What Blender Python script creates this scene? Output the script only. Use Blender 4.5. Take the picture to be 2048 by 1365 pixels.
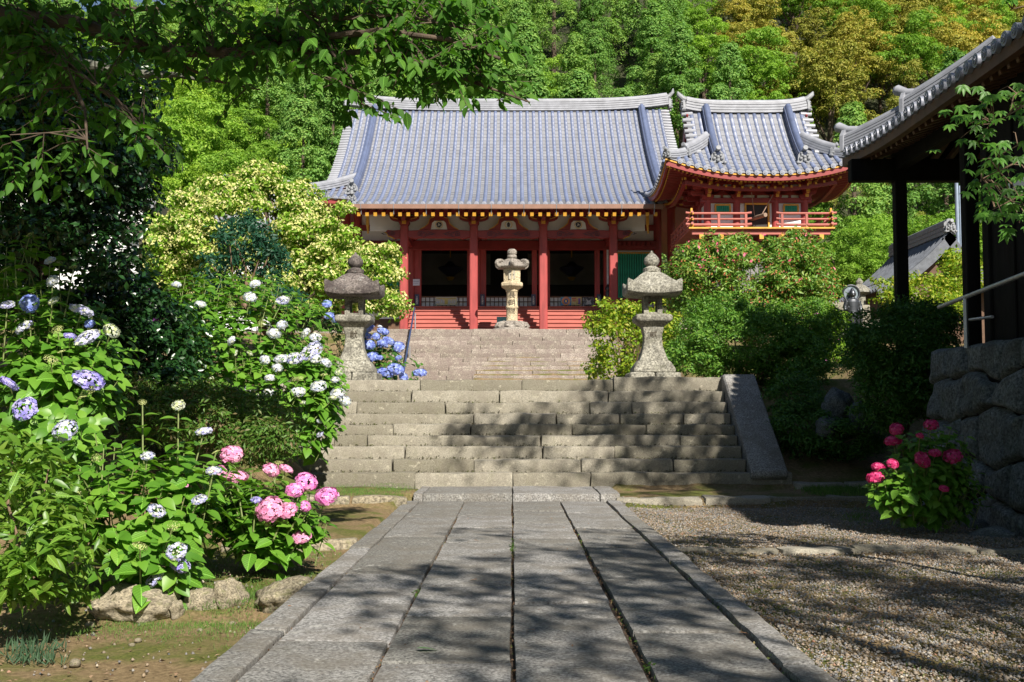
import bpy, bmesh, math, random
import numpy as np
from mathutils import Vector, Matrix, noise as mnoise

for o in list(bpy.data.objects):
    bpy.data.objects.remove(o)
scene = bpy.context.scene
COL = scene.collection
R = math.radians

# ------------------------------------------------------------------ camera
EYE = 1.4
FPX = 2275.6                                   # focal length in pixels of the 2048 px photograph (40 mm)
PITCH = math.atan(142.5 / FPX)
cam_d = bpy.data.cameras.new('camera')
cam_d.sensor_width = 36.0
cam_d.lens = FPX / 2048 * 36.0
cam_d.clip_start = 0.05
cam_d.clip_end = 3000
cam = bpy.data.objects.new('camera', cam_d)
COL.objects.link(cam)
cam.location = (0, 0, EYE)
cam.rotation_euler = (math.pi / 2 + PITCH, 0, 0)
scene.camera = cam

# ------------------------------------------------------------------ sky, sun, exposure
SUN_AZ, SUN_EL = R(22), R(39)                  # to the right of straight behind the camera
sun_dir = Vector((math.sin(SUN_AZ) * math.cos(SUN_EL), -math.cos(SUN_AZ) * math.cos(SUN_EL), math.sin(SUN_EL)))
world = bpy.data.worlds.new('World')
scene.world = world
world.use_nodes = True
wn = world.node_tree
bg = wn.nodes['Background']
sky = wn.nodes.new('ShaderNodeTexSky')
sky.sky_type = 'NISHITA'
sky.sun_disc = False
sky.sun_elevation = SUN_EL
sky.sun_rotation = math.pi - SUN_AZ
sky.air_density = 1.0
sky.dust_density = 0.6
wn.links.new(sky.outputs['Color'], bg.inputs['Color'])
bg.inputs['Strength'].default_value = 0.05
sun_l = bpy.data.lights.new('sun', 'SUN')
sun_l.energy = 5.0
sun_l.angle = R(0.53)
sun_l.color = (1.0, 0.93, 0.82)
sun = bpy.data.objects.new('sun', sun_l)
COL.objects.link(sun)
sun.rotation_euler = sun_dir.to_track_quat('Z', 'Y').to_euler()
scene.view_settings.view_transform = 'Standard'
scene.view_settings.look = 'None'
scene.view_settings.exposure = 0.84
scene.view_settings.gamma = 1.0
scene.view_settings.use_curve_mapping = False
scene.cycles.use_denoising = True
scene.cycles.max_bounces = 6
scene.cycles.diffuse_bounces = 3
scene.cycles.transparent_max_bounces = 6


def W(px, py, Y):
    """the point at depth Y on the line of sight through a pixel of the photograph"""
    dx, dy = (px - 1024) / FPX, (682.5 - py) / FPX
    c, s = math.cos(PITCH), math.sin(PITCH)
    d = Vector((dx, c - dy * s, s + dy * c))
    return Vector((0, 0, EYE)) + d * (Y / d.y)


def G(px, py, z):
    """the point at height z on the line of sight through a pixel"""
    a = W(px, py, 10) - Vector((0, 0, EYE))
    return Vector((0, 0, EYE)) + a * ((z - EYE) / a.z)


# ------------------------------------------------------------------ materials
MATS = {}


def nodes(name):
    m = bpy.data.materials.new(name)
    m.use_nodes = True
    nt = m.node_tree
    return m, nt, nt.nodes['Principled BSDF']


def ramp(nt, stops):
    r = nt.nodes.new('ShaderNodeValToRGB')
    el = r.color_ramp.elements
    while len(el) < len(stops):
        el.new(0.5)
    for e, (p, c) in zip(el, stops):
        e.position = p
        e.color = (*c, 1)
    return r


def mix(nt, fac, a, b, mode='MIX'):
    n = nt.nodes.new('ShaderNodeMix')
    n.data_type = 'RGBA'
    n.blend_type = mode
    for sock, v in ((0, fac), (6, a), (7, b)):
        if hasattr(v, 'is_linked') or hasattr(v, 'links'):
            nt.links.new(v, n.inputs[sock])
        elif isinstance(v, (int, float)):
            n.inputs[sock].default_value = v
        else:
            n.inputs[sock].default_value = (*v, 1)
    return n.outputs[2]


def noise_tex(nt, scale, detail=4, rough=0.55, coord='Object', stretch=None):
    tc = nt.nodes.new('ShaderNodeTexCoord')
    n = nt.nodes.new('ShaderNodeTexNoise')
    n.inputs['Scale'].default_value = scale
    n.inputs['Detail'].default_value = detail
    n.inputs['Roughness'].default_value = rough
    if stretch:
        mp = nt.nodes.new('ShaderNodeMapping')
        mp.inputs['Scale'].default_value = stretch
        nt.links.new(tc.outputs[coord], mp.inputs[0])
        nt.links.new(mp.outputs[0], n.inputs['Vector'])
    else:
        nt.links.new(tc.outputs[coord], n.inputs['Vector'])
    return n.outputs['Fac']


def bump(nt, b, h, strength, dist):
    bp = nt.nodes.new('ShaderNodeBump')
    bp.inputs['Strength'].default_value = strength
    bp.inputs['Distance'].default_value = dist
    nt.links.new(h, bp.inputs['Height'])
    nt.links.new(bp.outputs[0], b.inputs['Normal'])


def objrand(nt):
    return nt.nodes.new('ShaderNodeObjectInfo').outputs['Random']


def simple(name, col, rough=0.6, var=0.25, scale=3.0, bmp=0.0, metal=0.0, spec=0.5, rand=0.0, stretch=None, fine=0.0):
    """plain painted / stone / wood surface: noise mottling, per-object shade, light relief"""
    if name in MATS:
        return MATS[name]
    m, nt, b = nodes(name)
    n = noise_tex(nt, scale, 5, 0.6, stretch=stretch)
    dark = tuple(c * (1 - var) for c in col)
    lite = tuple(min(1, c * (1 + var * 0.8)) for c in col)
    r = ramp(nt, [(0.3, dark), (0.7, lite)])
    nt.links.new(n, r.inputs[0])
    out = r.outputs[0]
    if rand:
        rr = ramp(nt, [(0, (1 - rand,) * 3), (1, (1 + rand * 0.0,) * 3)])
        nt.links.new(objrand(nt), rr.inputs[0])
        out = mix(nt, 1.0, out, rr.outputs[0], 'MULTIPLY')
    nt.links.new(out, b.inputs['Base Color'])
    b.inputs['Roughness'].default_value = rough
    b.inputs['Metallic'].default_value = metal
    b.inputs['Specular IOR Level'].default_value = spec
    if bmp:
        n2 = noise_tex(nt, fine or scale * 6, 5, 0.65, stretch=stretch)
        bump(nt, b, n2, bmp, 0.02)
    MATS[name] = m
    return m


def stone(name, col, lichen=(0.5, 0.48, 0.4), moss=(0.08, 0.1, 0.03), moss_amt=0.3, speck=60.0, rand=0.25, dark=(0.1, 0.09, 0.075), stain=0.5, con=1.0):
    """weathered granite: speckle, broad stains, lichen blotches, moss, per-stone shade"""
    if name in MATS:
        return MATS[name]
    m, nt, b = nodes(name)
    sp = noise_tex(nt, speck, 3, 0.7)
    r = ramp(nt, [(0.36, tuple(c * (1 - .62 * con) for c in col)), (0.5, col), (0.64, tuple(min(1, c * (1 + .65 * con)) for c in col))])
    nt.links.new(sp, r.inputs[0])
    out = r.outputs[0]
    rr = ramp(nt, [(0, (1 - rand, 1 - rand, 1 - rand * 1.1)), (1, (1.0, 1.0, 1.0))])
    nt.links.new(objrand(nt), rr.inputs[0])
    out = mix(nt, 1.0, out, rr.outputs[0], 'MULTIPLY')
    st = noise_tex(nt, 2.6, 8, 0.75)
    rs = ramp(nt, [(0.45, (0, 0, 0)), (0.62, (stain,) * 3)])
    nt.links.new(st, rs.inputs[0])
    out = mix(nt, rs.outputs[0], out, dark)
    li = noise_tex(nt, 9, 5, 0.7)
    rl = ramp(nt, [(0.60, (0, 0, 0)), (0.68, (0.75,) * 3)])
    nt.links.new(li, rl.inputs[0])
    out = mix(nt, rl.outputs[0], out, lichen)
    ms = noise_tex(nt, 3.7, 8, 0.78)
    rm = ramp(nt, [(0.52, (0, 0, 0)), (0.74, (moss_amt,) * 3)])
    nt.links.new(ms, rm.inputs[0])
    out = mix(nt, rm.outputs[0], out, moss)
    nt.links.new(out, b.inputs['Base Color'])
    b.inputs['Roughness'].default_value = 0.88
    b.inputs['Specular IOR Level'].default_value = 0.25
    bump(nt, b, noise_tex(nt, speck * 0.5, 6, 0.75), 0.55, 0.02)
    MATS[name] = m
    return m


def leafmat(name, c0, c1, c2=None, trans=0.35, rough=0.45, spec=0.4, objvar=0.0, tint=(1.25, 1.35, 0.55), vein=False):
    """leaf: every leaf its own shade, light passing through"""
    if name in MATS:
        return MATS[name]
    m, nt, b = nodes(name)
    g = nt.nodes.new('ShaderNodeNewGeometry')
    stops = [(0.0, c0), (1.0, c1)] if c2 is None else [(0.0, c0), (0.6, c1), (1.0, c2)]
    r = ramp(nt, stops)
    nt.links.new(g.outputs['Random Per Island'], r.inputs[0])
    out = r.outputs[0]
    if vein:
        tc = nt.nodes.new('ShaderNodeTexCoord')
        sx = nt.nodes.new('ShaderNodeSeparateXYZ')
        nt.links.new(tc.outputs['Object'], sx.inputs[0])
        def mth(op, a, b_=0.0):
            n_ = nt.nodes.new('ShaderNodeMath'); n_.operation = op
            for i_, v_ in enumerate((a, b_)):
                if isinstance(v_, (int, float)): n_.inputs[i_].default_value = v_
                else: nt.links.new(v_, n_.inputs[i_])
            return n_.outputs[0]
        ay = mth('ABSOLUTE', sx.outputs[1])
        lat = mth('SINE', mth('MULTIPLY', mth('SUBTRACT', sx.outputs[0], mth('MULTIPLY', ay, 0.9)), 52.0))
        rib = mth('LESS_THAN', ay, 0.014)
        vn = mth('MAXIMUM', mth('MULTIPLY', mth('POWER', mth('MAXIMUM', lat, 0.0), 6.0), 0.45), rib)
        r2_ = ramp(nt, stops)
        nt.links.new(objrand(nt), r2_.inputs[0])
        pat = noise_tex(nt, 2.5, 3)
        out = mix(nt, vn, r2_.outputs[0], tuple(min(1, c * 1.9 + .02) for c in c1))
        bump(nt, b, mth('SUBTRACT', 1.0, vn), 0.35, 0.03)
    if objvar:
        rr = ramp(nt, [(0, (1 - objvar, 1 - objvar * 0.8, 1 - objvar)), (0.5, (1, 1, 1)), (1, (1 + objvar * 0.9, 1 + objvar * 0.35, 1))])
        nt.links.new(objrand(nt), rr.inputs[0])
        out = mix(nt, 1.0, out, rr.outputs[0], 'MULTIPLY')
    nt.links.new(out, b.inputs['Base Color'])
    b.inputs['Roughness'].default_value = rough
    b.inputs['Specular IOR Level'].default_value = spec
    if trans:
        t = nt.nodes.new('ShaderNodeBsdfTranslucent')
        tint = mix(nt, 1.0, out, tint, 'MULTIPLY')
        nt.links.new(tint, t.inputs['Color'])
        ms = nt.nodes.new('ShaderNodeMixShader')
        ms.inputs[0].default_value = trans
        nt.links.new(b.outputs[0], ms.inputs[1])
        nt.links.new(t.outputs[0], ms.inputs[2])
        nt.links.new(ms.outputs[0], nt.nodes['Material Output'].inputs['Surface'])
    MATS[name] = m
    return m


# ------------------------------------------------------------------ objects
def meta(o, label=None, cat=None, group=None, kind=None):
    if label: o['label'] = label
    if cat: o['category'] = cat
    if group: o['group'] = group
    if kind: o['kind'] = kind
    return o


def thing(name, loc, label, cat, group=None):
    o = bpy.data.objects.new(name, None)
    o.empty_display_size = 0.2
    COL.objects.link(o)
    o.location = loc
    return meta(o, label, cat, group)


ABS = {}


def abs_loc(o):
    return ABS.get(o.name, o.location.copy()) if o.parent else o.location.copy()


def link(name, mesh, parent=None, loc=(0, 0, 0), rot=None, scale=None):
    """an object given in world coordinates; parented so that it stays there"""
    o = bpy.data.objects.new(name, mesh)
    COL.objects.link(o)
    base = Vector((0, 0, 0))
    if parent is not None:
        o.parent = parent
        base = abs_loc(parent)
    o.location = Vector(loc) - base
    if rot is not None:
        o.rotation_euler = rot
    if scale is not None:
        o.scale = scale if hasattr(scale, '__len__') else (scale,) * 3
    ABS[o.name] = Vector(loc)
    return o


def dup(root, loc, rotz=0.0, scale=1.0, label=None, group=None):
    r = root.copy()
    COL.objects.link(r)
    r.location = loc
    r.rotation_euler = (0, 0, rotz)
    r.scale = scale if hasattr(scale, '__len__') else (scale,) * 3
    if label: r['label'] = label
    if group: r['group'] = group
    for ch in list(root.children):
        c = ch.copy()
        COL.objects.link(c)
        c.parent = r
        for g in list(ch.children):
            d = g.copy()
            COL.objects.link(d)
            d.parent = c
    return r


def np_mesh(name, V, F, mat=None, smooth=False):
    """mesh from arrays; F is one (n,k) face array or a list of them"""
    me = bpy.data.meshes.new(name)
    V = np.asarray(V, dtype=np.float32)
    Fs = F if isinstance(F, list) else [F]
    Fs = [np.asarray(f, dtype=np.int32) for f in Fs if len(f)]
    me.vertices.add(len(V))
    me.vertices.foreach_set('co', V.ravel())
    tot = np.concatenate([np.full(len(f), f.shape[1], dtype=np.int32) for f in Fs])
    idx = np.concatenate([f.ravel() for f in Fs])
    me.loops.add(len(idx))
    me.loops.foreach_set('vertex_index', idx)
    me.polygons.add(len(tot))
    start = np.concatenate([[0], np.cumsum(tot)[:-1]]).astype(np.int32)
    me.polygons.foreach_set('loop_start', start)
    me.polygons.foreach_set('loop_total', tot)
    if smooth:
        me.polygons.foreach_set('use_smooth', np.ones(len(tot), dtype=bool))
    me.update(calc_edges=True)
    me.validate()
    if mat: me.materials.append(mat)
    return me


class MB:
    """collects simple shapes into one mesh"""
    def __init__(self):
        self.v, self.f = [], []

    def add(self, vs, fs):
        n = len(self.v)
        self.v += [tuple(p) for p in vs]
        self.f += [tuple(i + n for i in f) for f in fs]
        return self

    def box(self, x0, x1, y0, y1, z0, z1):
        return self.add([(x0, y0, z0), (x1, y0, z0), (x1, y1, z0), (x0, y1, z0), (x0, y0, z1), (x1, y0, z1), (x1, y1, z1), (x0, y1, z1)],
                        [(0, 3, 2, 1), (4, 5, 6, 7), (0, 1, 5, 4), (1, 2, 6, 5), (2, 3, 7, 6), (3, 0, 4, 7)])

    def prism(self, poly, axis, a, b):
        """2-D polygon extruded along an axis: 'x' -> poly is (y,z), 'y' -> (x,z), 'z' -> (x,y)"""
        def p3(p, t):
            return (t, p[0], p[1]) if axis == 'x' else (p[0], t, p[1]) if axis == 'y' else (p[0], p[1], t)
        n = len(poly)
        vs = [p3(p, a) for p in poly] + [p3(p, b) for p in poly]
        return self.add(vs, [tuple(range(n - 1, -1, -1)), tuple(range(n, 2 * n))] + [(i, (i + 1) % n, n + (i + 1) % n, n + i) for i in range(n)])

    def tube(self, pts, rad, n=8, cap=True, flat=1.0):
        pts = [Vector(p) for p in pts]
        rads = rad if hasattr(rad, '__len__') else [rad] * len(pts)
        vs, fs = [], []
        u = None
        for i, p in enumerate(pts):
            t = (pts[min(i + 1, len(pts) - 1)] - pts[max(i - 1, 0)]).normalized()
            if u is None:
                u = t.orthogonal().normalized()
            u = (u - t * u.dot(t))
            u = u.normalized() if u.length > 1e-6 else t.orthogonal().normalized()
            w = t.cross(u)
            for k in range(n):
                a = 2 * math.pi * k / n
                vs.append(p + (u * math.cos(a) + w * math.sin(a) * flat) * rads[i])
        for i in range(len(pts) - 1):
            for k in range(n):
                a, b = i * n + k, i * n + (k + 1) % n
                fs.append((a, b, b + n, a + n))
        if cap:
            fs.append(tuple(range(n - 1, -1, -1)))
            fs.append(tuple(range((len(pts) - 1) * n, len(pts) * n)))
        return self.add(vs, fs)

    def lathe(self, prof, c, n=24, square=0.0, cap=True, rot=0.0):
        """prof: (radius, z); square 0 = round, 4/6 = polygon sides"""
        vs, fs = [], []
        m = int(square) if square else n
        for (r, z) in prof:
            for k in range(m):
                a = 2 * math.pi * (k + 0.5) / m + rot
                vs.append((c[0] + r * math.cos(a), c[1] + r * math.sin(a), c[2] + z))
        for i in range(len(prof) - 1):
            for k in range(m):
                a, b = i * m + k, i * m + (k + 1) % m
                fs.append((a, b, b + m, a + m))
        if cap:
            fs.append(tuple(range(m - 1, -1, -1)))
            fs.append(tuple(range((len(prof) - 1) * m, len(prof) * m)))
        return self.add(vs, fs)

    def sweep(self, prof, path, cap=True):
        """closed profile (side, up) carried along a path, kept upright"""
        path = [Vector(p) for p in path]
        n = len(prof)
        vs, fs = [], []
        for i, p in enumerate(path):
            t = path[min(i + 1, len(path) - 1)] - path[max(i - 1, 0)]
            side = Vector((t.y, -t.x, 0)).normalized()
            up = side.cross(t.normalized())
            if up.z < 0: up = -up
            for (a, b) in prof:
                vs.append(p + side * a + up * b)
        for i in range(len(path) - 1):
            for k in range(n):
                a, b = i * n + k, i * n + (k + 1) % n
                fs.append((a, b, b + n, a + n))
        if cap:
            fs.append(tuple(range(n - 1, -1, -1)))
            fs.append(tuple(range((len(path) - 1) * n, len(path) * n)))
        return self.add(vs, fs)

    def mesh(self, name, mat, smooth=False, bevel=0.0, angle=35):
        me = bpy.data.meshes.new(name)
        me.from_pydata(self.v, [], self.f)
        bm = bmesh.new()
        bm.from_mesh(me)
        bmesh.ops.recalc_face_normals(bm, faces=bm.faces)
        if bevel:
            ed = [e for e in bm.edges if len(e.link_faces) == 2 and e.calc_face_angle(0) > R(40)]
            bmesh.ops.bevel(bm, geom=ed, offset=bevel, segments=1, affect='EDGES', clamp_overlap=True)
        if smooth:
            for f in bm.faces: f.smooth = True
            for e in bm.edges:
                if len(e.link_faces) == 2 and e.calc_face_angle(0) > R(angle): e.smooth = False
        bm.to_mesh(me)
        bm.free()
        if mat: me.materials.append(mat)
        return me

    def build(self, name, mat, parent=None, smooth=False, bevel=0.0, **kw):
        return link(name, self.mesh(name, mat, smooth, bevel), parent, **kw)


def boxpart(name, mat, parent, x0, x1, y0, y1, z0, z1, bevel=0.012):
    return MB().box(x0, x1, y0, y1, z0, z1).build(name, mat, parent, bevel=bevel)


def rough_block(name, dx, dy, dz, mat, seed=0, bevel=0.02, jit=0.012, seg=0.35, crown=0.0):
    """hewn stone block, centred in x/y, its foot at z=0: uneven edges and faces"""
    bm = bmesh.new()
    nx, ny = max(1, int(dx / seg)), max(1, int(dy / seg))
    bmesh.ops.create_grid(bm, x_segments=nx, y_segments=ny, size=0.5)
    top = bm.verts[:]
    r = bmesh.ops.extrude_face_region(bm, geom=bm.faces[:])
    for g in r['geom']:
        if isinstance(g, bmesh.types.BMVert): g.co.z += 1.0
    for v in bm.verts:
        v.co = Vector((v.co.x * dx, v.co.y * dy, v.co.z * dz))
    bmesh.ops.recalc_face_normals(bm, faces=bm.faces)
    ed = [e for e in bm.edges if len(e.link_faces) == 2 and e.calc_face_angle(0) > R(60)]
    bmesh.ops.bevel(bm, geom=ed, offset=bevel, segments=2, profile=0.6, affect='EDGES', clamp_overlap=True)
    off = Vector((seed * 7.13, seed * 3.7, seed * 1.9))
    for v in bm.verts:
        n = mnoise.noise_vector(v.co * 2.3 + off) * jit * 1.6 + mnoise.noise_vector(v.co * 9 + off) * jit * 0.7
        v.co += n
        if crown and v.co.z > dz * 0.5:
            v.co.z += crown * (1 - (2 * v.co.x / dx) ** 2) * (1 - (2 * v.co.y / dy) ** 2)
    for f in bm.faces: f.smooth = True
    for e in bm.edges:
        if len(e.link_faces) == 2 and e.calc_face_angle(0) > R(45): e.smooth = False
    me = bpy.data.meshes.new(name)
    bm.to_mesh(me)
    bm.free()
    me.materials.append(mat)
    return me


def boulder(name, mat, seed, sub=3, rough=0.28, flat=(1, 1, 1), square=0.0, facet=False):
    """irregular rock, about 1 m across; square pulls it towards a block"""
    bm = bmesh.new()
    bmesh.ops.create_icosphere(bm, subdivisions=sub, radius=0.5)
    off = Vector((seed * 5.3, seed * 2.1, seed * 8.7))
    rp = random.Random(seed)
    planes = [(Vector((rp.gauss(0, 1), rp.gauss(0, 1), rp.gauss(0, 1))).normalized(), rp.uniform(.36, .5)) for _ in range(13)]
    for v in bm.verts:
        d = v.co.normalized()
        m = max(abs(d.x), abs(d.y), abs(d.z))
        rr = (1 - square) * 0.5 + square * min(0.5 / m, 0.68)
        if facet:
            rr = min(rr, min([h_ / d.dot(n_) for n_, h_ in planes if d.dot(n_) > .2] + [.6]))
        k = 1 + rough * mnoise.noise(d * 1.7 + off) + rough * 0.5 * mnoise.noise(d * 4.1 + off) + rough * 0.16 * mnoise.noise(d * 11 + off)
        v.co = Vector((d.x * flat[0], d.y * flat[1], d.z * flat[2])) * rr * k
    for f in bm.faces: f.smooth = True
    me = bpy.data.meshes.new(name)
    bm.to_mesh(me)
    bm.free()
    me.materials.append(mat)
    return me


# ------------------------------------------------------------------ leaves
T_LEAF2 = (np.array([(0, 0, 0), (.45, .27, .07), (1, 0, -.06), (.45, -.27, .07)]), np.array([(0, 1, 2), (0, 2, 3)]))
T_MID = (np.array([(0, 0, 0), (.45, .17, .05), (1, 0, -.06), (.45, -.17, .05)]), np.array([(0, 1, 2), (0, 2, 3)]))
T_NARROW = (np.array([(0, 0, 0), (.4, .1, .03), (1, 0, -.05), (.4, -.1, .03)]), np.array([(0, 1, 2), (0, 2, 3)]))


def make_leaf_template(wid=0.3, fold=0.22, droop=0.22, n=6, serr=0.0, tip=0.35):
    """leaf blade along +x with a folded midrib, drooping tip and toothed edge"""
    V, F = [], []
    for i in range(n + 1):
        t = i / n
        w = wid * (math.sin(math.pi * min(1, t ** 0.75)) ** 0.8) * (1 - tip * max(0, t - 0.6)) if 0 < i < n else 0.004
        if serr and i % 2: w *= 1 + serr
        z = -droop * t * t
        V += [(t, -w, z + fold * w), (t, 0, z), (t, w, z + fold * w)]
    for i in range(n):
        a = i * 3
        F += [(a, a + 3, a + 4, a + 1), (a + 1, a + 4, a + 5, a + 2)]
    return np.array(V), np.array(F)


T_CHERRY = make_leaf_template(0.26, 0.3, 0.25, 5, 0.0, 0.5)
T_HYDR = make_leaf_template(0.33, 0.25, 0.25, 6, 0.05, 0.4)
T_LANCE = make_leaf_template(0.17, 0.3, 0.2, 4)


def unit(a):
    return a / np.maximum(np.linalg.norm(a, axis=1, keepdims=True), 1e-9)


def frames(rng, nrm, tdir=None, loose=1.0):
    """orthonormal frames: x = leaf direction, z = leaf normal"""
    n = unit(nrm)
    t = rng.normal(size=n.shape) * loose if tdir is None else tdir + rng.normal(size=n.shape) * loose
    t = unit(t - n * np.sum(t * n, axis=1, keepdims=True))
    b = np.cross(n, t)
    return t, b, n


def leaves_VF(rng, pos, nrm, size, tmpl, tdir=None, loose=1.0):
    t, b, n = frames(rng, nrm, tdir, loose)
    TV, TF = tmpl
    N, k = len(pos), len(TV)
    s = np.asarray(size).reshape(-1, 1, 1) if np.ndim(size) else size
    P = (TV[None, :, 0, None] * t[:, None, :] + TV[None, :, 1, None] * b[:, None, :] + TV[None, :, 2, None] * n[:, None, :])
    V = (pos[:, None, :] + s * P).reshape(-1, 3)
    F = (TF[None] + (np.arange(N) * k)[:, None, None]).reshape(-1, TF.shape[1])
    return V, F


def join_VF(parts):
    V, F, n = [], [], 0
    for v, f in parts:
        V.append(v); F.append(f + n); n += len(v)
    return np.concatenate(V), F


def sphere_pts(rng, n):
    return unit(rng.normal(size=(n, 3)))


def clump_cloud(rng, centers, radii, per, size, flat=0.7, up=0.35, shell=0.55, jitter=0.55):
    """leaf positions and normals on the shells of many small clumps"""
    K = len(centers)
    idx = np.repeat(np.arange(K), per)
    d = sphere_pts(rng, len(idx))
    d[:, 2] = np.where(d[:, 2] < -0.35, -d[:, 2], d[:, 2])
    rad = radii[idx] * (shell + (1 - shell) * rng.random(len(idx)))
    off = d * rad[:, None]
    off[:, 2] *= flat
    pos = centers[idx] + off
    nrm = unit(d + np.array([0, 0, up]) + rng.normal(size=d.shape) * jitter)
    sz = size * (0.65 + 0.7 * rng.random(len(idx)))
    return pos, nrm, sz


def tree_stem(mb, rng, base, top, r0, r1, n=6, wob=0.25, sides=8):
    base, top = np.array(base, float), np.array(top, float)
    pts = [tuple(base + (top - base) * (i / n) + (rng.normal(size=3) * wob * (0 < i < n)) * np.array([1, 1, 0.3])) for i in range(n + 1)]
    mb.tube(pts, [r0 + (r1 - r0) * (i / n) ** 0.8 for i in range(n + 1)], sides)
    return pts

# ================================================================== GROUND, PATH, STAIRS
rnd = random.Random(4)
rng = np.random.default_rng(11)


def sm(a, b, x):
    t = np.clip((x - a) / (b - a), 0, 1)
    return t * t * (3 - 2 * t)


def lerp_pts(x, pts):
    return np.interp(x, [p[0] for p in pts], [p[1] for p in pts])


def H(x, y):
    x, y = np.asarray(x, float), np.asarray(y, float)
    mid = lerp_pts(y, [(17.8, -.3), (18.2, -.02), (19.9, -.02), (22.7, 1.85), (23.0, 1.97), (41, 1.97), (46.2, 4.6), (46.6, 4.72), (200, 4.72)])
    left = lerp_pts(y, [(9.1, -.27), (9.3, -.14), (12.9, -.12), (13.1, -.05), (17.2, -.04), (17.5, .1), (19.5, .12), (22.8, 1.95), (41, 2.0), (47, 4.7)])
    bank = lerp_pts(y, [(9.0, -.3), (9.6, -.12), (11, .1), (13, .45), (18, 1.15), (22.5, 1.95), (40, 2.3), (47, 4.7)])
    right = lerp_pts(y, [(12.4, -.16), (12.7, -.11), (17.8, -.1), (18.0, .04), (19.6, .08), (25, 2.1), (30, 2.3), (36, 3.4), (46, 4.7)])
    terr = lerp_pts(y, [(17.0, 2.3), (30, 2.4), (36, 3.4), (46, 4.7)])
    z = mid
    z = np.where(x < -1.6, left, z)
    wl = sm(-3.2, -4.6, x) if False else np.clip((-3.2 - x) / 1.4, 0, 1)
    side = np.clip(-4 - x, 0, 8) * 0.2 * sm(10, 14, y) * (1 - sm(30, 45, y))
    z = np.where(x < -3.2, left * (1 - wl) + bank * wl + side, z)
    z = np.where((x > -4.7) & (x < -1.6) & (y > 19.6) & (y < 46.5), mid - .25, z)
    z = np.where((x > 1.6) & ((y < 19.9) | (x > 4.4)), right, z)
    z = np.where((x > 6.95) & (y < 17.3), 2.3, z)
    z = np.where((x > 8.0) & (y >= 17.3), np.maximum(terr, right), z)
    hill = hill_z(x, y)
    return np.maximum(z, hill)


def hill_z(x, y):
    d = np.clip(y - 64, 0, None)
    ridge = 62 + 22 * np.clip((x + 20) / 60, -0.9, 1)
    s = 0.62 + 0.12 * np.sin(x * 0.05 + 1)
    z = 3.0 + s * d + 2.5 * np.sin(x * 0.09 + y * 0.05)
    return np.where(y > 60, np.minimum(z, ridge + 0.03 * d), -50)


m_ground, nt, b = nodes('earth_and_moss')
n1 = noise_tex(nt, 1.1, 6, 0.65)
n2 = noise_tex(nt, 22, 5, 0.7)
r1 = ramp(nt, [(0.30, (0.11, 0.075, 0.04)), (0.62, (0.26, 0.19, 0.105))])
nt.links.new(n2, r1.inputs[0])
r2 = ramp(nt, [(0.44, (0, 0, 0)), (0.58, (1, 1, 1))])
nt.links.new(n1, r2.inputs[0])
r3 = ramp(nt, [(0.35, (0.05, 0.075, 0.012)), (0.7, (0.13, 0.15, 0.03))])
nt.links.new(noise_tex(nt, 40, 3), r3.inputs[0])
mk = mix(nt, 0.85, (0, 0, 0), r2.outputs[0])
nt.links.new(mix(nt, mk, r1.outputs[0], r3.outputs[0]), b.inputs['Base Color'])
b.inputs['Roughness'].default_value = 0.95
b.inputs['Specular IOR Level'].default_value = 0.15
bump(nt, b, noise_tex(nt, 30, 6, 0.75), 0.7, 0.03)

m_forest = simple('forest_floor', (0.035, 0.04, 0.015), 0.95, 0.4, 0.5)
m_path = stone('path_granite', (0.26, 0.255, 0.25), lichen=(0.42, 0.41, 0.38), moss=(0.13, 0.12, 0.09), moss_amt=0.5, speck=48, rand=0.36, dark=(0.15, 0.135, 0.115), stain=0.65)
m_step = stone('step_granite', (0.30, 0.278, 0.228), lichen=(0.42, 0.39, 0.31), moss=(0.13, 0.13, 0.07), moss_amt=0.45, speck=60, rand=0.4, dark=(0.16, 0.14, 0.11), stain=0.5, con=.5)
m_step2 = stone('upper_step_granite', (0.31, 0.27, 0.235), lichen=(0.52, 0.48, 0.40), moss=(0.15, 0.12, 0.10), moss_amt=0.5, speck=30, rand=0.35, dark=(0.17, 0.13, 0.12), stain=0.7)
m_wall = stone('wall_stone', (0.12, 0.135, 0.14), lichen=(0.21, 0.23, 0.235), moss=(0.045, 0.065, 0.035), moss_amt=0.6, speck=25, rand=0.4, dark=(.05, .05, .045))
m_rock = stone('mossy_rock', (0.30, 0.26, 0.19), lichen=(0.42, 0.39, 0.31), moss=(0.10, 0.12, 0.02), moss_amt=0.85, speck=20, rand=0.3)
m_soil = simple('joint_soil', (0.075, 0.05, 0.033), 0.95, 0.5, 30, 0.6)

xs = np.concatenate([[-900, -400, -160], np.arange(-80, -9, 2.0), np.arange(-9, 9.01, 0.2), np.arange(11, 81, 2.0), [160, 400, 900]])
ys = np.concatenate([[-900, -300, -100], np.arange(-40, 4, 2.0), np.arange(4, 24, 0.2), np.arange(24, 66.1, 0.5)])
XX, YY = np.meshgrid(xs, ys)
ZZ = H(XX, YY) + 0.02 * np.sin(XX * 3.1) * np.sin(YY * 2.3 + XX) + rng.normal(size=XX.shape) * 0.006
ZZ = np.where((np.abs(XX) < 1.75) & (YY < 18.2), -0.3, ZZ)


def grid_faces(ny, nx):
    i = np.arange((ny - 1) * nx).reshape(ny - 1, nx)[:, :-1].ravel()
    return np.stack([i, i + 1, i + nx + 1, i + nx], 1)


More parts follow.
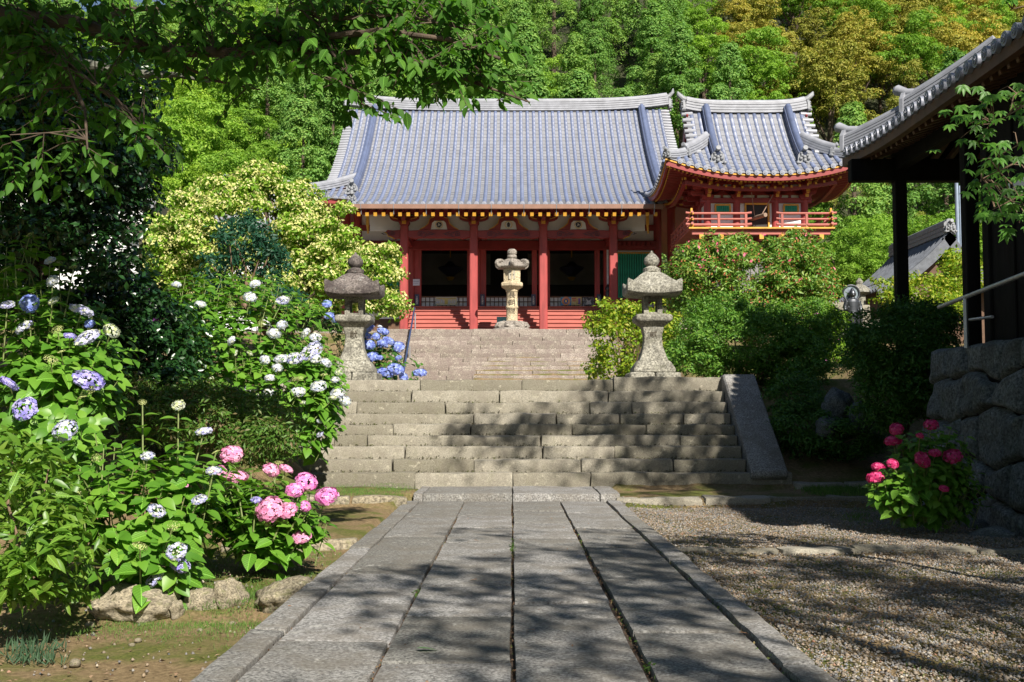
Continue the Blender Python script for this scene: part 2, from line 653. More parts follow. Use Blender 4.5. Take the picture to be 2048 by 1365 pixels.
g = link('ground', np_mesh('ground', np.stack([XX, YY, ZZ], -1).reshape(-1, 3), grid_faces(*XX.shape), m_ground, True))
meta(g, 'bare earth with moss patches beside the path and under the plants', None, None, 'structure')
xs2 = np.concatenate([[-900, -400, -200], np.arange(-120, 121, 6.0), [200, 400, 900]])
ys2 = np.concatenate([np.arange(66, 260, 4.0), [300, 500, 900]])
XX, YY = np.meshgrid(xs2, ys2)
ZZ = np.maximum(hill_z(XX, YY), 4.7)
g = link('hill', np_mesh('hill', np.stack([XX, YY, ZZ], -1).reshape(-1, 3), grid_faces(*XX.shape), m_forest, True))
meta(g, 'steep wooded hillside rising behind the temple', None, None, 'structure')

# ---- paved path
bed = MB()
bed.box(-1.66, 1.66, 1.0, 18.1, -0.34, -0.045)
path = bed.build('path', m_soil)
meta(path, 'straight granite paved path leading to the stone stairs', None, None, 'structure')
cols = [-1.447, -0.742, 0.004, 0.752, 1.478]
joints = [[2.5, 5.2, 7.1, 10.0, 12.9, 15.2], [3.6, 6.5, 7.96, 9.3, 10.87, 12.4, 14.0, 15.5], [4.0, 6.0, 8.5, 11.6, 12.85, 14.6, 16.3], [2.7, 5.4, 7.35, 9.6, 12.0, 13.9, 15.9]]
sid = 0
for c in range(4):
    yy = [1.2] + joints[c] + [18.0]
    for y0, y1 in zip(yy[:-1], yy[1:]):
        sid += 1
        gl = 0.012 + 0.008 * rnd.random()
        gw = 0.02 if c in (0, 1) else 0.028
        x0, x1 = cols[c] + gw * 0.5, cols[c + 1] - gw * 0.5 - (0.02 if c == 2 and y0 < 11 else 0)
        me = rough_block('paving_slab', x1 - x0, y1 - y0 - gl, 0.14, m_path, sid, 0.012, 0.006, 0.3)
        link('paving_slab', me, path, ((x0 + x1) / 2 + rnd.uniform(-.005, .005), (y0 + y1) / 2, -0.14 + rnd.uniform(-.007, .006)), (rnd.uniform(-.0015, .0015), rnd.uniform(-.004, .004), rnd.uniform(-.004, .004)))
for sx, yy in ((-1, [1.2, 3.3, 5.6, 7.4, 9.4, 11.8, 13.9, 16.2, 18.05]), (1, [1.2, 3.0, 4.7, 6.4, 8.45, 10.9, 13.0, 15.4, 18.05])):
    for y0, y1 in zip(yy[:-1], yy[1:]):
        sid += 1
        xa, xb = (-1.67, -1.455) if sx < 0 else (1.492, 1.69)
        if sx > 0 and 4.7 < y0 < 8.6: xa += 0.015
        me = rough_block('kerb_stone', xb - xa, y1 - y0 - 0.02, 0.2, m_path, sid + 50, 0.018, 0.008, 0.25)
        link('kerb_stone', me, path, ((xa + xb) / 2, (y0 + y1) / 2, -0.195 + rnd.uniform(0, .012)), (0, 0, rnd.uniform(-.006, .006)))

# soil crumbs and weeds in the joints
N = 2600
jx = rng.choice([-0.742, 0.004, 0.752, 1.478, -1.45], N) + rng.normal(size=N) * 0.008
P = np.stack([jx, rng.uniform(4.5, 17.5, N), rng.uniform(-0.05, -0.012, N)], 1)
V, F = leaves_VF(rng, P, sphere_pts(rng, N) + np.array([0, 0, 1.0]), rng.uniform(0.012, 0.03, N), T_LEAF2)
o = link('joint_litter', np_mesh('joint_litter', V, F, leafmat('litter', (0.06, 0.035, 0.02), (0.2, 0.12, 0.07), (0.07, 0.09, 0.02), 0.0, 0.9)), path)
o['kind'] = 'stuff'
N = 260
wy = np.concatenate([rng.normal(6.4, 0.05, 30), rng.normal(12.0, 0.3, 90), rng.normal(9.0, 0.15, 50), rng.uniform(5, 15, 90)])
wx = np.concatenate([np.full(30, 0.76), np.full(90, 0.004), np.full(50, -0.742), rng.choice([0.752, 1.478], 90)]) + rng.normal(size=N) * 0.012
P = np.stack([wx, wy, rng.uniform(-0.02, 0.004, N)], 1)
V, F = leaves_VF(rng, P, rng.normal(size=(N, 3)) * .5 + np.array([0, 0, 1.0]), rng.uniform(0.015, 0.035, N), T_LEAF2)
o = link('joint_weeds', np_mesh('joint_weeds', V, F, leafmat('weed', (0.05, 0.11, 0.02), (0.12, 0.2, 0.04))), path)
o['kind'] = 'stuff'

# ---- threshold slabs and kerbs at the end of the path
thr = thing('threshold_step', (0, 18.9, 0.0), 'low granite slab step between the paved path and the stairs', 'step')
for (a, bx) in ((830, 850), (850, 1025), (1025, 1196), (1196, 1236)):
    x0, x1 = (a - 1024) / FPX * 18.4, (bx - 1024) / FPX * 18.4
    sid += 1
    link('slab', rough_block('slab', x1 - x0 - 0.015, 1.9, 0.32, m_path, sid, 0.02, 0.01, 0.3), thr, ((x0 + x1) / 2, 19.0, -0.2), (0.0, 0, 0))


def kerb_run(name, label, pts, z0, z1, dep, mat, seed0, group=None):
    """row of kerb stones between x positions at given depth"""
    t = thing(name, ((pts[0][0] + pts[-1][0]) / 2, pts[0][1], z0), label, 'kerb', group)
    for i in range(len(pts) - 1):
        (xa, ya), (xb, yb) = pts[i], pts[i + 1]
        L = math.hypot(xb - xa, yb - ya) - 0.025
        me = rough_block('kerb_stone', L, dep, z1 - z0, mat, seed0 + i, 0.035, 0.022, 0.16)
        link('kerb_stone', me, t, ((xa + xb) / 2, (ya + yb) / 2, z0 + rnd.uniform(-.02, .01)), (0, 0, math.atan2(yb - ya, xb - xa)))
    return t


kerb_run('stone_kerb', 'rough beige kerb stones left of the slab step holding a mossy strip', [(-3.6, 17.35), (-2.45, 17.45), (-1.6, 17.55)], -0.12, 0.13, 0.3, m_rock, 200)
kerb_run('stone_kerb', 'long granite kerb right of the slab step along the gravel court', [(1.62, 18.1), (3.0, 18.05), (4.05, 18.1), (5.0, 18.15), (6.1, 18.1)], -0.2, 0.07, 0.35, m_step, 210)
kerb_run('stone_kerb', 'short granite kerb behind the grass strip beside the stair foot', [(4.85, 19.75), (5.75, 19.8), (6.6, 19.8)], -0.05, 0.2, 0.3, m_step, 220)
kerb_run('stone_kerb', 'half buried kerb crossing the gravel court in front of the red hydrangea', [(1.75, 12.75), (2.9, 12.6), (3.75, 12.72), (5.1, 12.65), (6.0, 12.6)], -0.3, -0.075, 0.28, m_step, 230)
kerb_run('stone_kerb', 'sunlit low stone edging beside the path below the pink hydrangea', [(-3.2, 12.6), (-2.4, 12.75), (-1.7, 12.85)], -0.3, -0.02, 0.24, m_rock, 240)

# ---- lower stairs
st = thing('stone_stairs', (0, 19.8, 0.1), 'wide flight of nine worn granite steps at the end of the path', 'stairs')
zc = (480, 2.5275)
rows = [([583, 1075, 1465], 946), ([468, 880, 1420, 1885], 919), ([533, 1228, 1587], 893.5), ([175, 340, 1217, 1920], 871.5), ([472, 862, 1375, 1748], 850), ([878, 1295, 1615, 1935], 828), ([287, 735, 1465, 1678], 805.5), ([563, 1010, 1557], 783), ([607, 1120, 1585], 760)]
STEP_Z = []
for k, (js, ytop) in enumerate(rows):
    Y = 19.8 + k * 0.33
    z = EYE + (825 - ytop) / FPX * Y
    STEP_Z.append(z)
    x_end = 4.86 if k == 0 else 4.12
    if k == 8: x_end = 4.3
    xl = [-4.7] + [((600 + j / zc[1]) - 1024) / FPX * Y for j in js] + [x_end]
    zb = (STEP_Z[k - 1] - 0.06) if k else -0.06
    for i in range(len(xl) - 1):
        sid += 1
        L = xl[i + 1] - xl[i] - 0.012
        if L < 0.1: continue
        extra = 0.05 if (k == 8 and i == len(xl) - 2) else rnd.uniform(-.008, .008)
        dep = 0.75 if k < 8 else 1.1
        me = rough_block('step_stone', L, dep, z - zb + extra, m_step, sid, 0.03, 0.016, 0.18)
        link('step_stone', me, st, ((xl[i] + xl[i + 1]) / 2, Y + dep / 2 + rnd.uniform(-.022, .022), zb), (rnd.uniform(-.012, .0), 0, rnd.uniform(-.004, .004)))
LAND = STEP_Z[-1]
# earth and moss gathered in the back corner of every tread
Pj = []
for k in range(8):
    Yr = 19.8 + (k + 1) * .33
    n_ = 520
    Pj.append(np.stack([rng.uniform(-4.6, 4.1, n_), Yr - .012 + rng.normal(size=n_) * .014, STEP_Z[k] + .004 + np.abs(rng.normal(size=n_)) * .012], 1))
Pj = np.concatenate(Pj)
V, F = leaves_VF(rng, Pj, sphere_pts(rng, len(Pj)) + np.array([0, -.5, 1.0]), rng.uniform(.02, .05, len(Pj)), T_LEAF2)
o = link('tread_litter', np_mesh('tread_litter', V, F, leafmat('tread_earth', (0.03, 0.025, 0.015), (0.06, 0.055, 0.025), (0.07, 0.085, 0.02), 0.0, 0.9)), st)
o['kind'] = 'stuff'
ch = MB()
ch.prism([(19.72, 0.28), (19.95, 0.16), (22.9, LAND - 0.25), (22.9, LAND + 0.06), (22.3, LAND + 0.1), (19.72, 0.4)], 'x', 4.13, 4.76)
bmx = ch.mesh('cheek_slab', m_path, True, 0.03)
link('cheek_slab', bmx, st)
link('cheek_core', MB().prism([(20.0, -.1), (22.9, -.1), (22.9, LAND - .2), (20.0, .2)], 'x', 4.18, 4.7).mesh('cheek_core', m_wall), st)
link('stair_core', MB().prism([(20.1, -.1), (24.0, -.1), (24.0, LAND - .05), (22.9, LAND - .05)], 'x', -4.6, 4.1).mesh('stair_core', m_soil), st)

# ---- landing and upper stairs
land = link('landing', MB().box(-4.6, 4.3, 23.5, 42.0, LAND - 0.3, LAND - 0.015).mesh('landing', m_step2))
meta(land, 'stone paved landing between the two flights of stairs', None, None, 'structure')
us = thing('stone_stairs', (0, 41.2, LAND), 'upper flight of pale stone steps rising to the red temple hall', 'stairs')
TOPZ = W(1024, 658.5, 46.1).z
NR = 15
rise = (TOPZ - LAND) / NR
for k in range(NR):
    Y = 46.1 - (NR - 1 - k) * 0.34
    z = LAND + rise * (k + 1)
    x = -5.3
    while x < 4.5:
        L = min(rnd.uniform(0.9, 2.6), 4.6 - x)
        if 4.6 - x - L < 0.4: L = 4.6 - x
        sid += 1
        dep = 0.6 if k < NR - 1 else 1.0
        me = rough_block('step_stone', L - 0.012, dep, rise + 0.05, m_step2, sid, 0.02, 0.012, 0.4)
        link('step_stone', me, us, (x + L / 2, Y + dep / 2 + rnd.uniform(-.01, .01), z - rise - 0.05 + rnd.uniform(-.006, .006)))
        x += L
link('stair_core', MB().prism([(41.4, LAND - .1), (46.9, LAND - .1), (46.9, TOPZ - .1)], 'x', -5.2, 4.5).mesh('stair_core', m_soil), us)
court = link('upper_court', MB().box(-14, 8, 46.9, 60, TOPZ - 0.4, TOPZ - 0.012).mesh('upper_court', m_step2))
meta(court, 'level stone court in front of the temple hall', None, None, 'structure')

# hand rail on the upper stairs
m_rail = simple('rail_paint', (0.05, 0.085, 0.19), 0.35, 0.2, 5, metal=0.3)
m_steel = simple('galvanised_steel', (0.42, 0.44, 0.47), 0.4, 0.15, 8, metal=0.7)
hr = thing('hand_rail', (-4.0, 41.6, LAND), 'slanted dark blue metal hand rail on the upper stairs', 'hand rail')
a, c = W(806, 752, 41.6), W(829, 616, 46.9)
MB().tube([a + Vector((0, 0, -.45)), a, a.lerp(c, .5), c, c + Vector((0, .25, -.03))], 0.035, 10).build('rail', m_rail, hr, True)
for t_, zb in ((0.03, LAND + .1), (0.42, LAND + 1.2), (0.93, TOPZ)):
    p = a.lerp(c, t_)
    MB().tube([p + Vector((.06, 0, -.05)), Vector((p.x + .06, p.y, min(zb, p.z - .6) - .05))], 0.028, 8).build('post', m_steel, hr, True)

# ---- gravel court on the right
N = 90000
gx = 1.72 + 4.4 * rng.random(N)
gy = 5.2 + 12.8 * rng.random(N) ** 1.25
keep = (gx < 6.2)
gx, gy = gx[keep], gy[keep]
N = len(gx)
gz = H(gx, gy) + 0.02 * np.sin(gx * 3.1) * np.sin(gy * 2.3 + gx) + 0.016
octa = (np.array([(1, 0, 0), (-1, 0, 0), (0, 1, 0), (0, -1, 0), (0, 0, 1), (0, 0, -1)]) * 0.5, np.array([(0, 2, 4), (2, 1, 4), (1, 3, 4), (3, 0, 4), (2, 0, 5), (1, 2, 5), (3, 1, 5), (0, 3, 5)]))
jit = (0.55 + 0.9 * rng.random((N, 6, 1))) * np.array([1, .8, .55])
s = (0.014 + 0.024 * rng.random(N) ** 2.2)[:, None, None]
ang = rng.random(N) * 6.283
ca, sa = np.cos(ang)[:, None], np.sin(ang)[:, None]
Q = octa[0][None] * jit * s * 1.05
Vx = Q[..., 0] * ca - Q[..., 1] * sa + gx[:, None]
Vy = Q[..., 0] * sa + Q[..., 1] * ca + gy[:, None]
Vz = Q[..., 2] + gz[:, None] + rng.random((N, 1)) * 0.006
V = np.stack([Vx, Vy, Vz], -1).reshape(-1, 3)
F = (octa[1][None] + (np.arange(N) * 6)[:, None, None]).reshape(-1, 3)
m_gravel, nt, b = nodes('gravel_pebbles')
gg = nt.nodes.new('ShaderNodeNewGeometry')
rr = ramp(nt, [(0, (0.11, 0.12, 0.14)), (0.25, (0.21, 0.16, 0.105)), (0.45, (0.15, 0.15, 0.145)), (0.62, (0.28, 0.205, 0.125)), (0.8, (0.16, 0.18, 0.21)), (0.92, (0.42, 0.37, 0.29)), (1.0, (0.26, 0.13, 0.08))])
nt.links.new(gg.outputs['Random Per Island'], rr.inputs[0])
nt.links.new(rr.outputs[0], b.inputs['Base Color'])
b.inputs['Roughness'].default_value = 0.8
gr = link('gravel', np_mesh('gravel', V, F, m_gravel))
meta(gr, 'loose tan and grey pebbles covering the court right of the path', 'gravel', None, 'stuff')

# ---- fallen leaves and pebbles
m_dry = leafmat('fallen_leaf', (0.25, 0.12, 0.06), (0.36, 0.2, 0.1), None, 0.1, 0.8)
m_fresh = leafmat('fallen_green', (0.1, 0.22, 0.08), (0.16, 0.3, 0.12), None, 0.2)
def lone_leaf(px, py, size, mat, label, z=0.006, rz=0.0):
    p = G(px, py, z)
    tv, tf = T_CHERRY
    o = link('fallen_leaf', np_mesh('fallen_leaf', tv * size * np.array([1, 1, .5]), tf, mat, True), None, (p.x, p.y, z + size * .12), (rnd.uniform(-.1, .1), 0.05, rz))
    meta(o, label, 'leaf', 'leaves fallen on the paving')
lone_leaf(833, 1302, 0.13, m_fresh, 'pale green leaf lying on the paving slabs', 0.006, 0.3)
for (px, py, rz) in ((947, 1082, 0.2), (1020, 1068, 1.0), (955, 1161, 2.9), (1478, 1268, 0.4), (1070, 1262, 2.6), (576, 1215, 0.9)):
    lone_leaf(px, py, 0.07, m_dry, 'small dry brown leaf lying on the stone path', 0.006, rz)
for i, (px, py, sz) in enumerate(((264, 1293, .05), (276, 1284, .06), (400, 1264, .055), (465, 1250, .06), (180, 1253, .09), (150, 1330, .1))):
    p = G(px, py, -0.26)
    o = link('pebble', boulder('pebble', m_rock, 300 + i, 2, .2), None, (p.x, p.y, p.z + .01), (0, 0, i), (sz, sz * .8, sz * .6))
    meta(o, 'pale pebble lying on the bare earth left of the path', 'stone', 'loose stones on the earth')

# ---- retaining wall on the right
WX = 6.0
wl = thing('retaining_wall', (WX + .3, 14, -0.1), 'dry stone retaining wall of big dark boulders under the wooden hall', 'stone wall')
def batter(z): return WX + 0.12 * (z + 0.1)
link('wall_core', MB().prism([(WX + .42, -.4), (7.2, -.4), (7.2, 2.3), (WX + .7, 2.3)], 'y', 8.0, 17.35).mesh('wall_core', m_soil), wl)

hs = [0.56, 0.5, 0.58, 0.52, 0.5]
zlev = [-0.3]
for h_ in hs: zlev.append(zlev[-1] + h_)
def course_z(r_, y):
    return zlev[r_] + (0.24 * mnoise.noise(Vector((y * 1.1, r_ * 7.1, 3))) + 0.05 * mnoise.noise(Vector((y * 2.7, r_ * 3.1, 9))) if 0 < r_ < len(hs) else 0.03 * mnoise.noise(Vector((y * 2, r_, 1))))
for ri in range(len(hs)):
    ya = 17.5 - rnd.uniform(0, .3)
    sl_a = rnd.uniform(-.12, .12)
    while ya > 8.3:
        wd = rnd.uniform(0.38, 0.85)
        yb, sl_b = ya - wd, rnd.uniform(-.14, .14)
        nu, nv = 14, 12
        V, F = [], []
        sd_ = Vector((rnd.random() * 90, rnd.random() * 90, 0))
        prot = rnd.uniform(-.03, .08)
        for a in range(nu + 1):
            for c_ in range(nv + 1):
                u, v = a / nu, c_ / nv
                uu, vv = .008 + .984 * u, .008 + .984 * v
                yl = (ya + sl_a * (vv - .5)) * (1 - uu) + (yb + sl_b * (vv - .5)) * uu
                z0, z1 = course_z(ri, yl), course_z(ri + 1, yl)
                zz = z0 + (z1 - z0) * vv
                rim = max(abs(2 * u - 1) ** 9, abs(2 * v - 1) ** 9)
                q = Vector((yl, zz, 0)) * 1.6 + sd_
                face = prot - .13 * rim + .10 * mnoise.noise(q) + .035 * mnoise.noise(q * 3.1) + .012 * mnoise.noise(q * 9)
                V.append((batter(zz) + .12 - face, yl, zz))
        for a in range(nu):
            for c_ in range(nv):
                k = a * (nv + 1) + c_
                F.append((k, k + nv + 1, k + nv + 2, k + 1))
        link('wall_stone', np_mesh('wall_stone', V, np.array(F), m_wall, True), wl)
        ya, sl_a = yb, sl_b
for i, (px, py, sx, sz) in enumerate(((2010, 1045, .55, .3), (1955, 1055, .5, .22), (1990, 1075, .6, .25))):
    p = G(px, py, -0.1)
    o = link('boulder', boulder('boulder', m_wall, 430 + i, 4, .16, facet=True), None, (p.x, p.y, -.1), (0, 0, i * 1.3), (sx, sx * .8, sz))
    meta(o, ('mossy boulder leaning against the foot of the retaining wall', 'flat stone just behind the crimson hydrangea at the wall foot', 'widest flat boulder on the gravel below the retaining wall')[i], 'rock', 'boulders at the wall foot')

# ---- rocks along the left border
for i, (px, py, w_, h_, Y, lab) in enumerate(((262, 1215, .60, .27, 9.05, 'broad shaded boulder under the front lavender hydrangea'), (395, 1212, .3, .18, 9.2, 'small mossy rock between the two edging boulders'), (452, 1198, .27, .24, 9.25, 'pale pointed rock in the edging left of the path'), (560, 1200, .60, .26, 9.35, 'large flat beige rock touching the left edge of the path'), (345, 1225, .16, .12, 9.0, 'little stone at the foot of the mossy edging'))):
    p = W(px, py, Y)
    o = link('boulder', boulder('boulder', m_rock, 450 + i, 4, .2, square=.5, facet=True), None, (p.x, p.y + .12, p.z), (0, 0, .4 * i), (w_ * 1.1, w_ * .7, h_ * 1.25))
    meta(o, lab, 'rock', 'rocks edging the left border')
for i, (px, py, Y, w_, h_) in enumerate(((1675, 810, 20.7, .6, .62), (1722, 830, 20.3, .5, .55), (1650, 850, 20.2, .42, .38))):
    p = W(px, py, Y)
    o = link('boulder', boulder('boulder', m_wall, 470 + i, 4, .16, facet=True), None, (p.x, p.y, p.z - .05), (0, 0, i), (w_, w_ * .9, h_ * 1.1))
    meta(o, ('tallest grey boulder in the shaded corner beside the stairs', 'narrow grey boulder leaning in the shaded corner by the azalea', 'low grey boulder just behind the stair cheek slab')[i], 'rock', 'boulders in the shaded corner by the stairs')
o = link('boulder', boulder('boulder', m_step, 480, 3, .2), None, (*G(1395, 970, 0.12).to_tuple()[:2], 0.02), (0, 0, .2), (.75, .45, .28))
meta(o, 'flat rounded boulder on the kerb at the foot of the stairs', 'rock')

# ---- litter: dry leaf scraps, twigs and small stones on earth, gravel and paving
N = 900
lx = np.concatenate([rng.uniform(-4.2, -1.75, 420), rng.uniform(1.75, 5.8, 330), rng.uniform(-1.6, 1.6, 150)])
ly = np.concatenate([rng.uniform(5.5, 12.5, 420), rng.uniform(5.5, 17, 330), rng.uniform(5.5, 17.5, 150)])
lz_ = np.where(np.abs(lx) < 1.7, 0.004, H(lx, ly) + 0.022)
V, F = leaves_VF(rng, np.stack([lx, ly, lz_], 1), rng.normal(size=(N, 3)) * .25 + np.array([0, 0, 1.0]), np.where(np.abs(lx) < 1.7, rng.uniform(.012, .03, N), rng.uniform(.02, .055, N)), T_LEAF2)
o = link('leaf_litter', np_mesh('leaf_litter', V, F, leafmat('litter_scrap', (0.10, 0.055, 0.03), (0.24, 0.15, 0.09), (0.34, 0.24, 0.15), 0.0, 0.9)))
meta(o, 'scraps of dry leaf scattered over earth, gravel and paving', 'leaf litter', None, 'stuff')
N = 700
sx_, sy_ = rng.uniform(-4.0, -1.72, N), rng.uniform(5.5, 12.6, N)
V2 = (octa[0][None] * (0.6 + 0.8 * rng.random((N, 6, 1))) * rng.uniform(.008, .035, N)[:, None, None] + np.stack([sx_, sy_, H(sx_, sy_) + .006], 1)[:, None, :]).reshape(-1, 3)
F2 = (octa[1][None] + (np.arange(N) * 6)[:, None, None]).reshape(-1, 3)
o = link('earth_pebbles', np_mesh('earth_pebbles', V2, F2, m_gravel))
meta(o, 'small stones scattered over the bare earth left of the path', 'pebbles', None, 'stuff')

# ================================================================== ROOFS AND THE MAIN HALL
m_tile = simple('roof_tile_flat', (0.225, 0.23, 0.25), 0.5, 0.18, 1.3, 0.3, spec=0.6, fine=30)
m_roll = simple('roof_tile_roll', (0.105, 0.132, 0.225), 0.42, 0.2, 3.0, 0.15, spec=0.7, rand=0.12, fine=30)
m_ridge = simple('ridge_tile', (0.27, 0.28, 0.315), 0.5, 0.22, 3.0, 0.2, spec=0.6)
m_disc = simple('tile_end', (0.22, 0.235, 0.29), 0.5, 0.2, 5.0, 0.2, spec=0.6)
m_oni = simple('ornament_tile', (0.22, 0.23, 0.25), 0.6, 0.3, 8.0, 0.4)
m_red = simple('vermilion_paint', (0.25, 0.028, 0.028), 0.55, 0.22, 2.2, 0.12, rand=0.12)
m_redcol = simple('column_paint', (0.31, 0.046, 0.044), 0.62, 0.32, 5.0, 0.2, stretch=(1, 1, .18))
m_redfade = simple('faded_vermilion', (0.40, 0.115, 0.09), 0.65, 0.2, 3.0, 0.2, rand=0.15, stretch=(.3, 1, 1))
m_dred = simple('shaded_wood_red', (0.24, 0.03, 0.03), 0.6, 0.2, 3.0)
m_yel = simple('ochre_paint', (0.60, 0.31, 0.035), 0.55, 0.2, 6.0)
m_plaster = simple('white_plaster', (0.74, 0.74, 0.75), 0.85, 0.08, 1.5, 0.1)
m_green = simple('green_lattice_paint', (0.035, 0.36, 0.23), 0.5, 0.15, 4.0)
m_copper = simple('gutter_copper', (0.25, 0.14, 0.10), 0.5, 0.2, 2.0, metal=0.2)
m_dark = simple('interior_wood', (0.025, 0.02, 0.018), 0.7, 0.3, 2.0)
m_carve = simple('carving_line', (0.035, 0.03, 0.05), 0.7, 0.1, 5)
m_gold = simple('gilt', (0.7, 0.42, 0.05), 0.4, 0.2, 5, metal=0.6)
m_black = simple('black_wood', (0.013, 0.012, 0.011), 0.8, 0.4, 4.0, 0.2, spec=0.08, stretch=(1, 1, .2))
m_brownwood = simple('old_brown_wood', (0.10, 0.05, 0.025), 0.65, 0.4, 4.0, 0.2)


class Roof:
    """hip-and-gable roof; local x runs along the ridge, local -y faces 'front'"""
    def __init__(s, cx, cy, ex, ey, gx, ze, zr, a, sori, quarter=False, kohai=None, L=None):
        s.cx, s.cy, s.ex, s.ey, s.gx, s.ze, s.zr, s.a, s.sori, s.quarter, s.kohai = cx, cy, ex, ey, gx, ze, zr, a, sori, quarter, kohai
        s.b = (zr - ze - a * ey) / ey ** 2
        s.L = L or 0.85 * min(ex, ey)

    def f(s, t):
        return np.where(np.asarray(t) < 0, s.a * np.asarray(t) * 0.85, s.a * np.asarray(t) + s.b * np.asarray(t) ** 2)

    def lift(s, lx, ly):
        d = np.hypot(s.ex - np.abs(lx), np.maximum(0, s.ey - np.abs(ly)))
        return s.sori * np.clip(1 - d / s.L, 0, 1) ** 2

    def z(s, lx, ly, side=False):
        t = s.ex - np.abs(lx) if side else s.ey - np.abs(ly)
        return s.ze + s.f(t) + s.lift(lx, ly)

    def w(s, lx, ly, z):
        if s.quarter:
            return (s.cx + ly, s.cy - lx, z)
        return (s.cx + lx, s.cy + ly, z)

    def p(s, lx, ly, side=False, dz=0.0):
        return Vector(s.w(lx, ly, float(s.z(lx, ly, side)) + dz))


def slope_mesh(rf, front=True, sgn=-1, course=0.26, nx=60, drop=0.02, smin=0.0):
    """stepped flat-tile field of one slope"""
    V, F = [], []
    if front:
        smax = rf.ey
        edge = rf.ex
    else:
        smax = rf.ex - rf.gx + 1.0
        edge = rf.ey
    n = int((smax - smin) / course) + 1
    for i in range(n):
        s0, s1 = smin + i * course, min(smin + (i + 1) * course + 0.02, smax)
        for k, (s_, dz) in enumerate(((s0, drop), (s1, 0.0))):
            if front:
                half = rf.gx if s_ > rf.ex - rf.gx else rf.ex - max(s_, 0)
                if s_ < 0: half = rf.kohai
            else:
                half = rf.ey - s_
            for q in range(nx + 1):
                u = -half + 2 * half * q / nx
                lx, ly = (u, sgn * (rf.ey - s_)) if front else (sgn * (rf.ex - s_), u)
                z = float(rf.z(lx, ly, not front)) + dz
                V.append(rf.w(lx, ly, z))
        a = i * 2 * (nx + 1)
        for q in range(nx):
            F.append((a + q, a + q + 1, a + nx + 2 + q, a + nx + 1 + q))
        if i:
            pb = a - (nx + 1)
            for q in range(nx):
                F.append((pb + q, pb + q + 1, a + q + 1, a + q))
    return V, F


def roll_VF(rf, u, s0, s1, front, sgn, rad=0.082, tile=0.3, seg=6):
    """a row of half-round cover tiles running up the slope"""
    n = max(2, int(round((s1 - s0) / tile)))
    V, F = [], []
    for i in range(n):
        for k in range(2):
            s_ = s0 + (s1 - s0) * (i + k) / n
            rr = rad * (1.06 if k == 0 else 0.94)
            lx, ly = (u, sgn * (rf.ey - s_)) if front else (sgn * (rf.ex - s_), u)
            z = float(rf.z(lx, ly, not front))
            for q in range(seg + 1):
                an = math.pi * q / seg
                o1, o2 = rr * math.cos(an), rr * math.sin(an) + 0.02
                if front: V.append(rf.w(lx + o1, ly, z + o2))
                else: V.append(rf.w(lx, ly + o1, z + o2))
        a = i * 2 * (seg + 1)
        for q in range(seg):
            F.append((a + q, a + q + 1, a + seg + 2 + q, a + seg + 1 + q))
        if i:
            for q in range(seg):
                F.append((a - seg - 1 + q, a - seg + q, a + q + 1, a + q))
    return V, F


def disc_mesh(rad=0.098):
    mb = MB()
    mb.tube([(0, 0.02, 0), (0, -0.05, 0)], rad, 14)
    mb.tube([(0, -0.04, 0), (0, -0.065, 0)], rad * 0.62, 12)
    for k in range(3):
        a = k * 2.094
        mb.tube([(math.cos(a) * rad * .3, -.06, math.sin(a) * rad * .3), (math.cos(a) * rad * .3, -.078, math.sin(a) * rad * .3)], rad * .18, 6)
    return mb.mesh('tile_end', m_disc, True)


DISC = disc_mesh()


def ridge_profile(w, h, layers=4, cap=0.09):
    pr = []
    lh = (h - cap * 0.6) / layers
    for i in range(layers):
        z0 = i * lh
        ww = w * (1 - 0.14 * i / layers)
        pr += [(ww / 2, z0), (ww / 2, z0 + lh * 0.72), (ww / 2 - 0.03, z0 + lh * 0.74), (ww / 2 - 0.03, z0 + lh)]
    for k in range(7):
        a = math.pi * k / 6
        pr.append((cap * math.cos(a), h - cap * 0.6 + cap * math.sin(a)))
    left = [(-x, z) for (x, z) in reversed(pr[:layers * 4])]
    return pr + left


def onigawara(parent, p, out, sc, name='ridge_ornament', horn=True, hmat=None):
    """demon-face end tile: shaped plate with brow, nose, cheeks and curled feet, round horn tile on top"""
    out = Vector((out[0], out[1], 0)).normalized()
    side = Vector((-out.y, out.x, 0))
    mb = MB()
    pts = [(-.5, 0), (-.56, .1), (-.42, .2), (-.40, .55), (-.24, .78), (0, .88), (.24, .78), (.40, .55), (.42, .2), (.56, .1), (.5, 0), (.2, .06), (0, .12), (-.2, .06)]
    vs = []
    for d in (-.08, .08):
        vs += [p + side * (a * sc) + Vector((0, 0, c * sc)) + out * (d * sc) for a, c in pts]
    n = len(pts)
    mb.add(vs, [tuple(range(n - 1, -1, -1)), tuple(range(n, 2 * n))] + [(i, (i + 1) % n, n + (i + 1) % n, n + i) for i in range(n)])
    def ball(a, c, d, r, fl=1.0):
        q = p + side * (a * sc) + Vector((0, 0, c * sc)) + out * (d * sc)
        mb.tube([q - out * r * sc * .6, q, q + out * r * sc * .7, q + out * r * sc], [r * sc * .7, r * sc, r * sc * .7, r * sc * .15], 8, flat=fl)
    for a, c, r in ((-.17, .52, .1), (.17, .52, .1), (0, .42, .12), (-.24, .33, .12), (.24, .33, .12), (0, .22, .13), (-.43, .08, .11), (.43, .08, .11), (-.2, .66, .1), (.2, .66, .1)):
        ball(a, c, .1, r)
    mb.build(name, m_oni, parent, True)
    if horn:
        t = MB()
        q = p + Vector((0, 0, .86 * sc))
        t.tube([q - out * .5 * sc, q + out * .05 * sc, q + out * .32 * sc + Vector((0, 0, .09 * sc)), q + out * .36 * sc + Vector((0, 0, .10 * sc))], [.13 * sc, .14 * sc, .17 * sc, .15 * sc], 12)
        t.build('horn_tile', hmat or m_oni, parent, True)


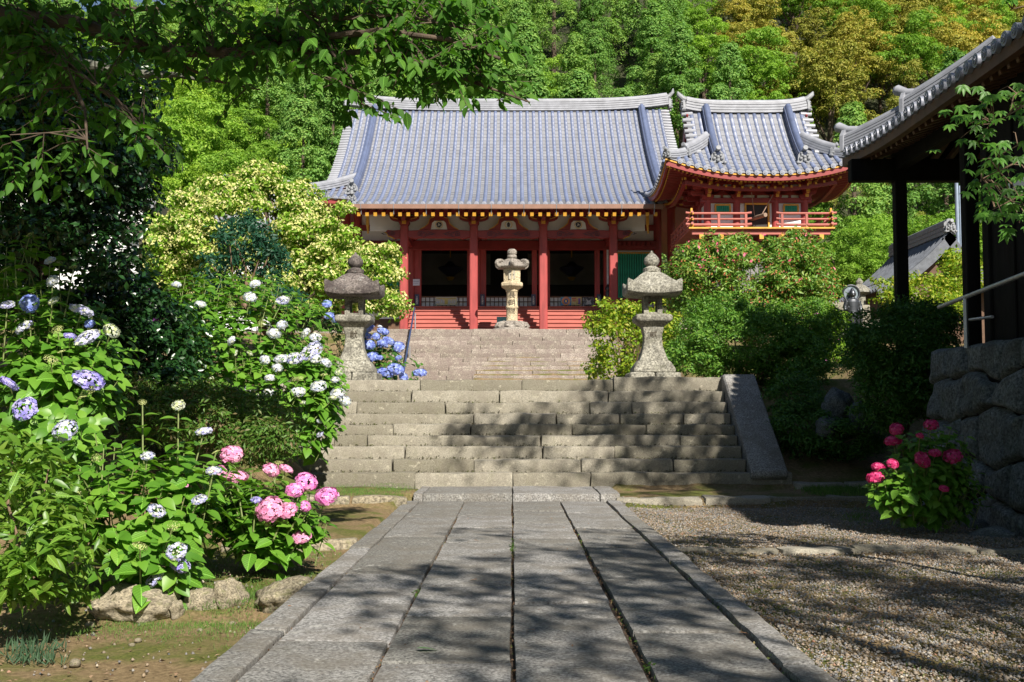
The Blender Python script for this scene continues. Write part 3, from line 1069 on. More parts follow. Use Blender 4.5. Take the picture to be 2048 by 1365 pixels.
def tile_roof(parent, rf, spacing=0.32, front_signs=(-1,), side_signs=(), full=(-1, 1), sides=(-1, 1), smin=0.0):
    """parts of the tiled roof: fields, cover rolls, end discs"""
    V, F = [], []
    n = 0
    field = MB()
    for sg in full:
        v, f = slope_mesh(rf, True, sg, smin=(smin if sg == -1 else 0.0))
        field.add(v, f)
    for sg in sides:
        v, f = slope_mesh(rf, False, sg, nx=30)
        field.add(v, f)
    me = bpy.data.meshes.new('roof')
    me.from_pydata(field.v, [], field.f)
    me.materials.append(m_tile)
    roof = link('roof', me, parent)
    for front, signs, edge, other in ((True, front_signs, rf.ex, rf.ey), (False, side_signs, rf.ey, rf.ex)):
        for sg in signs:
            k = int(edge / spacing)
            for i in range(-k, k + 1):
                u = i * spacing
                if front:
                    s1 = rf.ey - 0.1 if abs(u) < rf.gx - 0.05 else rf.ex - abs(u) - 0.05
                    s0 = smin if (abs(u) < (rf.kohai or 0) and sg == -1) else 0.0
                else:
                    s1 = min(rf.ey - abs(u) - 0.05, rf.ex - rf.gx + 0.8)
                    s0 = 0.0
                if s1 - s0 < 0.25: continue
                v, f = roll_VF(rf, u, s0, s1, front, sg)
                me = np_mesh('tile_roll', v, np.array(f), m_roll, False)
                link('tile_roll', me, roof)
                lx, ly = (u, sg * (rf.ey - s0 + 0.02)) if front else (sg * (rf.ex - s0 + 0.02), u)
                q = rf.p(lx, ly, not front, 0.045)
                if front: rz = (0 if sg == -1 else math.pi)
                else: rz = (math.pi / 2 if sg == 1 else -math.pi / 2)
                if rf.quarter: rz -= math.pi / 2
                link('tile_end', DISC, roof, q, (0.25 * 0, 0, rz))
    return roof


def eave_edge_path(rf, sg, inset, dz, n=24, x0=None, x1=None, s=0.0):
    x0 = -rf.ex if x0 is None else x0
    x1 = rf.ex if x1 is None else x1
    return [rf.p(x0 + (x1 - x0) * i / n, sg * (rf.ey - inset - s), False, dz) for i in range(n + 1)]


# ---------------------------------------------------------------- main hall
HX = -0.2
hall = thing('temple_hall', (HX, 52, TOPZ), 'red temple hall with a broad grey tiled roof and three dark doorways', 'temple')
ZE = W(700, 402, 48.4).z + 0.05
ZR = W(1012, 219, 57).z
roofH = Roof(HX, 57.0, 9.3, 8.6, 8.05, ZE, ZR, 0.42, 0.16, kohai=6.45, L=4.0)
SK = -1.25
rH = tile_roof(hall, roofH, 0.32, (-1,), (), (-1, 1), (-1, 1), smin=SK)
# kohai flank boards where the step canopy projects past the main eave
# main ridge, curved up at the ends
pts = []
for i in range(31):
    lx = -8.15 + 16.3 * i / 30
    pts.append((HX + lx, 57.0, ZR - 0.12 + 0.32 * (abs(lx) / 8.15) ** 4))
MB().sweep(ridge_profile(0.55, 0.62, 5, 0.12), pts).build('ridge', m_ridge, rH, True)
for sg in (-1, 1):
    e = Vector((HX + sg * 8.2, 57.0, ZR + 0.12))
    onigawara(rH, e + Vector((0, 0, -.15)), (sg, 0), 0.7, horn=False)
    MB().tube([e + Vector((-sg * .3, 0, .42)), e + Vector((0, 0, .55)), e + Vector((sg * .18, 0, .75)), e + Vector((sg * .2, 0, .95))], [.1, .12, .09, .03], 10).build('ridge_tip', m_oni, rH, True)
    # descending ridge
    gp = []
    for i in range(17):
        s_ = 0.62 + (roofH.ey - 0.75) * i / 16
        gp.append(roofH.p(sg * 6.75, -(roofH.ey - s_), False, 0.03 + (0.1 if i == 0 else 0)))
    MB().sweep(ridge_profile(0.34, 0.36, 3, 0.10), gp).build('descending_ridge', m_roll, rH, True)
    onigawara(rH, gp[0] + Vector((0, -.1, -.12)), (0, -1), 0.62)
    # hip ridge
    hp = []
    for i in range(13):
        s_ = 2.6 * (1 - i / 12) + 0.02
        hp.append(roofH.p(sg * (roofH.ex - s_), -(roofH.ey - s_), False, 0.02 + 0.1 * (i / 12) ** 3))
    MB().sweep(ridge_profile(0.32, 0.36, 3, 0.1), hp).build('hip_ridge', m_ridge, rH, True)
    onigawara(rH, hp[-1] + Vector((0, 0, -.1)), (sg, -1), 0.5)
    # corner ornament of the step canopy
    q = roofH.p(sg * 6.5, -(roofH.ey + 1.15), False, 0.05)
    onigawara(rH, q, (0, -1), 0.42)
    kp = [roofH.p(sg * 6.5, -(roofH.ey - s_), False, 0.02) for s_ in (-1.15, -.8, -.4, 0.0, .5)]
    MB().sweep(ridge_profile(0.26, 0.2, 2, 0.08), kp).build('canopy_ridge', m_roll, rH, True)
    # verge: short tiles stacked along the gable edge, bargeboard, gable wall
    n = 34
    vm = None
    for i in range(n):
        s_ = 1.7 + (roofH.ey - 1.9) * i / (n - 1)
        q = roofH.p(sg * 8.05, -(roofH.ey - s_), False, 0.05)
        if vm is None:
            vm = MB().tube([(-.32, 0, 0), (.1, 0, -.02)], 0.085, 8).mesh('verge_tile', m_ridge, True)
        link('verge_tile', vm, rH, q, (0, 0, 0 if sg > 0 else math.pi))
    MB().sweep([(-.04, -.45), (.04, -.45), (.04, -.02), (-.04, -.02)], [roofH.p(sg * 7.95, -(roofH.ey - s_), False, 0) for s_ in np.linspace(1.6, roofH.ey, 14)]).build('bargeboard', m_red, rH)
    MB().sweep([(-.04, -.45), (.04, -.45), (.04, -.02), (-.04, -.02)], [roofH.p(sg * 7.95, (roofH.ey - s_), False, 0) for s_ in np.linspace(1.6, roofH.ey, 14)]).build('bargeboard', m_red, rH)
    poly = [(57 - (roofH.ey - s_), float(roofH.z(0, roofH.ey - s_)) - .25) for s_ in np.linspace(2.2, roofH.ey, 8)] + [(57 + (roofH.ey - s_), float(roofH.z(0, roofH.ey - s_)) - .25) for s_ in np.linspace(roofH.ey, 2.2, 8)]
    MB().prism(poly, 'x', HX + sg * 7.0, HX + sg * 7.1).build('gable_wall', m_plaster, hall)

# eave boards, gutter, rafters
KE = 57 - roofH.ey - 1.25                       # y of the canopy eave
zK = float(roofH.z(0, -(roofH.ey + 1.25)))
boxpart('eave_board', m_dred, hall, HX - 6.4, HX + 6.4, KE + .02, KE + .2, zK - .13, zK - .02)
gut = MB()
gut.sweep([(-.11, -.16), (.11, -.16), (.12, .02), (.09, .02), (.08, -.13), (-.08, -.13), (-.09, .02), (-.12, .02)], [(HX - 6.5, KE - .07, zK - .03), (HX, KE - .07, zK - .04), (HX + 6.5, KE - .07, zK - .03)])
gutter = gut.build('gutter', m_copper, hall)
for i in range(10):
    x = HX - 6.1 + i * 1.36
    MB().tube([(x, KE - .20, zK - .0), (x, KE - .20, zK - .2), (x, KE - .06, zK - .22), (x, KE - .05, zK - .42)], 0.014, 5).build('gutter_hanger', m_steel, hall)
RS = 0.345
raf = MB().box(-.065, .065, 0, 4.6, -.07, .07).mesh('rafter', m_dred)
tipm = MB().box(-.072, .072, -.012, .05, -.078, .078).mesh('rafter_tip', m_yel)
slope_a = math.atan(0.42)
for i in range(-18, 19):
    x = HX + i * RS
    link('rafter', raf, hall, (x, KE + .03, zK - .40), (slope_a, 0, 0))
    link('rafter_tip', tipm, hall, (x, KE + .02, zK - .403), (slope_a, 0, 0))
sof = MB()
sof.add([(HX - 6.4, KE + .1, zK - .1), (HX + 6.4, KE + .1, zK - .1), (HX + 6.4, 52.2, zK - .1 + (52.1 - KE) * .42), (HX - 6.4, 52.2, zK - .1 + (52.1 - KE) * .42)], [(0, 1, 2, 3)])
sof.build('soffit_boards', m_dred, hall)
# main eaves to the left and right of the canopy
for sg in (-1, 1):
    ep = [roofH.p(sg * x, -(roofH.ey - .05), False, -.1) for x in np.linspace(6.3, 9.25, 8)]
    MB().sweep([(-.06, -.14), (.06, -.14), (.06, .05), (-.06, .05)], ep).build('eave_board', m_red, hall)
    MB().sweep([(-.05, -.03), (.05, -.03), (.05, .03), (-.05, .03)], [p + Vector((0, -.02, .06)) for p in ep]).build('eave_trim', m_yel, hall)
    for i in range(9):
        x = sg * (6.55 + i * .32)
        q = roofH.p(x, -(roofH.ey - .25), False, -.28)
        link('rafter', raf, hall, q, (slope_a, 0, 0), (1, min(1, max(.06, (9.0 - abs(x)) / 4.6)), 1))
        link('rafter_tip', tipm, hall, q + Vector((0, -.012, -.004)), (slope_a, 0, 0))
    MB().add([roofH.p(sg * 6.3, -(roofH.ey - .1), False, -.12), roofH.p(sg * 9.2, -(roofH.ey - .1), False, -.12), (HX + sg * 9.2, 52.2, ZE + .95), (HX + sg * 6.3, 52.2, ZE + .95)], [(0, 1, 2, 3)]).build('soffit_boards', m_dred, hall)
    ep = [roofH.p(sg * 9.2, ly, True, -.1) for ly in np.linspace(-8.5, 8.5, 14)]
    MB().sweep([(-.06, -.14), (.06, -.14), (.06, .05), (-.06, .05)], ep).build('eave_board', m_red, hall)
    MB().add([(HX + sg * 9.2, 48.5, ZE - .1), (HX + sg * 9.2, 65.4, ZE - .1), (HX + sg * 7.0, 64, ZE + .9), (HX + sg * 7.0, 50, ZE + .9)], [(0, 1, 2, 3)]).build('soffit_boards', m_dred, hall)

# columns
CY = 49.0
colx = [(px - 1024) / FPX * CY for px in (807, 947, 1087, 1228)]
z_beam0, z_beam1 = W(1024, 478, CY).z, W(1024, 461, CY).z
zc_top = W(1024, 452, CY).z
for x in colx:
    MB().box(x - .175, x + .175, CY - .175, CY + .175, TOPZ - .02, zc_top).build('column', m_redcol, hall, bevel=.035)
    boxpart('column_base', m_step2, hall, x - .27, x + .27, CY - .27, CY + .27, TOPZ - .05, TOPZ + .06)
# rainbow beams with carved scrolls
def scroll(parent, x, y, z, sc, flip):
    pts = []
    for i in range(26):
        a = i / 25 * 3.6 * math.pi
        r = 0.16 * (1 - i / 27) * sc
        pts.append((x + flip * (r * math.cos(a)), y, z + r * math.sin(a) * .8))
    mb = MB().tube(pts, 0.014, 4)
    for k in range(3):
        mb.tube([(x + flip * (.16 + .13 * k + .12 * math.sin(t * 3.0)) * sc, y, z + (.06 - .11 * t + .05 * (k % 2)) * sc) for t in np.linspace(0, 1, 7)], 0.013, 4)
    mb.tube([(x + flip * .1 * sc, y, z - .16 * sc), (x + flip * .3 * sc, y, z - .06 * sc), (x + flip * .62 * sc, y, z + .02 * sc)], 0.012, 4)
    mb.build('carved_scroll', m_carve, parent)
for i in range(3):
    x0, x1 = colx[i] + .17, colx[i + 1] - .17
    zz0, zz1 = z_beam0, z_beam1
    poly = [(x0, zz0 + .05), (x0 + .35, zz0 - .02), (x0 + .45, zz0 + .03), (x1 - .45, zz0 + .03), (x1 - .35, zz0 - .02), (x1, zz0 + .05), (x1, zz1 - .03), ((x0 + x1) / 2, zz1 + .02), (x0, zz1 - .03)]
    bm_ = MB().prism(poly, 'y', CY - .15, CY + .15).build('rainbow_beam', m_red, hall, bevel=.012)
    scroll(bm_, x0 + .55, CY - .158, (zz0 + zz1) / 2 + .0, 1.0, 1)
    scroll(bm_, x1 - .55, CY - .158, (zz0 + zz1) / 2 + .0, 1.0, -1)
for sg, x in ((-1, colx[0]), (1, colx[3])):
    xa = x + sg * .17
    poly = [(xa, z_beam0 + .02), (xa + sg * .25, z_beam0 - .02), (xa + sg * .36, z_beam0 + .06), (xa + sg * .5, z_beam0 + .1), (xa + sg * .56, z_beam0 + .22), (xa + sg * .66, z_beam1 - .1), (xa + sg * .55, z_beam1 - .0), (xa + sg * .3, z_beam1 - .02), (xa, z_beam1)]
    nose = MB().prism(poly, 'y', CY - .13, CY + .13).build('beam_nose', m_red, hall, bevel=.02)
    scroll(nose, xa + sg * .34, CY - .14, (z_beam0 + z_beam1) / 2 + .02, .8, sg)
    MB().tube([(xa + sg * .25, CY - .135, z_beam0 - .02), (xa + sg * .38, CY - .135, z_beam0 + .05), (xa + sg * .52, CY - .135, z_beam0 + .1), (xa + sg * .58, CY - .135, z_beam0 + .22), (xa + sg * .67, CY - .135, z_beam1 - .1)], .022, 5).build('nose_trim', m_yel, nose)

# bracket sets
def bracket_mesh(w=1.3):
    mb = MB()
    mb.prism([(-.16, 0), (.16, 0), (.23, .12), (.23, .22), (-.23, .22), (-.23, .12)], 'y', -.2, .2)
    h = w / 2
    mb.prism([(-h * .45, .2), (h * .45, .2), (h * .75, .24), (h * .95, .31), (h, .42), (-h, .42), (-h * .95, .31), (-h * .75, .24)], 'y', -.09, .09)
    mb.prism([(-.55, .2), (.3, .2), (.3, .42), (-.62, .42), (-.6, .3)], 'x', -.085, .085)
    for c in (-h + .12, 0, h - .12):
        mb.prism([(c - .1, .42), (c + .1, .42), (c + .15, .49), (c + .15, .57), (c - .15, .57), (c - .15, .49)], 'y', -.13, .13)
    return mb.mesh('bracket', m_red, bevel=.008)
BR = bracket_mesh()
nosem = MB().box(-.09, .09, -.03, .02, 0, .14).box(-.075, .075, -.16, -.02, .14, .2).box(-.10, .10, -.2, .02, .2, .34).mesh('bracket_nose', m_yel, bevel=.006)
zt = zc_top
for x in colx:
    link('bracket', BR, hall, (x, CY, zt - .02), None, (1, 1, 1))
    link('bracket_nose', nosem, hall, (x, CY - .22, zt + .05), None, (1, 1, 1.25))
zpur = zt + .5
boxpart('eave_purlin', m_red, hall, HX - 6.3, HX + 6.3, CY - .12, CY + .12, zpur, zpur + .24)
boxpart('plaster_band', m_plaster, hall, HX - 6.0, HX + 6.0, CY + .22, CY + .26, z_beam1 + .0, zpur + .05, 0)
boxpart('upper_tie_beam', m_red, hall, HX - 6.2, HX + 6.2, CY - .08, CY + .2, z_beam1 + .1, z_beam1 + .28) if False else None
# yellow lip curves beside each bracket and the frog-leg struts
def crest(parent, x, y, z, r, kind):
    ring = MB()
    n = 28
    ring.add([(x + r * math.cos(a), y, z + r * math.sin(a)) for a in np.linspace(0, 2 * math.pi, n, False)] + [(x + r * .86 * math.cos(a), y, z + r * .86 * math.sin(a)) for a in np.linspace(0, 2 * math.pi, n, False)], [(i, (i + 1) % n, n + (i + 1) % n, n + i) for i in range(n)])
    ring.build('crest_ring', m_gold, parent)
    mb = MB()
    yy = y - .006
    if kind == 'tomoe':
        for k in range(3):
            a0 = k * 2.094 + .6
            out_, in_ = [], []
            for i in range(13):
                t = i / 12
                a = a0 + t * 2.6
                rc = r * (.38 + .36 * t)
                wd = r * .2 * (1 - t) ** .7 + .003
                out_.append((x + (rc + wd) * math.cos(a), yy, z + (rc + wd) * math.sin(a)))
                in_.append((x + (rc - wd) * math.cos(a), yy, z + (rc - wd) * math.sin(a)))
            mb.add(out_ + in_, [(i, i + 1, 13 + i + 1, 13 + i) for i in range(12)])
            mb.add([(x + r * .38 * math.cos(a0) + r * .2 * math.cos(t), yy - .003, z + r * .38 * math.sin(a0) + r * .2 * math.sin(t)) for t in np.linspace(0, 6.283, 12, False)], [tuple(range(12))])
    else:
        for k, (a, L) in enumerate(((-2.2, .7), (-1.57, .75), (-.94, .7), (1.0, .6), (1.57, .8), (2.14, .6), (.35, .55), (2.8, .55))):
            d = Vector((math.cos(a), 0, math.sin(a)))
            s_ = Vector((-d.z, 0, d.x))
            c0 = Vector((x, yy - .002 * k, z))
            mb.add([c0, c0 + d * r * L * .5 + s_ * r * .2, c0 + d * r * L, c0 + d * r * L * .5 - s_ * r * .2], [(0, 1, 2, 3)])
    mb.build('crest_figure', m_carve, parent)
zfl = z_beam1
for i in range(3):
    xc = (colx[i] + colx[i + 1]) / 2
    h_ = zpur - zfl
    for sg in (-1, 1):
        poly = [(xc + sg * .28, zfl + h_ * .98), (xc + sg * .22, zfl + h_ * .80), (xc + sg * .40, zfl + h_ * .72), (xc + sg * .46, zfl + h_ * .4), (xc + sg * .62, zfl + h_ * .2), (xc + sg * .85, zfl + .01), (xc + sg * .36, zfl + .01), (xc + sg * .3, zfl + h_ * .45), (xc + sg * .2, zfl + h_ * .6), (xc, zfl + h_ * .62), (xc, zfl + h_ * .98)]
        fl = MB().prism(poly if sg > 0 else poly[::-1], 'y', CY - .1, CY + .1).build('frog_leg_strut', m_red, hall)
        MB().tube([(p[0], CY - .11, p[1]) for p in (poly[1], poly[2], poly[3], poly[4], poly[5])], .018, 5).build('strut_trim', m_yel, fl)
    pn = MB().prism([(xc - .36, zfl + .01), (xc + .36, zfl + .01), (xc + .3, zfl + h_ * .45), (xc + .2, zfl + h_ * .58), (xc - .2, zfl + h_ * .58), (xc - .3, zfl + h_ * .45)], 'y', CY - .06, CY - .03).build('crest_panel', m_plaster, hall)
    crest(pn, xc, CY - .07, zfl + h_ * .33, .165, 'tomoe' if i != 1 else 'leaf')
    boxpart('strut_cap', m_red, hall, xc - .34, xc + .34, CY - .12, CY + .12, zpur - .1, zpur + .01)
for x in colx:
    for sg in (-1, 1):
        MB().tube([(x + sg * .62, CY - .1, zpur - .04), (x + sg * .5, CY - .12, zpur - .16), (x + sg * .28, CY - .12, zpur - .22)], .024, 5).build('bracket_trim', m_yel, hall)

# hall body behind: front wall plane
WY = 52.0
FLZ = W(1024, 613, 51.6).z
z_lint0, z_lint1 = W(1024, 502, WY).z, W(1024, 485, WY).z
wcol = [(px - 1024) / FPX * WY for px in (690, 822, 955, 1085, 1216, 1345)]
zwt = ZE + 0.9
for x in wcol:
    MB().tube([(x, WY, TOPZ + .1), (x, WY, zwt)], 0.19, 16).build('wall_column', m_redcol, hall, True)
for x in (HX - 6.9, HX + 6.9):
    MB().tube([(x, WY, TOPZ + .1), (x, WY, zwt)], 0.19, 16).build('wall_column', m_redcol, hall, True)
boxpart('lintel_beam', m_red, hall, HX - 6.95, HX + 6.95, WY - .2, WY + .1, z_lint0 + .02, z_lint1 + .05)
boxpart('head_beam', m_red, hall, HX - 6.95, HX + 6.95, WY - .16, WY + .1, z_lint1 + .52, z_lint1 + .78)
boxpart('plaster_band', m_plaster, hall, HX - 6.9, HX + 6.9, WY - .02, WY + .04, z_lint1 + .02, zwt + .1, 0)
boxpart('top_beam', m_red, hall, HX - 6.95, HX + 6.95, WY - .18, WY + .1, z_lint1 + 1.28, z_lint1 + 1.5)
for x in wcol:
    link('bracket', BR, hall, (x, WY - .15, z_lint1 + 1.5), None, (.9, 1, .9))
# connecting beams from the wall to the canopy columns
for x in colx:
    boxpart('tie_beam', m_red, hall, x - .11, x + .11, CY + .15, WY, z_beam0 + .05, z_beam0 + .35)
# the three doorways
for i, (pa, pb) in enumerate(((842, 934), (972, 1064), (1100, 1190))):
    xa, xb = (pa - 1024) / FPX * WY, (pb - 1024) / FPX * WY
    for (u, v) in ((xa - .32, xa), (xb, xb + .24)):
        boxpart('door_post', m_redcol, hall, u, v, WY - .1, WY + .12, FLZ - .05, z_lint0 + .04)
    # low lattice barrier with white squares
    zl0, zl1 = FLZ + .02, W(1024, 594, WY).z
    lat = MB()
    lat.box(xa, xb, WY + .0, WY + .06, zl1 - .03, zl1 + .03)
    lat.box(xa, xb, WY + .0, WY + .06, (zl0 + zl1) / 2 - .015, (zl0 + zl1) / 2 + .015)
    nn = 11
    for k in range(nn + 1):
        x = xa + (xb - xa) * k / nn
        lat.box(x - .016, x + .016, WY + .003, WY + .057, zl0, zl1 - .02)
    l_ = lat.build('lattice_barrier', m_brownwood, hall)
    MB().box(xa, xb, WY + .07, WY + .08, zl0, zl1).build('lattice_paper', m_plaster, l_)
# side walls, slatted green windows in the outer bays
for sg in (-1, 1):
    xin = wcol[4] + .2 if sg > 0 else wcol[1] - .2
    xout = HX + sg * 6.75
    x0, x1 = min(xin, xout), max(xin, xout)
    boxpart('sill_wall', m_plaster, hall, x0, x1, WY - .02, WY + .05, TOPZ + .9, z_lint0, 0)
    boxpart('sill_beam', m_red, hall, x0, x1, WY - .15, WY + .05, W(0, 602, WY).z - .14, W(0, 602, WY).z + .12)
    boxpart('head_shelf', m_red, hall, x0, x1, WY - .3, WY + .05, W(0, 497, WY).z - .1, W(0, 497, WY).z + .12)
    for k in range(9):
        x = x0 + (x1 - x0) * (k + .5) / 9
        boxpart('shelf_bracket', m_red, hall, x - .06, x + .06, WY - .45, WY - .28, W(0, 491, WY).z - .06, W(0, 491, WY).z + .1)
    za, zb = W(0, 597, WY).z, W(0, 508, WY).z
    wa, wb = (x0 + .05, x0 + 1.9) if sg > 0 else (x1 - 1.9, x1 - .05)
    win = boxpart('slatted_window', m_dark, hall, wa, wb, WY - .06, WY - .03, za, zb, 0)
    for (a_, b_, c_, d_) in ((wa - .06, wb + .06, zb - .03, zb + .06), (wa - .06, wb + .06, za - .07, za + .02), (wa - .08, wa, za, zb), (wb, wb + .08, za, zb)):
        boxpart('window_frame', m_yel, win, a_, b_, WY - .12, WY - .02, c_, d_)
    sl = MB().prism([(-.045, 0), (0, -.045), (.045, 0), (0, .045)], 'z', za, zb).mesh('slat', m_green)
    ns = 17
    for k in range(ns):
        link('slat', sl, win, (wa + (wb - wa) * (k + .5) / ns, WY - .1, 0))
m_inner = simple('dimmed_plaster', (0.26, 0.25, 0.24), 0.9, 0.2, 1.0)  # inner plaster darkened so the room's dimness sits in its colour
# under-floor and body
boxpart('floor', m_brownwood, hall, HX - 6.9, HX + 6.9, WY - .15, 63, FLZ - .2, FLZ, 0)
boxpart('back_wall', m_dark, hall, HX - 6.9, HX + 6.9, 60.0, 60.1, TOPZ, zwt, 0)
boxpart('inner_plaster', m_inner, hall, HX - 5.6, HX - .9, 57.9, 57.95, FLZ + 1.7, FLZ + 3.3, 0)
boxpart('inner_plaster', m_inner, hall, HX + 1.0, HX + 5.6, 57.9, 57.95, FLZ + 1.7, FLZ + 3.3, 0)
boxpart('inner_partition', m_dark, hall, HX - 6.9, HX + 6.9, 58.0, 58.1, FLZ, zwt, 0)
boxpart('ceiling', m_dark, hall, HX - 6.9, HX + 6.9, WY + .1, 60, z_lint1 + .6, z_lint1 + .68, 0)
for sg in (-1, 1):
    boxpart('side_wall', m_plaster, hall, HX + sg * 6.9 - .06, HX + sg * 6.9 + .06, WY, 62, TOPZ, zwt, 0)
    boxpart('base_wall', m_brownwood, hall, *sorted((HX + sg * 4.9, HX + sg * 6.9)), WY + .05, WY + .1, TOPZ, TOPZ + 1.0, 0)
# inner hanging lanterns (hexagonal, dark with gilt ribs)
for xx in (-3.0, 2.9):
    lt = MB().lathe([(.14, 0), (.62, .36), (.68, .42), (.3, .56), (.1, .75)], (xx, 55.0, FLZ + 1.75), square=6).build('hanging_lantern', simple('lantern_black', (.03, .03, .05), .4), hall)
    MB().lathe([(.1, -.12), (.22, 0.02), (.12, .06)], (xx, 55.0, FLZ + 1.7), 10).build('lantern_boss', m_gold, lt)
    MB().tube([(xx, 55.0, FLZ + 2.7), (xx, 55.0, z_lint1 + .6)], .03, 6).build('lantern_chain', m_gold, lt)
# red wooden steps up to the floor
nst = 7
xs0, xs1 = W(835, 640, 51).x - .35, W(1236, 640, 51).x + .1
for k in range(nst):
    z1 = TOPZ + (FLZ - TOPZ) * (k + 1) / nst
    y0 = 49.55 + 2.3 * k / nst
    boxpart('step_plank', m_redfade, hall, xs0, xs1, y0, y0 + .42, z1 - .055, z1, .012)
    boxpart('step_riser', m_redfade, hall, xs0 + .02, xs1 - .02, y0 + .05, y0 + .09, z1 - (FLZ - TOPZ) / nst, z1 - .05, 0)
MB().prism([(49.45, TOPZ), (51.9, FLZ - .05), (51.9, FLZ + .16), (49.45, TOPZ + .24)], 'x', xs0 - .14, xs0 - .02).build('stair_string', m_redfade, hall, bevel=.01)
MB().prism([(49.45, TOPZ), (51.9, FLZ - .05), (51.9, FLZ + .16), (49.45, TOPZ + .24)], 'x', xs1 + .02, xs1 + .14).build('stair_string', m_redfade, hall, bevel=.01)
# newel post with bronze finial, white downpipe
m_bronze = simple('dark_bronze', (0.07, 0.075, 0.085), 0.4, 0.3, 6, metal=0.7)
np_ = W(1216, 612, 51.4)
MB().tube([(np_.x, 51.4, FLZ), (np_.x, 51.4, FLZ + .42)], .11, 12).build('newel_post', m_redfade, hall, True)
MB().lathe([(.12, 0), (.12, .22), (.09, .25), (.13, .33), (.12, .42), (.03, .55), (.005, .6)], (np_.x, 51.4, FLZ + .42), 14).build('newel_finial', m_bronze, hall, True)
MB().tube([(np_.x + .02, 51.72, FLZ + .6), (np_.x + .02, 51.72, z_lint0)], .045, 8).build('downpipe', simple('pale_pipe', (.6, .62, .68), .5), hall, True)
for k, (sg, px) in enumerate(((-1, 735), (1, 1295))):     # yellow drop ornaments below the canopy corners
    q = W(px, 440, 48.6)
    MB().box(q.x - .06, q.x + .06, q.y - .06, q.y + .06, q.z - .25, q.z + .3).tube([(q.x, q.y, q.z - .2), (q.x + .03, q.y, q.z - .6)], [.055, .04], 6).build('drop_ornament', m_yel, hall)

# ================================================================== BELL TOWER
TX, TY = 9.54, 45.8
BASEZ = 4.65
tow = thing('bell_tower', (TX, TY, BASEZ), 'two storey red bell tower with balcony and curved tiled roof', 'bell tower')
tze = W(1516, 347, 42.4).z - .02
tzr = W(1498, 223, 45.8).z
rfT = Roof(TX, TY, 3.75, 3.4, 2.48, tze, tzr, 0.62, 0.62, L=3.4)
rT = tile_roof(tow, rfT, 0.32, (-1,), (-1,), (-1, 1), (-1, 1))
pts = [(TX + lx, TY, tzr - .1 + .18 * (abs(lx) / 2.55) ** 4) for lx in np.linspace(-2.5, 2.5, 17)]
MB().sweep(ridge_profile(0.45, 0.52, 4, 0.11), pts).build('ridge', m_ridge, rT, True)
for sg in (-1, 1):
    e = Vector((TX + sg * 2.53, TY, tzr - .05))
    onigawara(rT, e, (sg, 0), 0.6, horn=False)
    MB().tube([e + Vector((-sg * .35, 0, .5)), e + Vector((0, 0, .56)), e + Vector((sg * .2, 0, .74)), e + Vector((sg * .24, 0, .86))], [.1, .12, .1, .03], 10).build('ridge_tip', m_oni, rT, True)
    gp = [rfT.p(sg * 1.66, -(rfT.ey - s_), False, 0.04) for s_ in np.linspace(0.75, rfT.ey - .05, 13)]
    MB().sweep(ridge_profile(0.34, 0.36, 3, 0.12), gp).build('descending_ridge', m_roll, rT, True)
    onigawara(rT, gp[0] + Vector((0, -.1, -.12)), (0, -1), 0.62)
    hp = [rfT.p(sg * (rfT.ex - s_), -(rfT.ey - s_), False, 0.02) for s_ in np.linspace(2.0, 0.9, 8)]
    MB().sweep(ridge_profile(0.32, 0.42, 4, 0.1), hp).build('hip_ridge', m_ridge, rT, True)
    onigawara(rT, hp[-1] + Vector((0, 0, -.06)), (sg, -1), 0.5)
    hp = [rfT.p(sg * (rfT.ex - s_), -(rfT.ey - s_), False, 0.0) for s_ in np.linspace(0.95, 0.05, 8)]
    MB().sweep(ridge_profile(0.28, 0.3, 3, 0.09), hp).build('hip_ridge', m_ridge, rT, True)
    onigawara(rT, hp[-1] + Vector((0, 0, -.04)), (sg, -1), 0.42)
    vm = MB().tube([(-.3, 0, 0), (.14, 0, -.02)], 0.09, 10).mesh('verge_tile', m_ridge, True)
    for i in range(9):
        q = rfT.p(sg * 2.5, -(rfT.ey - 1.25 - 2.0 * i / 8), False, 0.04)
        link('verge_tile', vm, rT, q, (0, 0, 0 if sg > 0 else math.pi))
    for s2 in (-1, 1):
        MB().sweep([(-.035, -.4), (.035, -.4), (.035, -.05), (-.035, -.05)], [rfT.p(sg * 2.42, s2 * (rfT.ey - s_), False, 0) for s_ in np.linspace(1.2, rfT.ey, 9)]).build('bargeboard', m_red, rT)
    poly = [(TY - (rfT.ey - s_), float(rfT.z(0, rfT.ey - s_)) - .2) for s_ in np.linspace(1.6, rfT.ey, 6)] + [(TY + (rfT.ey - s_), float(rfT.z(0, rfT.ey - s_)) - .2) for s_ in np.linspace(rfT.ey, 1.6, 6)]
    MB().prism(poly, 'x', TX + sg * 1.75, TX + sg * 1.85).build('gable_wall', m_plaster, tow)

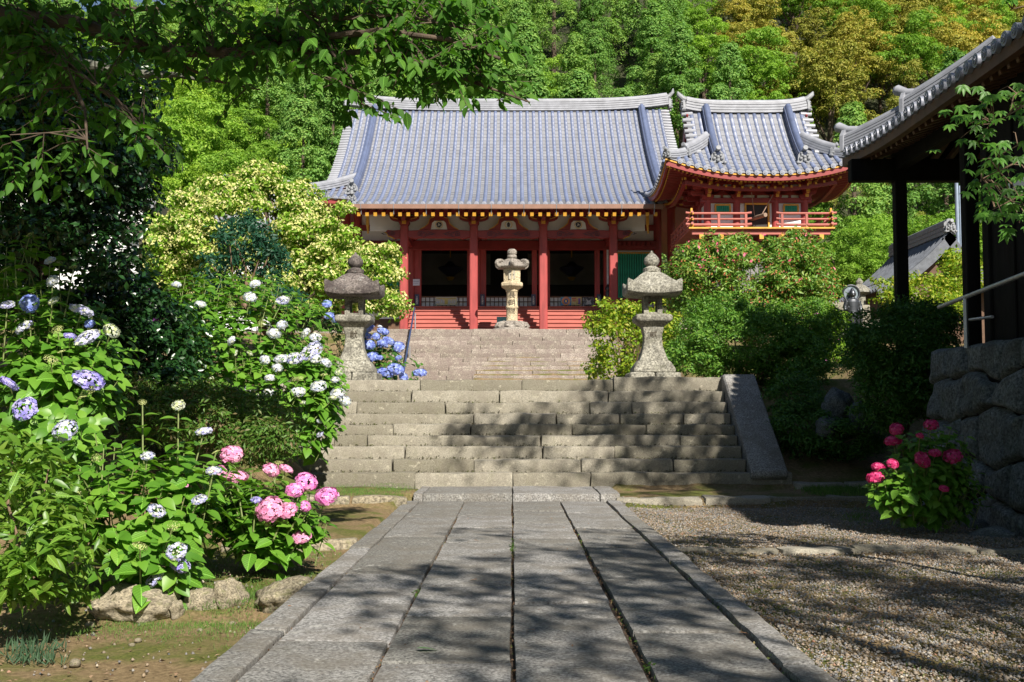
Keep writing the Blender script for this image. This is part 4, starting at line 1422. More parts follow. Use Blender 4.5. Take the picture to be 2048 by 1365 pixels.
# eaves: edge boards, two tiers of rafters, soffit
BXH, BYH = 1.92, 1.7
cz1 = W(1516, 388, TY - BYH).z        # column top
zin = cz1 + 0.75                       # height where rafters meet the body
tsof = []
def eave_pts(front, sg, n, inset, dz):
    out = []
    half = (rfT.ex if front else rfT.ey) - inset
    for i in range(n + 1):
        u = -half + 2 * half * i / n
        lx, ly = (u, sg * (rfT.ey - inset)) if front else (sg * (rfT.ex - inset), u)
        out.append(rfT.p(lx, ly, not front, dz) - Vector((0, 0, float(rfT.f(inset)))))
    return out
for front, sg in ((True, -1), (False, -1), (False, 1), (True, 1)):
    ep = eave_pts(front, sg, 22, .03, -.04)
    MB().sweep([(-.03, -.03), (.03, -.03), (.03, .02), (-.03, .02)], ep).build('eave_trim', m_yel, tow)
    ep = eave_pts(front, sg, 22, .08, -.15)
    MB().sweep([(-.04, -.1), (.04, -.1), (.04, .08), (-.04, .08)], ep).build('eave_board', m_dred, tow)
    nr = 46 if front else 42
    half = (rfT.ex if front else rfT.ey) - .22
    inh = BXH + .3 if front else BYH + .3
    if front and sg > 0: continue
    for i in range(nr):
        u = -half + 2 * half * i / (nr - 1)
        q = (rfT.p(u, sg * (rfT.ey - .2), False, -.28) if front else rfT.p(sg * (rfT.ex - .2), u, True, -.28)) - Vector((0, 0, float(rfT.f(.2))))
        # runs square to the eave, ends at the body or at the hip rafter
        room = (rfT.ey - .2 - BYH) if front else (rfT.ex - .2 - BXH)
        reach = min(room, max(.12, (half + .22 - abs(u))))
        d = Vector((0, -sg, 0)) if front else Vector((-sg, 0, 0))
        e = q + d * reach + Vector((0, 0, (zin - q.z + .0) * reach / room * .55 + .0))
        sdv = Vector((d.y, -d.x, 0)) * .035
        mb = MB()
        mb.add([q - sdv, q + sdv, e + sdv, e - sdv] + [p + Vector((0, 0, .08)) for p in (q - sdv, q + sdv, e + sdv, e - sdv)], [(0, 1, 2, 3), (4, 5, 6, 7), (0, 1, 5, 4), (1, 2, 6, 5), (2, 3, 7, 6), (3, 0, 4, 7)])
        rft = mb.build('rafter', m_dred, tow)
        MB().box(-.04, .04, -.012, .012, -.01, .085).build('rafter_tip', m_yel, rft, loc=q - d * .014, rot=(0, 0, 0 if front else math.pi / 2))
        if i % 2 == 0 and reach > .6:
            q2 = q + d * .55 + Vector((0, 0, -.07))
            MB().box(-.04, .04, -.012, .012, -.06, .03).build('rafter_tip', m_yel, rft, loc=q2, rot=(0, 0, 0 if front else math.pi / 2))
    # soffit boards as a ruled sheet from the eave to the body
    a_ = eave_pts(front, sg, 22, .1, -.17)
    lim = BXH if front else BYH
    b_ = []
    for i in range(23):
        u = -1 + 2 * i / 22
        b_.append(Vector((TX + u * BXH, TY + sg * BYH, zin + .1)) if front else Vector((TX + sg * BXH, TY + u * BYH, zin + .1)))
    MB().add(a_ + b_, [(i, i + 1, 23 + i + 1, 23 + i) for i in range(22)]).build('soffit_boards', m_dred, tow)
    # tie purlin with yellow edge under the rafters
    ep = eave_pts(front, sg, 16, .85, -.42)
    MB().sweep([(-.06, -.07), (.06, -.07), (.06, .07), (-.06, .07)], ep).build('eave_purlin', m_red, tow)
for sx in (-1, 1):
    q = rfT.p(sx * (rfT.ex - .12), -(rfT.ey - .12), False, -.25)
    e = Vector((TX + sx * BXH, TY - BYH, zin - .1))
    MB().sweep([(-.07, -.1), (.07, -.1), (.07, .08), (-.07, .08)], [q, q.lerp(e, .5) + Vector((0, 0, -.1)), e]).build('hip_rafter', m_red, tow)
    dd = (q - e); dd.z = 0; dd.normalize()
    MB().sweep([(-.075, -.11), (.075, -.11), (.075, .09), (-.075, .09)], [q + dd * .03, q - dd * .1]).build('hip_rafter_tip', m_yel, tow)

# upper body
fz = W(1516, 456, TY - BYH - .95).z     # balcony floor top
FYT = TY - BYH
cxs = [(px - 1516) / FPX * FYT + TX for px in (1418, 1477, 1555, 1614)]
for x in cxs:
    MB().tube([(x, FYT, fz - .05), (x, FYT, cz1)], .14, 16).build('column', m_redcol, tow, True)
for sx in (-1, 1):
    for yv in (TY - .5, TY + .5, TY + BYH):
        MB().tube([(TX + sx * BXH, yv, fz - .05), (TX + sx * BXH, yv, cz1)], .14, 12).build('column', m_redcol, tow, True)
zl_a, zl_b = W(0, 407, FYT).z, W(0, 397, FYT).z
for (x0, x1) in ((cxs[0], cxs[1]), (cxs[1], cxs[2]), (cxs[2], cxs[3])):
    boxpart('wall_plaster', m_plaster, tow, x0, x1, FYT + .0, FYT + .06, fz, zin, 0)
boxpart('lintel_beam', m_red, tow, TX - BXH - .25, TX + BXH + .25, FYT - .12, FYT + .1, zl_a, zl_b)
boxpart('head_beam', m_red, tow, TX - BXH - .12, TX + BXH + .12, FYT - .09, FYT + .1, cz1 - .06, cz1 + .1)
boxpart('top_beam', m_red, tow, TX - BXH - .12, TX + BXH + .12, FYT - .12, FYT + .1, cz1 + .36, cz1 + .5)
boxpart('purlin', m_red, tow, TX - BXH - .9, TX + BXH + .9, FYT - .62, FYT - .46, cz1 + .66, cz1 + .84)
for i in range(3):
    xc = (cxs[i] + cxs[i + 1]) / 2
    boxpart('strut', m_red, tow, xc - .05, xc + .05, FYT - .05, FYT + .05, cz1 - .3, cz1 + .7)
BRT = bracket_mesh(0.95)
for x in cxs:
    link('bracket', BRT, tow, (x, FYT, cz1 - .25), None, (1, 1, .85))
    link('bracket', BRT, tow, (x, FYT - .35, cz1 + .15), None, (1, 1, .85))
    link('bracket_nose', nosem, tow, (x, FYT - .42, cz1 - .2), None, (.7, 1, .9))
    link('bracket_nose', nosem, tow, (x, FYT - .85, cz1 + .2), None, (.7, 1, 1.1))
    for sg in (-1, 1):
        MB().tube([(x + sg * .5, FYT - .5, cz1 + .56), (x + sg * .4, FYT - .5, cz1 + .44), (x + sg * .24, FYT - .5, cz1 + .38)], .02, 5).build('bracket_trim', m_yel, tow)
for yv in (TY - BYH, TY - .5, TY + .5):
    link('bracket', BRT, tow, (TX - BXH, yv, cz1 - .25), (0, 0, -math.pi / 2), (1, 1, .85))
    link('bracket', BRT, tow, (TX - BXH - .35, yv, cz1 + .15), (0, 0, -math.pi / 2), (1, 1, .85))
    link('bracket_nose', nosem, tow, (TX - BXH - .8, yv, cz1 + .2), (0, 0, -math.pi / 2), (.7, 1, 1.1))
# windows and doorway of the front
def slat_window(parent, xa, xb, za, zb, y, n):
    w_ = boxpart('slatted_window', m_dark, parent, xa, xb, y - .03, y - .01, za, zb, 0)
    for (a0, a1, c0, c1) in ((xa - .06, xb + .06, zb, zb + .07), (xa - .06, xb + .06, za - .07, za), (xa - .07, xa, za, zb), (xb, xb + .07, za, zb)):
        boxpart('window_frame', m_yel, w_, a0, a1, y - .08, y, c0, c1)
    sl_ = MB().prism([(-.032, 0), (0, -.032), (.032, 0), (0, .032)], 'z', za, zb).mesh('slat', m_green)
    for k in range(n):
        link('slat', sl_, w_, (xa + (xb - xa) * (k + .5) / n, y - .05, 0))
wz0, wz1 = W(0, 425, FYT).z, W(0, 413, FYT).z
for (pa, pb) in ((1435, 1461), (1573, 1598)):
    slat_window(tow, (pa - 1516) / FPX * FYT + TX, (pb - 1516) / FPX * FYT + TX, wz0, wz1, FYT - .06, 7)
da, db = (1496 - 1516) / FPX * FYT + TX, (1539 - 1516) / FPX * FYT + TX
door = boxpart('doorway', m_dark, tow, da, db, FYT - .03, FYT - .02, fz, zl_a - .06, 0)
for (a0, a1, c0, c1) in ((da - .06, db + .06, zl_a - .07, zl_a + .0), (da - .07, da, fz, zl_a - .06), (db, db + .07, fz, zl_a - .06)):
    boxpart('door_frame', m_yel, door, a0, a1, FYT - .1, FYT - .01, c0, c1)
for sx in (-1, 1):
    boxpart('side_wall', m_plaster, tow, TX + sx * BXH - .03, TX + sx * BXH + .03, FYT, TY + BYH, fz, zin, 0)
    boxpart('side_lintel', m_red, tow, TX + sx * BXH - .1, TX + sx * BXH + .1, FYT, TY + BYH, zl_a, zl_b)
    boxpart('side_lintel', m_red, tow, TX + sx * BXH - .1, TX + sx * BXH + .1, FYT, TY + BYH, cz1 - .06, cz1 + .1)
boxpart('back_wall', m_plaster, tow, TX - BXH, TX + BXH, TY + BYH, TY + BYH + .06, fz, zin, 0)
boxpart('ceiling', m_dred, tow, TX - BXH, TX + BXH, FYT, TY + BYH, zin + .1, zin + .16, 0)
# balcony
bw, by0 = 2.75, TY - BYH - 1.0
boxpart('balcony_floor', m_redfade, tow, TX - bw, TX + bw, by0, TY + BYH + 1.0, fz - .08, fz, .01)
boxpart('floor_edge', m_yel, tow, TX - bw - .04, TX + bw + .04, by0 - .05, by0 + .02, fz - .05, fz + .015, .005)
boxpart('floor_beam', m_redfade, tow, TX - bw + .1, TX + bw - .1, by0 + .1, by0 + .28, fz - .26, fz - .08)
for k in range(7):
    x = TX - 2.3 + k * .765
    boxpart('floor_bracket', m_red, tow, x - .08, x + .08, by0 + .05, by0 + 1.2, fz - .44, fz - .26)
    boxpart('bracket_tip', m_yel, tow, x - .085, x + .085, by0 + .02, by0 + .06, fz - .445, fz - .255)
rz = [fz + .12, fz + .34, fz + .56]
def rail_run(pa, pb):
    d = (pb - pa).normalized()
    for h_, r_ in zip(rz, (.055, .04, .045)):
        q0, q1 = Vector((pa.x, pa.y, h_)), Vector((pb.x, pb.y, h_))
        ext = .22
        MB().tube([q0 - d * ext + Vector((0, 0, .03)), q0, q1, q1 + d * ext + Vector((0, 0, .03))], r_, 8).build('balcony_rail', m_redfade, tow, True)
    n = max(2, int((pb - pa).length / .8) + 1)
    for i in range(n):
        q = pa.lerp(pb, i / (n - 1))
        boxpart('baluster', m_redfade, tow, q.x - .05, q.x + .05, q.y - .05, q.y + .05, fz, rz[2] - .03)
fl, fr = Vector((TX - bw + .08, by0 + .08, 0)), Vector((TX + bw - .08, by0 + .08, 0))
bl, br_ = Vector((TX - bw + .08, TY + BYH + .9, 0)), Vector((TX + bw - .08, TY + BYH + .9, 0))
gl_, gr_ = Vector((da - .2, by0 + .08, 0)), Vector((db + .35, by0 + .08, 0))
rail_run(fl, gl_); rail_run(gr_, fr); rail_run(fl, bl); rail_run(fr, br_)
for q in (fl, fr):
    for h_ in rz + [fz]:
        boxpart('corner_cap', m_yel, tow, q.x - .075, q.x + .075, q.y - .075, q.y + .075, h_ - .05, h_ + .04)
    boxpart('corner_cap', m_yel, tow, q.x - .04, q.x + .04, q.y - .04, q.y + .04, rz[2] + .05, rz[2] + .2)
# flared skirt of grey boards below the balcony
m_skirt = simple('weathered_board', (0.16, 0.15, 0.15), 0.75, 0.3, 3.0, 0.2, rand=.25)
zb0, zb1 = BASEZ + .3, fz - .45
for sg, ax in ((-1, 'f'), (-1, 'l'), (1, 'l')):
    nb = 14
    for i in range(nb):
        u0, u1 = -1 + 2 * i / nb + .006, -1 + 2 * (i + 1) / nb - .006
        rows_ = []
        for t_ in (0, .35, .7, 1):
            k = 3.0 - 1.0 * t_ ** .6
            ky = 2.8 - 1.0 * t_ ** .6
            z_ = zb0 + (zb1 - zb0) * t_
            if ax == 'f': rows_.append((Vector((TX + u0 * k, TY - ky, z_)), Vector((TX + u1 * k, TY - ky, z_))))
            else: rows_.append((Vector((TX + sg * k, TY + u0 * ky, z_)), Vector((TX + sg * k, TY + u1 * ky, z_))))
        mb = MB()
        off = Vector((0, .04, 0)) if ax == 'f' else Vector((-sg * .04, 0, 0))
        vs = [p for r_ in rows_ for p in r_] + [p + off for r_ in rows_ for p in r_]
        fs = []
        for j in range(3):
            fs += [(2 * j, 2 * j + 1, 2 * j + 3, 2 * j + 2), (8 + 2 * j, 8 + 2 * j + 1, 8 + 2 * j + 3, 8 + 2 * j + 2), (2 * j, 2 * j + 2, 8 + 2 * j + 2, 8 + 2 * j), (2 * j + 1, 2 * j + 3, 8 + 2 * j + 3, 8 + 2 * j + 1)]
        mb.add(vs, fs)
        mb.build('skirt_board', m_skirt, tow)
boxpart('stone_base', m_step2, tow, TX - 3.2, TX + 3.2, TY - 3.0, TY + 3.0, BASEZ - .5, BASEZ + .32, .03)
# bell log hanging in the doorway
lg = thing('bell_log', W(1525, 437, FYT - .7), 'wooden log hung on ropes in front of the bell tower doorway', 'bell log')
p0, p1 = W(1498, 440, FYT + .2), W(1531, 430, FYT - 1.05)
MB().tube([p0, p0.lerp(p1, .5), p1], [.07, .085, .08], 12).build('log', simple('pale_log', (.26, .18, .13), .8, .3, 8), lg, True)
m_rope = simple('rope', (.30, .2, .15), .9, .2, 10)
for (px, py, tt) in ((1503, 385, .35), (1546, 390, .8)):
    MB().tube([W(px, py, FYT - .55), p0.lerp(p1, tt) + Vector((0, 0, .06))], .016, 6).build('rope', m_rope, lg)

# ================================================================== DARK WOODEN HALL ON THE RIGHT
dk = thing('wooden_hall', (9.6, 14.7, 2.35), 'black timber hall with upswept tiled eave above the stone wall', 'temple building')
dze = 6.04
rfD = Roof(10.2, 14.75, 6.75, 3.9, 5.0, dze + .05, dze + 3.2, 0.52, 0.18, quarter=True, L=3.5)
rD = tile_roof(dk, rfD, 0.30, (-1,), (-1,), (-1, 1), (-1, 1))
for (s0_, s1_, hh, sc_) in ((2.2, 0.95, .36, .42), (1.0, 0.1, .32, .38)):
    hp = [rfD.p(-(rfD.ex - s_), -(rfD.ey - s_), False, 0.0 + .08 * (s0_ - s_)) for s_ in np.linspace(s0_, s1_, 9)]
    MB().sweep(ridge_profile(0.34, hh, 5, 0.09), hp).build('hip_ridge', m_ridge, rD, True)
    d_ = hp[-1] - hp[-2]
    e = hp[-1]
    sd = Vector((d_.y, -d_.x, 0)).normalized()
    dn = Vector((d_.x, d_.y, 0)).normalized()
    vs = []
    for t_ in (0, .07):
        vs += [e + sd * a_ + dn * t_ + Vector((0, 0, c_)) for a_, c_ in ((-.2, -.04), (.2, -.04), (.19, hh * .8), (.1, hh + .06), (-.1, hh + .06), (-.19, hh * .8))]
    MB().add(vs, [tuple(range(5, -1, -1)), tuple(range(6, 12))] + [(i, (i + 1) % 6, 6 + (i + 1) % 6, 6 + i) for i in range(6)]).build('end_plate', m_ridge, rD)
    MB().tube([e + Vector((0, 0, hh + .02)) - dn * .25, e + Vector((0, 0, hh + .06)), e + dn * .2 + Vector((0, 0, hh + .16)), e + dn * .24 + Vector((0, 0, hh + .19))], [.08, .085, .1, .06], 12).build('horn_tile', m_ridge, rD, True)
pts = [(10.2, 14.75 - lx, dze + 3.55) for lx in np.linspace(-5, 5, 9)]
MB().sweep(ridge_profile(0.5, 0.55, 4, 0.11), pts).build('ridge', m_ridge, rD, True)
# eave edge, rafters, soffit
for sg, fr_ in ((-1, True), (-1, False)):
    half = (rfD.ex if fr_ else rfD.ey)
    ep = []
    for i in range(25):
        u = -half + .05 + 2 * (half - .05) * i / 24
        ep.append((rfD.p(u, -(rfD.ey - .06), False, -.09) if fr_ else rfD.p(-(rfD.ex - .06), u, True, -.09)) - Vector((0, 0, .03)))
    MB().sweep([(-.06, -.1), (.06, -.1), (.06, .06), (-.06, .06)], ep).build('eave_board', m_brownwood, dk)
    for i in range(int(half * 2 / .27)):
        u = -half + .2 + i * .27
        q = (rfD.p(u, -(rfD.ey - .15), False, -.25) if fr_ else rfD.p(-(rfD.ex - .15), u, True, -.25))
        d_ = Vector((1, 0, .3)) if fr_ else Vector((0, -1, .3))
        Lr = min(1.6, half - abs(u) + .1)
        MB().sweep([(-.04, -.06), (.04, -.06), (.04, .05), (-.04, .05)], [q, q + d_ * Lr]).build('rafter', m_brownwood, dk)
PX = 7.0
sofv = [(6.35, 21.4, dze - .05), (6.35, 8.1, dze - .05), (7.6, 8.1, dze + .45), (7.6, 20.3, dze + .45), (14.0, 21.4, dze - .05), (12.8, 20.3, dze + .45), (7.6, 8.1, dze + .45), (12.8, 8.1, dze + .45)]
MB().add(sofv, [(0, 1, 2, 3), (0, 4, 5, 3), (3, 5, 7, 6)]).build('soffit_boards', m_black, dk)
q1, q2 = W(1801, 480, 20.5), W(1941, 480, 17.4)
z2b = 2.3
for q in (q1, q2):
    MB().box(q.x - .105, q.x + .105, q.y - .105, q.y + .105, z2b, dze + .1).build('post', m_black, dk, bevel=.015)
    boxpart('post_base', m_wall, dk, q.x - .2, q.x + .2, q.y - .2, q.y + .2, z2b - .15, z2b + .06, .03)
MB().box(q1.x + 5.1, q1.x + 5.3, 20.4, 20.6, z2b, dze).build('post', m_black, dk)
zb_ = W(1801, 364, 20.5).z
boxpart('tie_beam', m_black, dk, q1.x - .9, q1.x + 5.4, 20.38, 20.62, zb_, zb_ + .4)
boxpart('tie_beam', m_black, dk, q1.x - .1, q1.x + .1, 12, 20.4, zb_ + .2, zb_ + .55)
boxpart('wall_plate', m_black, dk, q1.x - .2, q1.x + .2, 8.4, 20.8, zb_ + .5, zb_ + .8)
wx = W(1977, 500, 16.4).x
boxpart('board_wall', m_black, dk, wx, wx + .1, 8.6, 16.4, z2b + .05, dze + .4, 0)
boxpart('board_wall', m_black, dk, wx, wx + 5.2, 16.3, 16.45, z2b + .05, dze + .4, 0)
boxpart('corner_post', m_black, dk, wx - .05, wx + .15, 16.28, 16.5, z2b, dze + .4)
for k in range(9):
    boxpart('wall_batten', m_black, dk, wx - .03, wx, 8.7 + k * .85, 8.78 + k * .85, z2b + .05, dze)
boxpart('plaster_strip', m_plaster, dk, wx - .02, wx + .01, 9.0, W(2030, 372, 16.0).y - .35, W(2040, 384, 15.6).z, W(2040, 362, 15.6).z, 0)
boxpart('back_wall', m_black, dk, wx + 5.1, wx + 5.2, 8.6, 16.4, z2b, dze + .4, 0)
boxpart('near_wall', m_black, dk, wx, wx + 5.2, 8.5, 8.6, z2b, dze + .4, 0)
boxpart('floor', m_wall, dk, 6.9, 12.5, 8.4, 20.8, z2b - .3, z2b + .03, 0)

# tubular rail along the top of the wall
rl = thing('tube_rail', (6.5, 15.5, 2.35), 'galvanised tube rail along the top of the boulder wall', 'railing')
ra, rb = W(1878, 615, 16.9), W(2050, 548, 14.2)
MB().tube([ra, ra.lerp(rb, .5), rb, rb + (rb - ra) * .8], .03, 10).build('rail', m_steel, rl, True)
ra2, rb2 = W(1955, 637, 16.9), W(1975, 636, 16.6)
MB().tube([W(1940, 640, 17.2), W(1985, 634, 16.2)], .024, 8).build('rail', m_steel, rl, True)
for t_ in (0.34, 1.2):
    p = ra.lerp(rb, t_)
    MB().tube([p, Vector((p.x, p.y, 2.3))], .03, 8).build('post', m_steel, rl, True)

# ================================================================== WHITE STOREHOUSE (left, half hidden)
wh = thing('storehouse', W(215, 520, 30), 'white plastered storehouse showing through the dark leaves', 'storehouse')
wx1 = W(278, 470, 30).x
MB().prism([(-15.5, 30), (wx1, 30), (wx1 * 1.24, 36.6), (-17, 36.6)], 'z', 2.0, W(200, 395, 30).z).build('wall', m_plaster, wh)
eo = W(303, 455, 29.4)
MB().prism([(wx1 - .1, 29.4), (wx1 + .3, 29.4), ((wx1 + .3) * 1.24, 36.4), (wx1 * 1.24 - .1, 36.4)], 'z', W(278, 455, 30).z, W(278, 425, 30).z).build('eave_block', m_plaster, wh)
MB().prism([(wx1 + .5, W(278, 425, 30).z), (wx1 - 3.9, W(278, 425, 30).z + 2.4), (wx1 - 8.3, W(278, 425, 30).z), (wx1 - 8.3, W(278, 425, 30).z + .25), (wx1 - 3.9, W(278, 425, 30).z + 2.7), (wx1 + .6, W(278, 425, 30).z + .2)], 'y', 29.5, 30.6).build('roof', m_tile, wh)
MB().prism([(wx1, W(278, 425, 30).z - .02), (wx1 - 3.9, W(278, 425, 30).z + 2.2), (wx1 - 8.0, W(278, 425, 30).z - .02)], 'y', 30.02, 30.1).build('gable', m_plaster, wh)
# tiled roofs half hidden behind the yellow flowering tree
gh = thing('gate_roof', W(460, 385, 58), 'dark tiled roof peeping out behind the cream flowering tree', 'roof')
ga, gb_ = W(440, 372, 58), W(580, 386, 58)
MB().sweep(ridge_profile(.5, .6, 3, .12), [ga, ga.lerp(gb_, .5) + Vector((0, 0, -.2)), gb_]).build('ridge', m_oni, gh, True)
MB().add([ga, gb_, gb_ + Vector((0, -4, -2.6)), ga + Vector((0, -4, -2.6)), ga + Vector((0, 4, -2.6)), gb_ + Vector((0, 4, -2.6))], [(0, 1, 2, 3), (0, 1, 5, 4)]).build('tile_field', m_tile, gh)
MB().box(ga.x + .4, gb_.x - .4, 55, 61, 4.6, ga.z - 1.9).build('wall', m_plaster, gh)
# small shrine with tiled roof behind the statue
sr = thing('small_shrine', W(1850, 560, 40), 'small shrine with a steep grey tiled roof beyond the statue', 'shrine')
ra_, rb_ = W(1890, 470, 38.0), W(1905, 462, 43.0)
el = W(1745, 585, 38.0)
rise_ = ra_.z - el.z
V, F = [], []
for i in range(11):
    t_ = i / 10
    zt_ = el.z + rise_ * (.55 * t_ + .45 * t_ * t_)
    for yv in (37.6, 43.2):
        V.append((el.x + (ra_.x - el.x) * t_, yv, zt_))
for i in range(11):
    t_ = i / 10
    zt_ = ra_.z - rise_ * (1 - (.55 * (1 - t_) + .45 * (1 - t_) ** 2))
    for yv in (37.6, 43.2):
        V.append((ra_.x + (ra_.x - el.x) * .75 * t_, yv, zt_))
F = [(2 * i, 2 * i + 1, 2 * i + 3, 2 * i + 2) for i in range(21)]
m_dtile = simple('weathered_dark_tile', (.10, .11, .13), .6, .35, 6, .3)
me = np_mesh('roof', V, np.array(F), m_dtile, True)
rS = link('roof', me, sr)
for yv in np.arange(37.65, 43.2, .3):
    MB().tube([(V[2 * i][0], yv, V[2 * i][2] + .03) for i in range(11)], .075, 6).build('tile_roll', m_dtile, rS)
MB().sweep([(-.05, -.3), (.05, -.3), (.05, .02), (-.05, .02)], [(V[2 * i][0], 37.55, V[2 * i][2]) for i in range(22)]).build('bargeboard', m_dtile, sr)
MB().sweep(ridge_profile(.4, .5, 3, .1), [(ra_.x, 37.6, ra_.z - .05), (ra_.x, 43.2, ra_.z - .05)]).build('ridge', m_oni, rS, True)
onigawara(rS, Vector((ra_.x, 37.5, ra_.z)), (0, -1), .4)
MB().box(el.x + .7, ra_.x + 1.4, 38.1, 42.8, 3.4, el.z + .5).build('wall', m_brownwood, sr)
boxpart('gable', m_brownwood, sr, ra_.x - .9, ra_.x + .9, 38.1, 42.8, el.z + .4, ra_.z - .9, 0)
# standing stone and tall pole
ss = link('standing_stone', rough_block('standing_stone', .42, .3, 2.0, m_step2, 900, .08, .05, .2), None, (*W(1822, 560, 36).to_tuple()[:2], 3.2))
meta(ss, 'rough standing stone behind the black post', 'stone marker')
pl = W(1916, 500, 44)
po = MB().tube([(pl.x, pl.y, 4.4), (pl.x, pl.y, W(0, 360, 44).z)], [.09, .07], 10).tube([(pl.x + .12, pl.y, 4.4), (pl.x + .12, pl.y, W(0, 372, 44).z)], .03, 6).build('utility_pole', simple('pole_steel', (.3, .36, .46), .4, .15, 3, metal=.5), None, True)
meta(po, 'tall slim grey metal pole among the trees beyond the shrine', 'pole')

# ================================================================== LANTERNS, STATUE, SIGNS
m_lan = stone('lantern_stone', (0.26, 0.25, 0.21), lichen=(0.40, 0.40, 0.36), moss=(0.06, 0.06, 0.035), moss_amt=.7, speck=28, rand=.05, dark=(.07, .065, .055), stain=.75)
m_lan_dark = stone('lantern_cap_stone', (0.15, 0.13, 0.12), lichen=(0.36, 0.37, 0.36), moss=(0.05, 0.045, 0.035), moss_amt=.8, speck=24, rand=.05, dark=(.05, .04, .04), stain=.9)
m_lan_gold = stone('lantern_sandstone', (0.48, 0.40, 0.27), lichen=(0.55, 0.48, 0.36), moss=(0.3, 0.24, 0.16), moss_amt=.4, speck=26, rand=.05, dark=(.3, .24, .17), stain=.5)
m_lan_cap = stone('lantern_grey_cap', (0.27, 0.245, 0.215), lichen=(0.42, 0.40, 0.36), moss=(0.12, 0.1, 0.08), moss_amt=.6, speck=26, rand=.05, dark=(.12, .1, .09), stain=.6)


def sq_loft(mb, rows, c, n=6, pinch=0.0, rot=0.0):
    """square cross-sections; each row (half, z, corner_lift)"""
    vs, fs = [], []
    per = 4 * n
    for (h, z, lift) in rows:
        for e in range(4):
            for k in range(n):
                t = -1 + 2 * k / n
                x, y = [(t, -1), (1, t), (-t, 1), (-1, -t)][e]
                r = abs(t) if True else 0
                vs.append((c[0] + x * h, c[1] + y * h, c[2] + z + lift * r ** 2.5))
    for i in range(len(rows) - 1):
        for k in range(per):
            a, b_ = i * per + k, i * per + (k + 1) % per
            fs.append((a, b_, b_ + per, a + per))
    fs.append(tuple(range(per - 1, -1, -1)))
    fs.append(tuple(range((len(rows) - 1) * per, len(rows) * per)))
    mb.add(vs, fs)


def jitter_mesh(me, amp, sc=4.0, seed=0):
    for v in me.vertices:
        v.co += mnoise.noise_vector(v.co * sc + Vector((seed, seed * 2, 0))) * amp


def text_part(parent, body, loc, size, mat, rot=(math.pi / 2, 0, 0), ext=0.003, name='inscription'):
    cu = bpy.data.curves.new(name, 'FONT')
    cu.body = body
    cu.size = size
    cu.extrude = ext
    cu.align_x = 'CENTER'
    cu.align_y = 'CENTER'
    cu.space_line = 0.95
    cu.materials.append(mat)
    tmp = bpy.data.objects.new(name, cu)
    COL.objects.link(tmp)
    dg = bpy.context.evaluated_depsgraph_get()
    me = bpy.data.meshes.new_from_object(tmp.evaluated_get(dg), depsgraph=dg)
    bpy.data.objects.remove(tmp)
    if not me.materials: me.materials.append(mat)
    return link(name, me, parent, loc, rot)


m_incise = simple('incised_line', (0.09, 0.075, 0.055), 0.95, 0.3, 20)


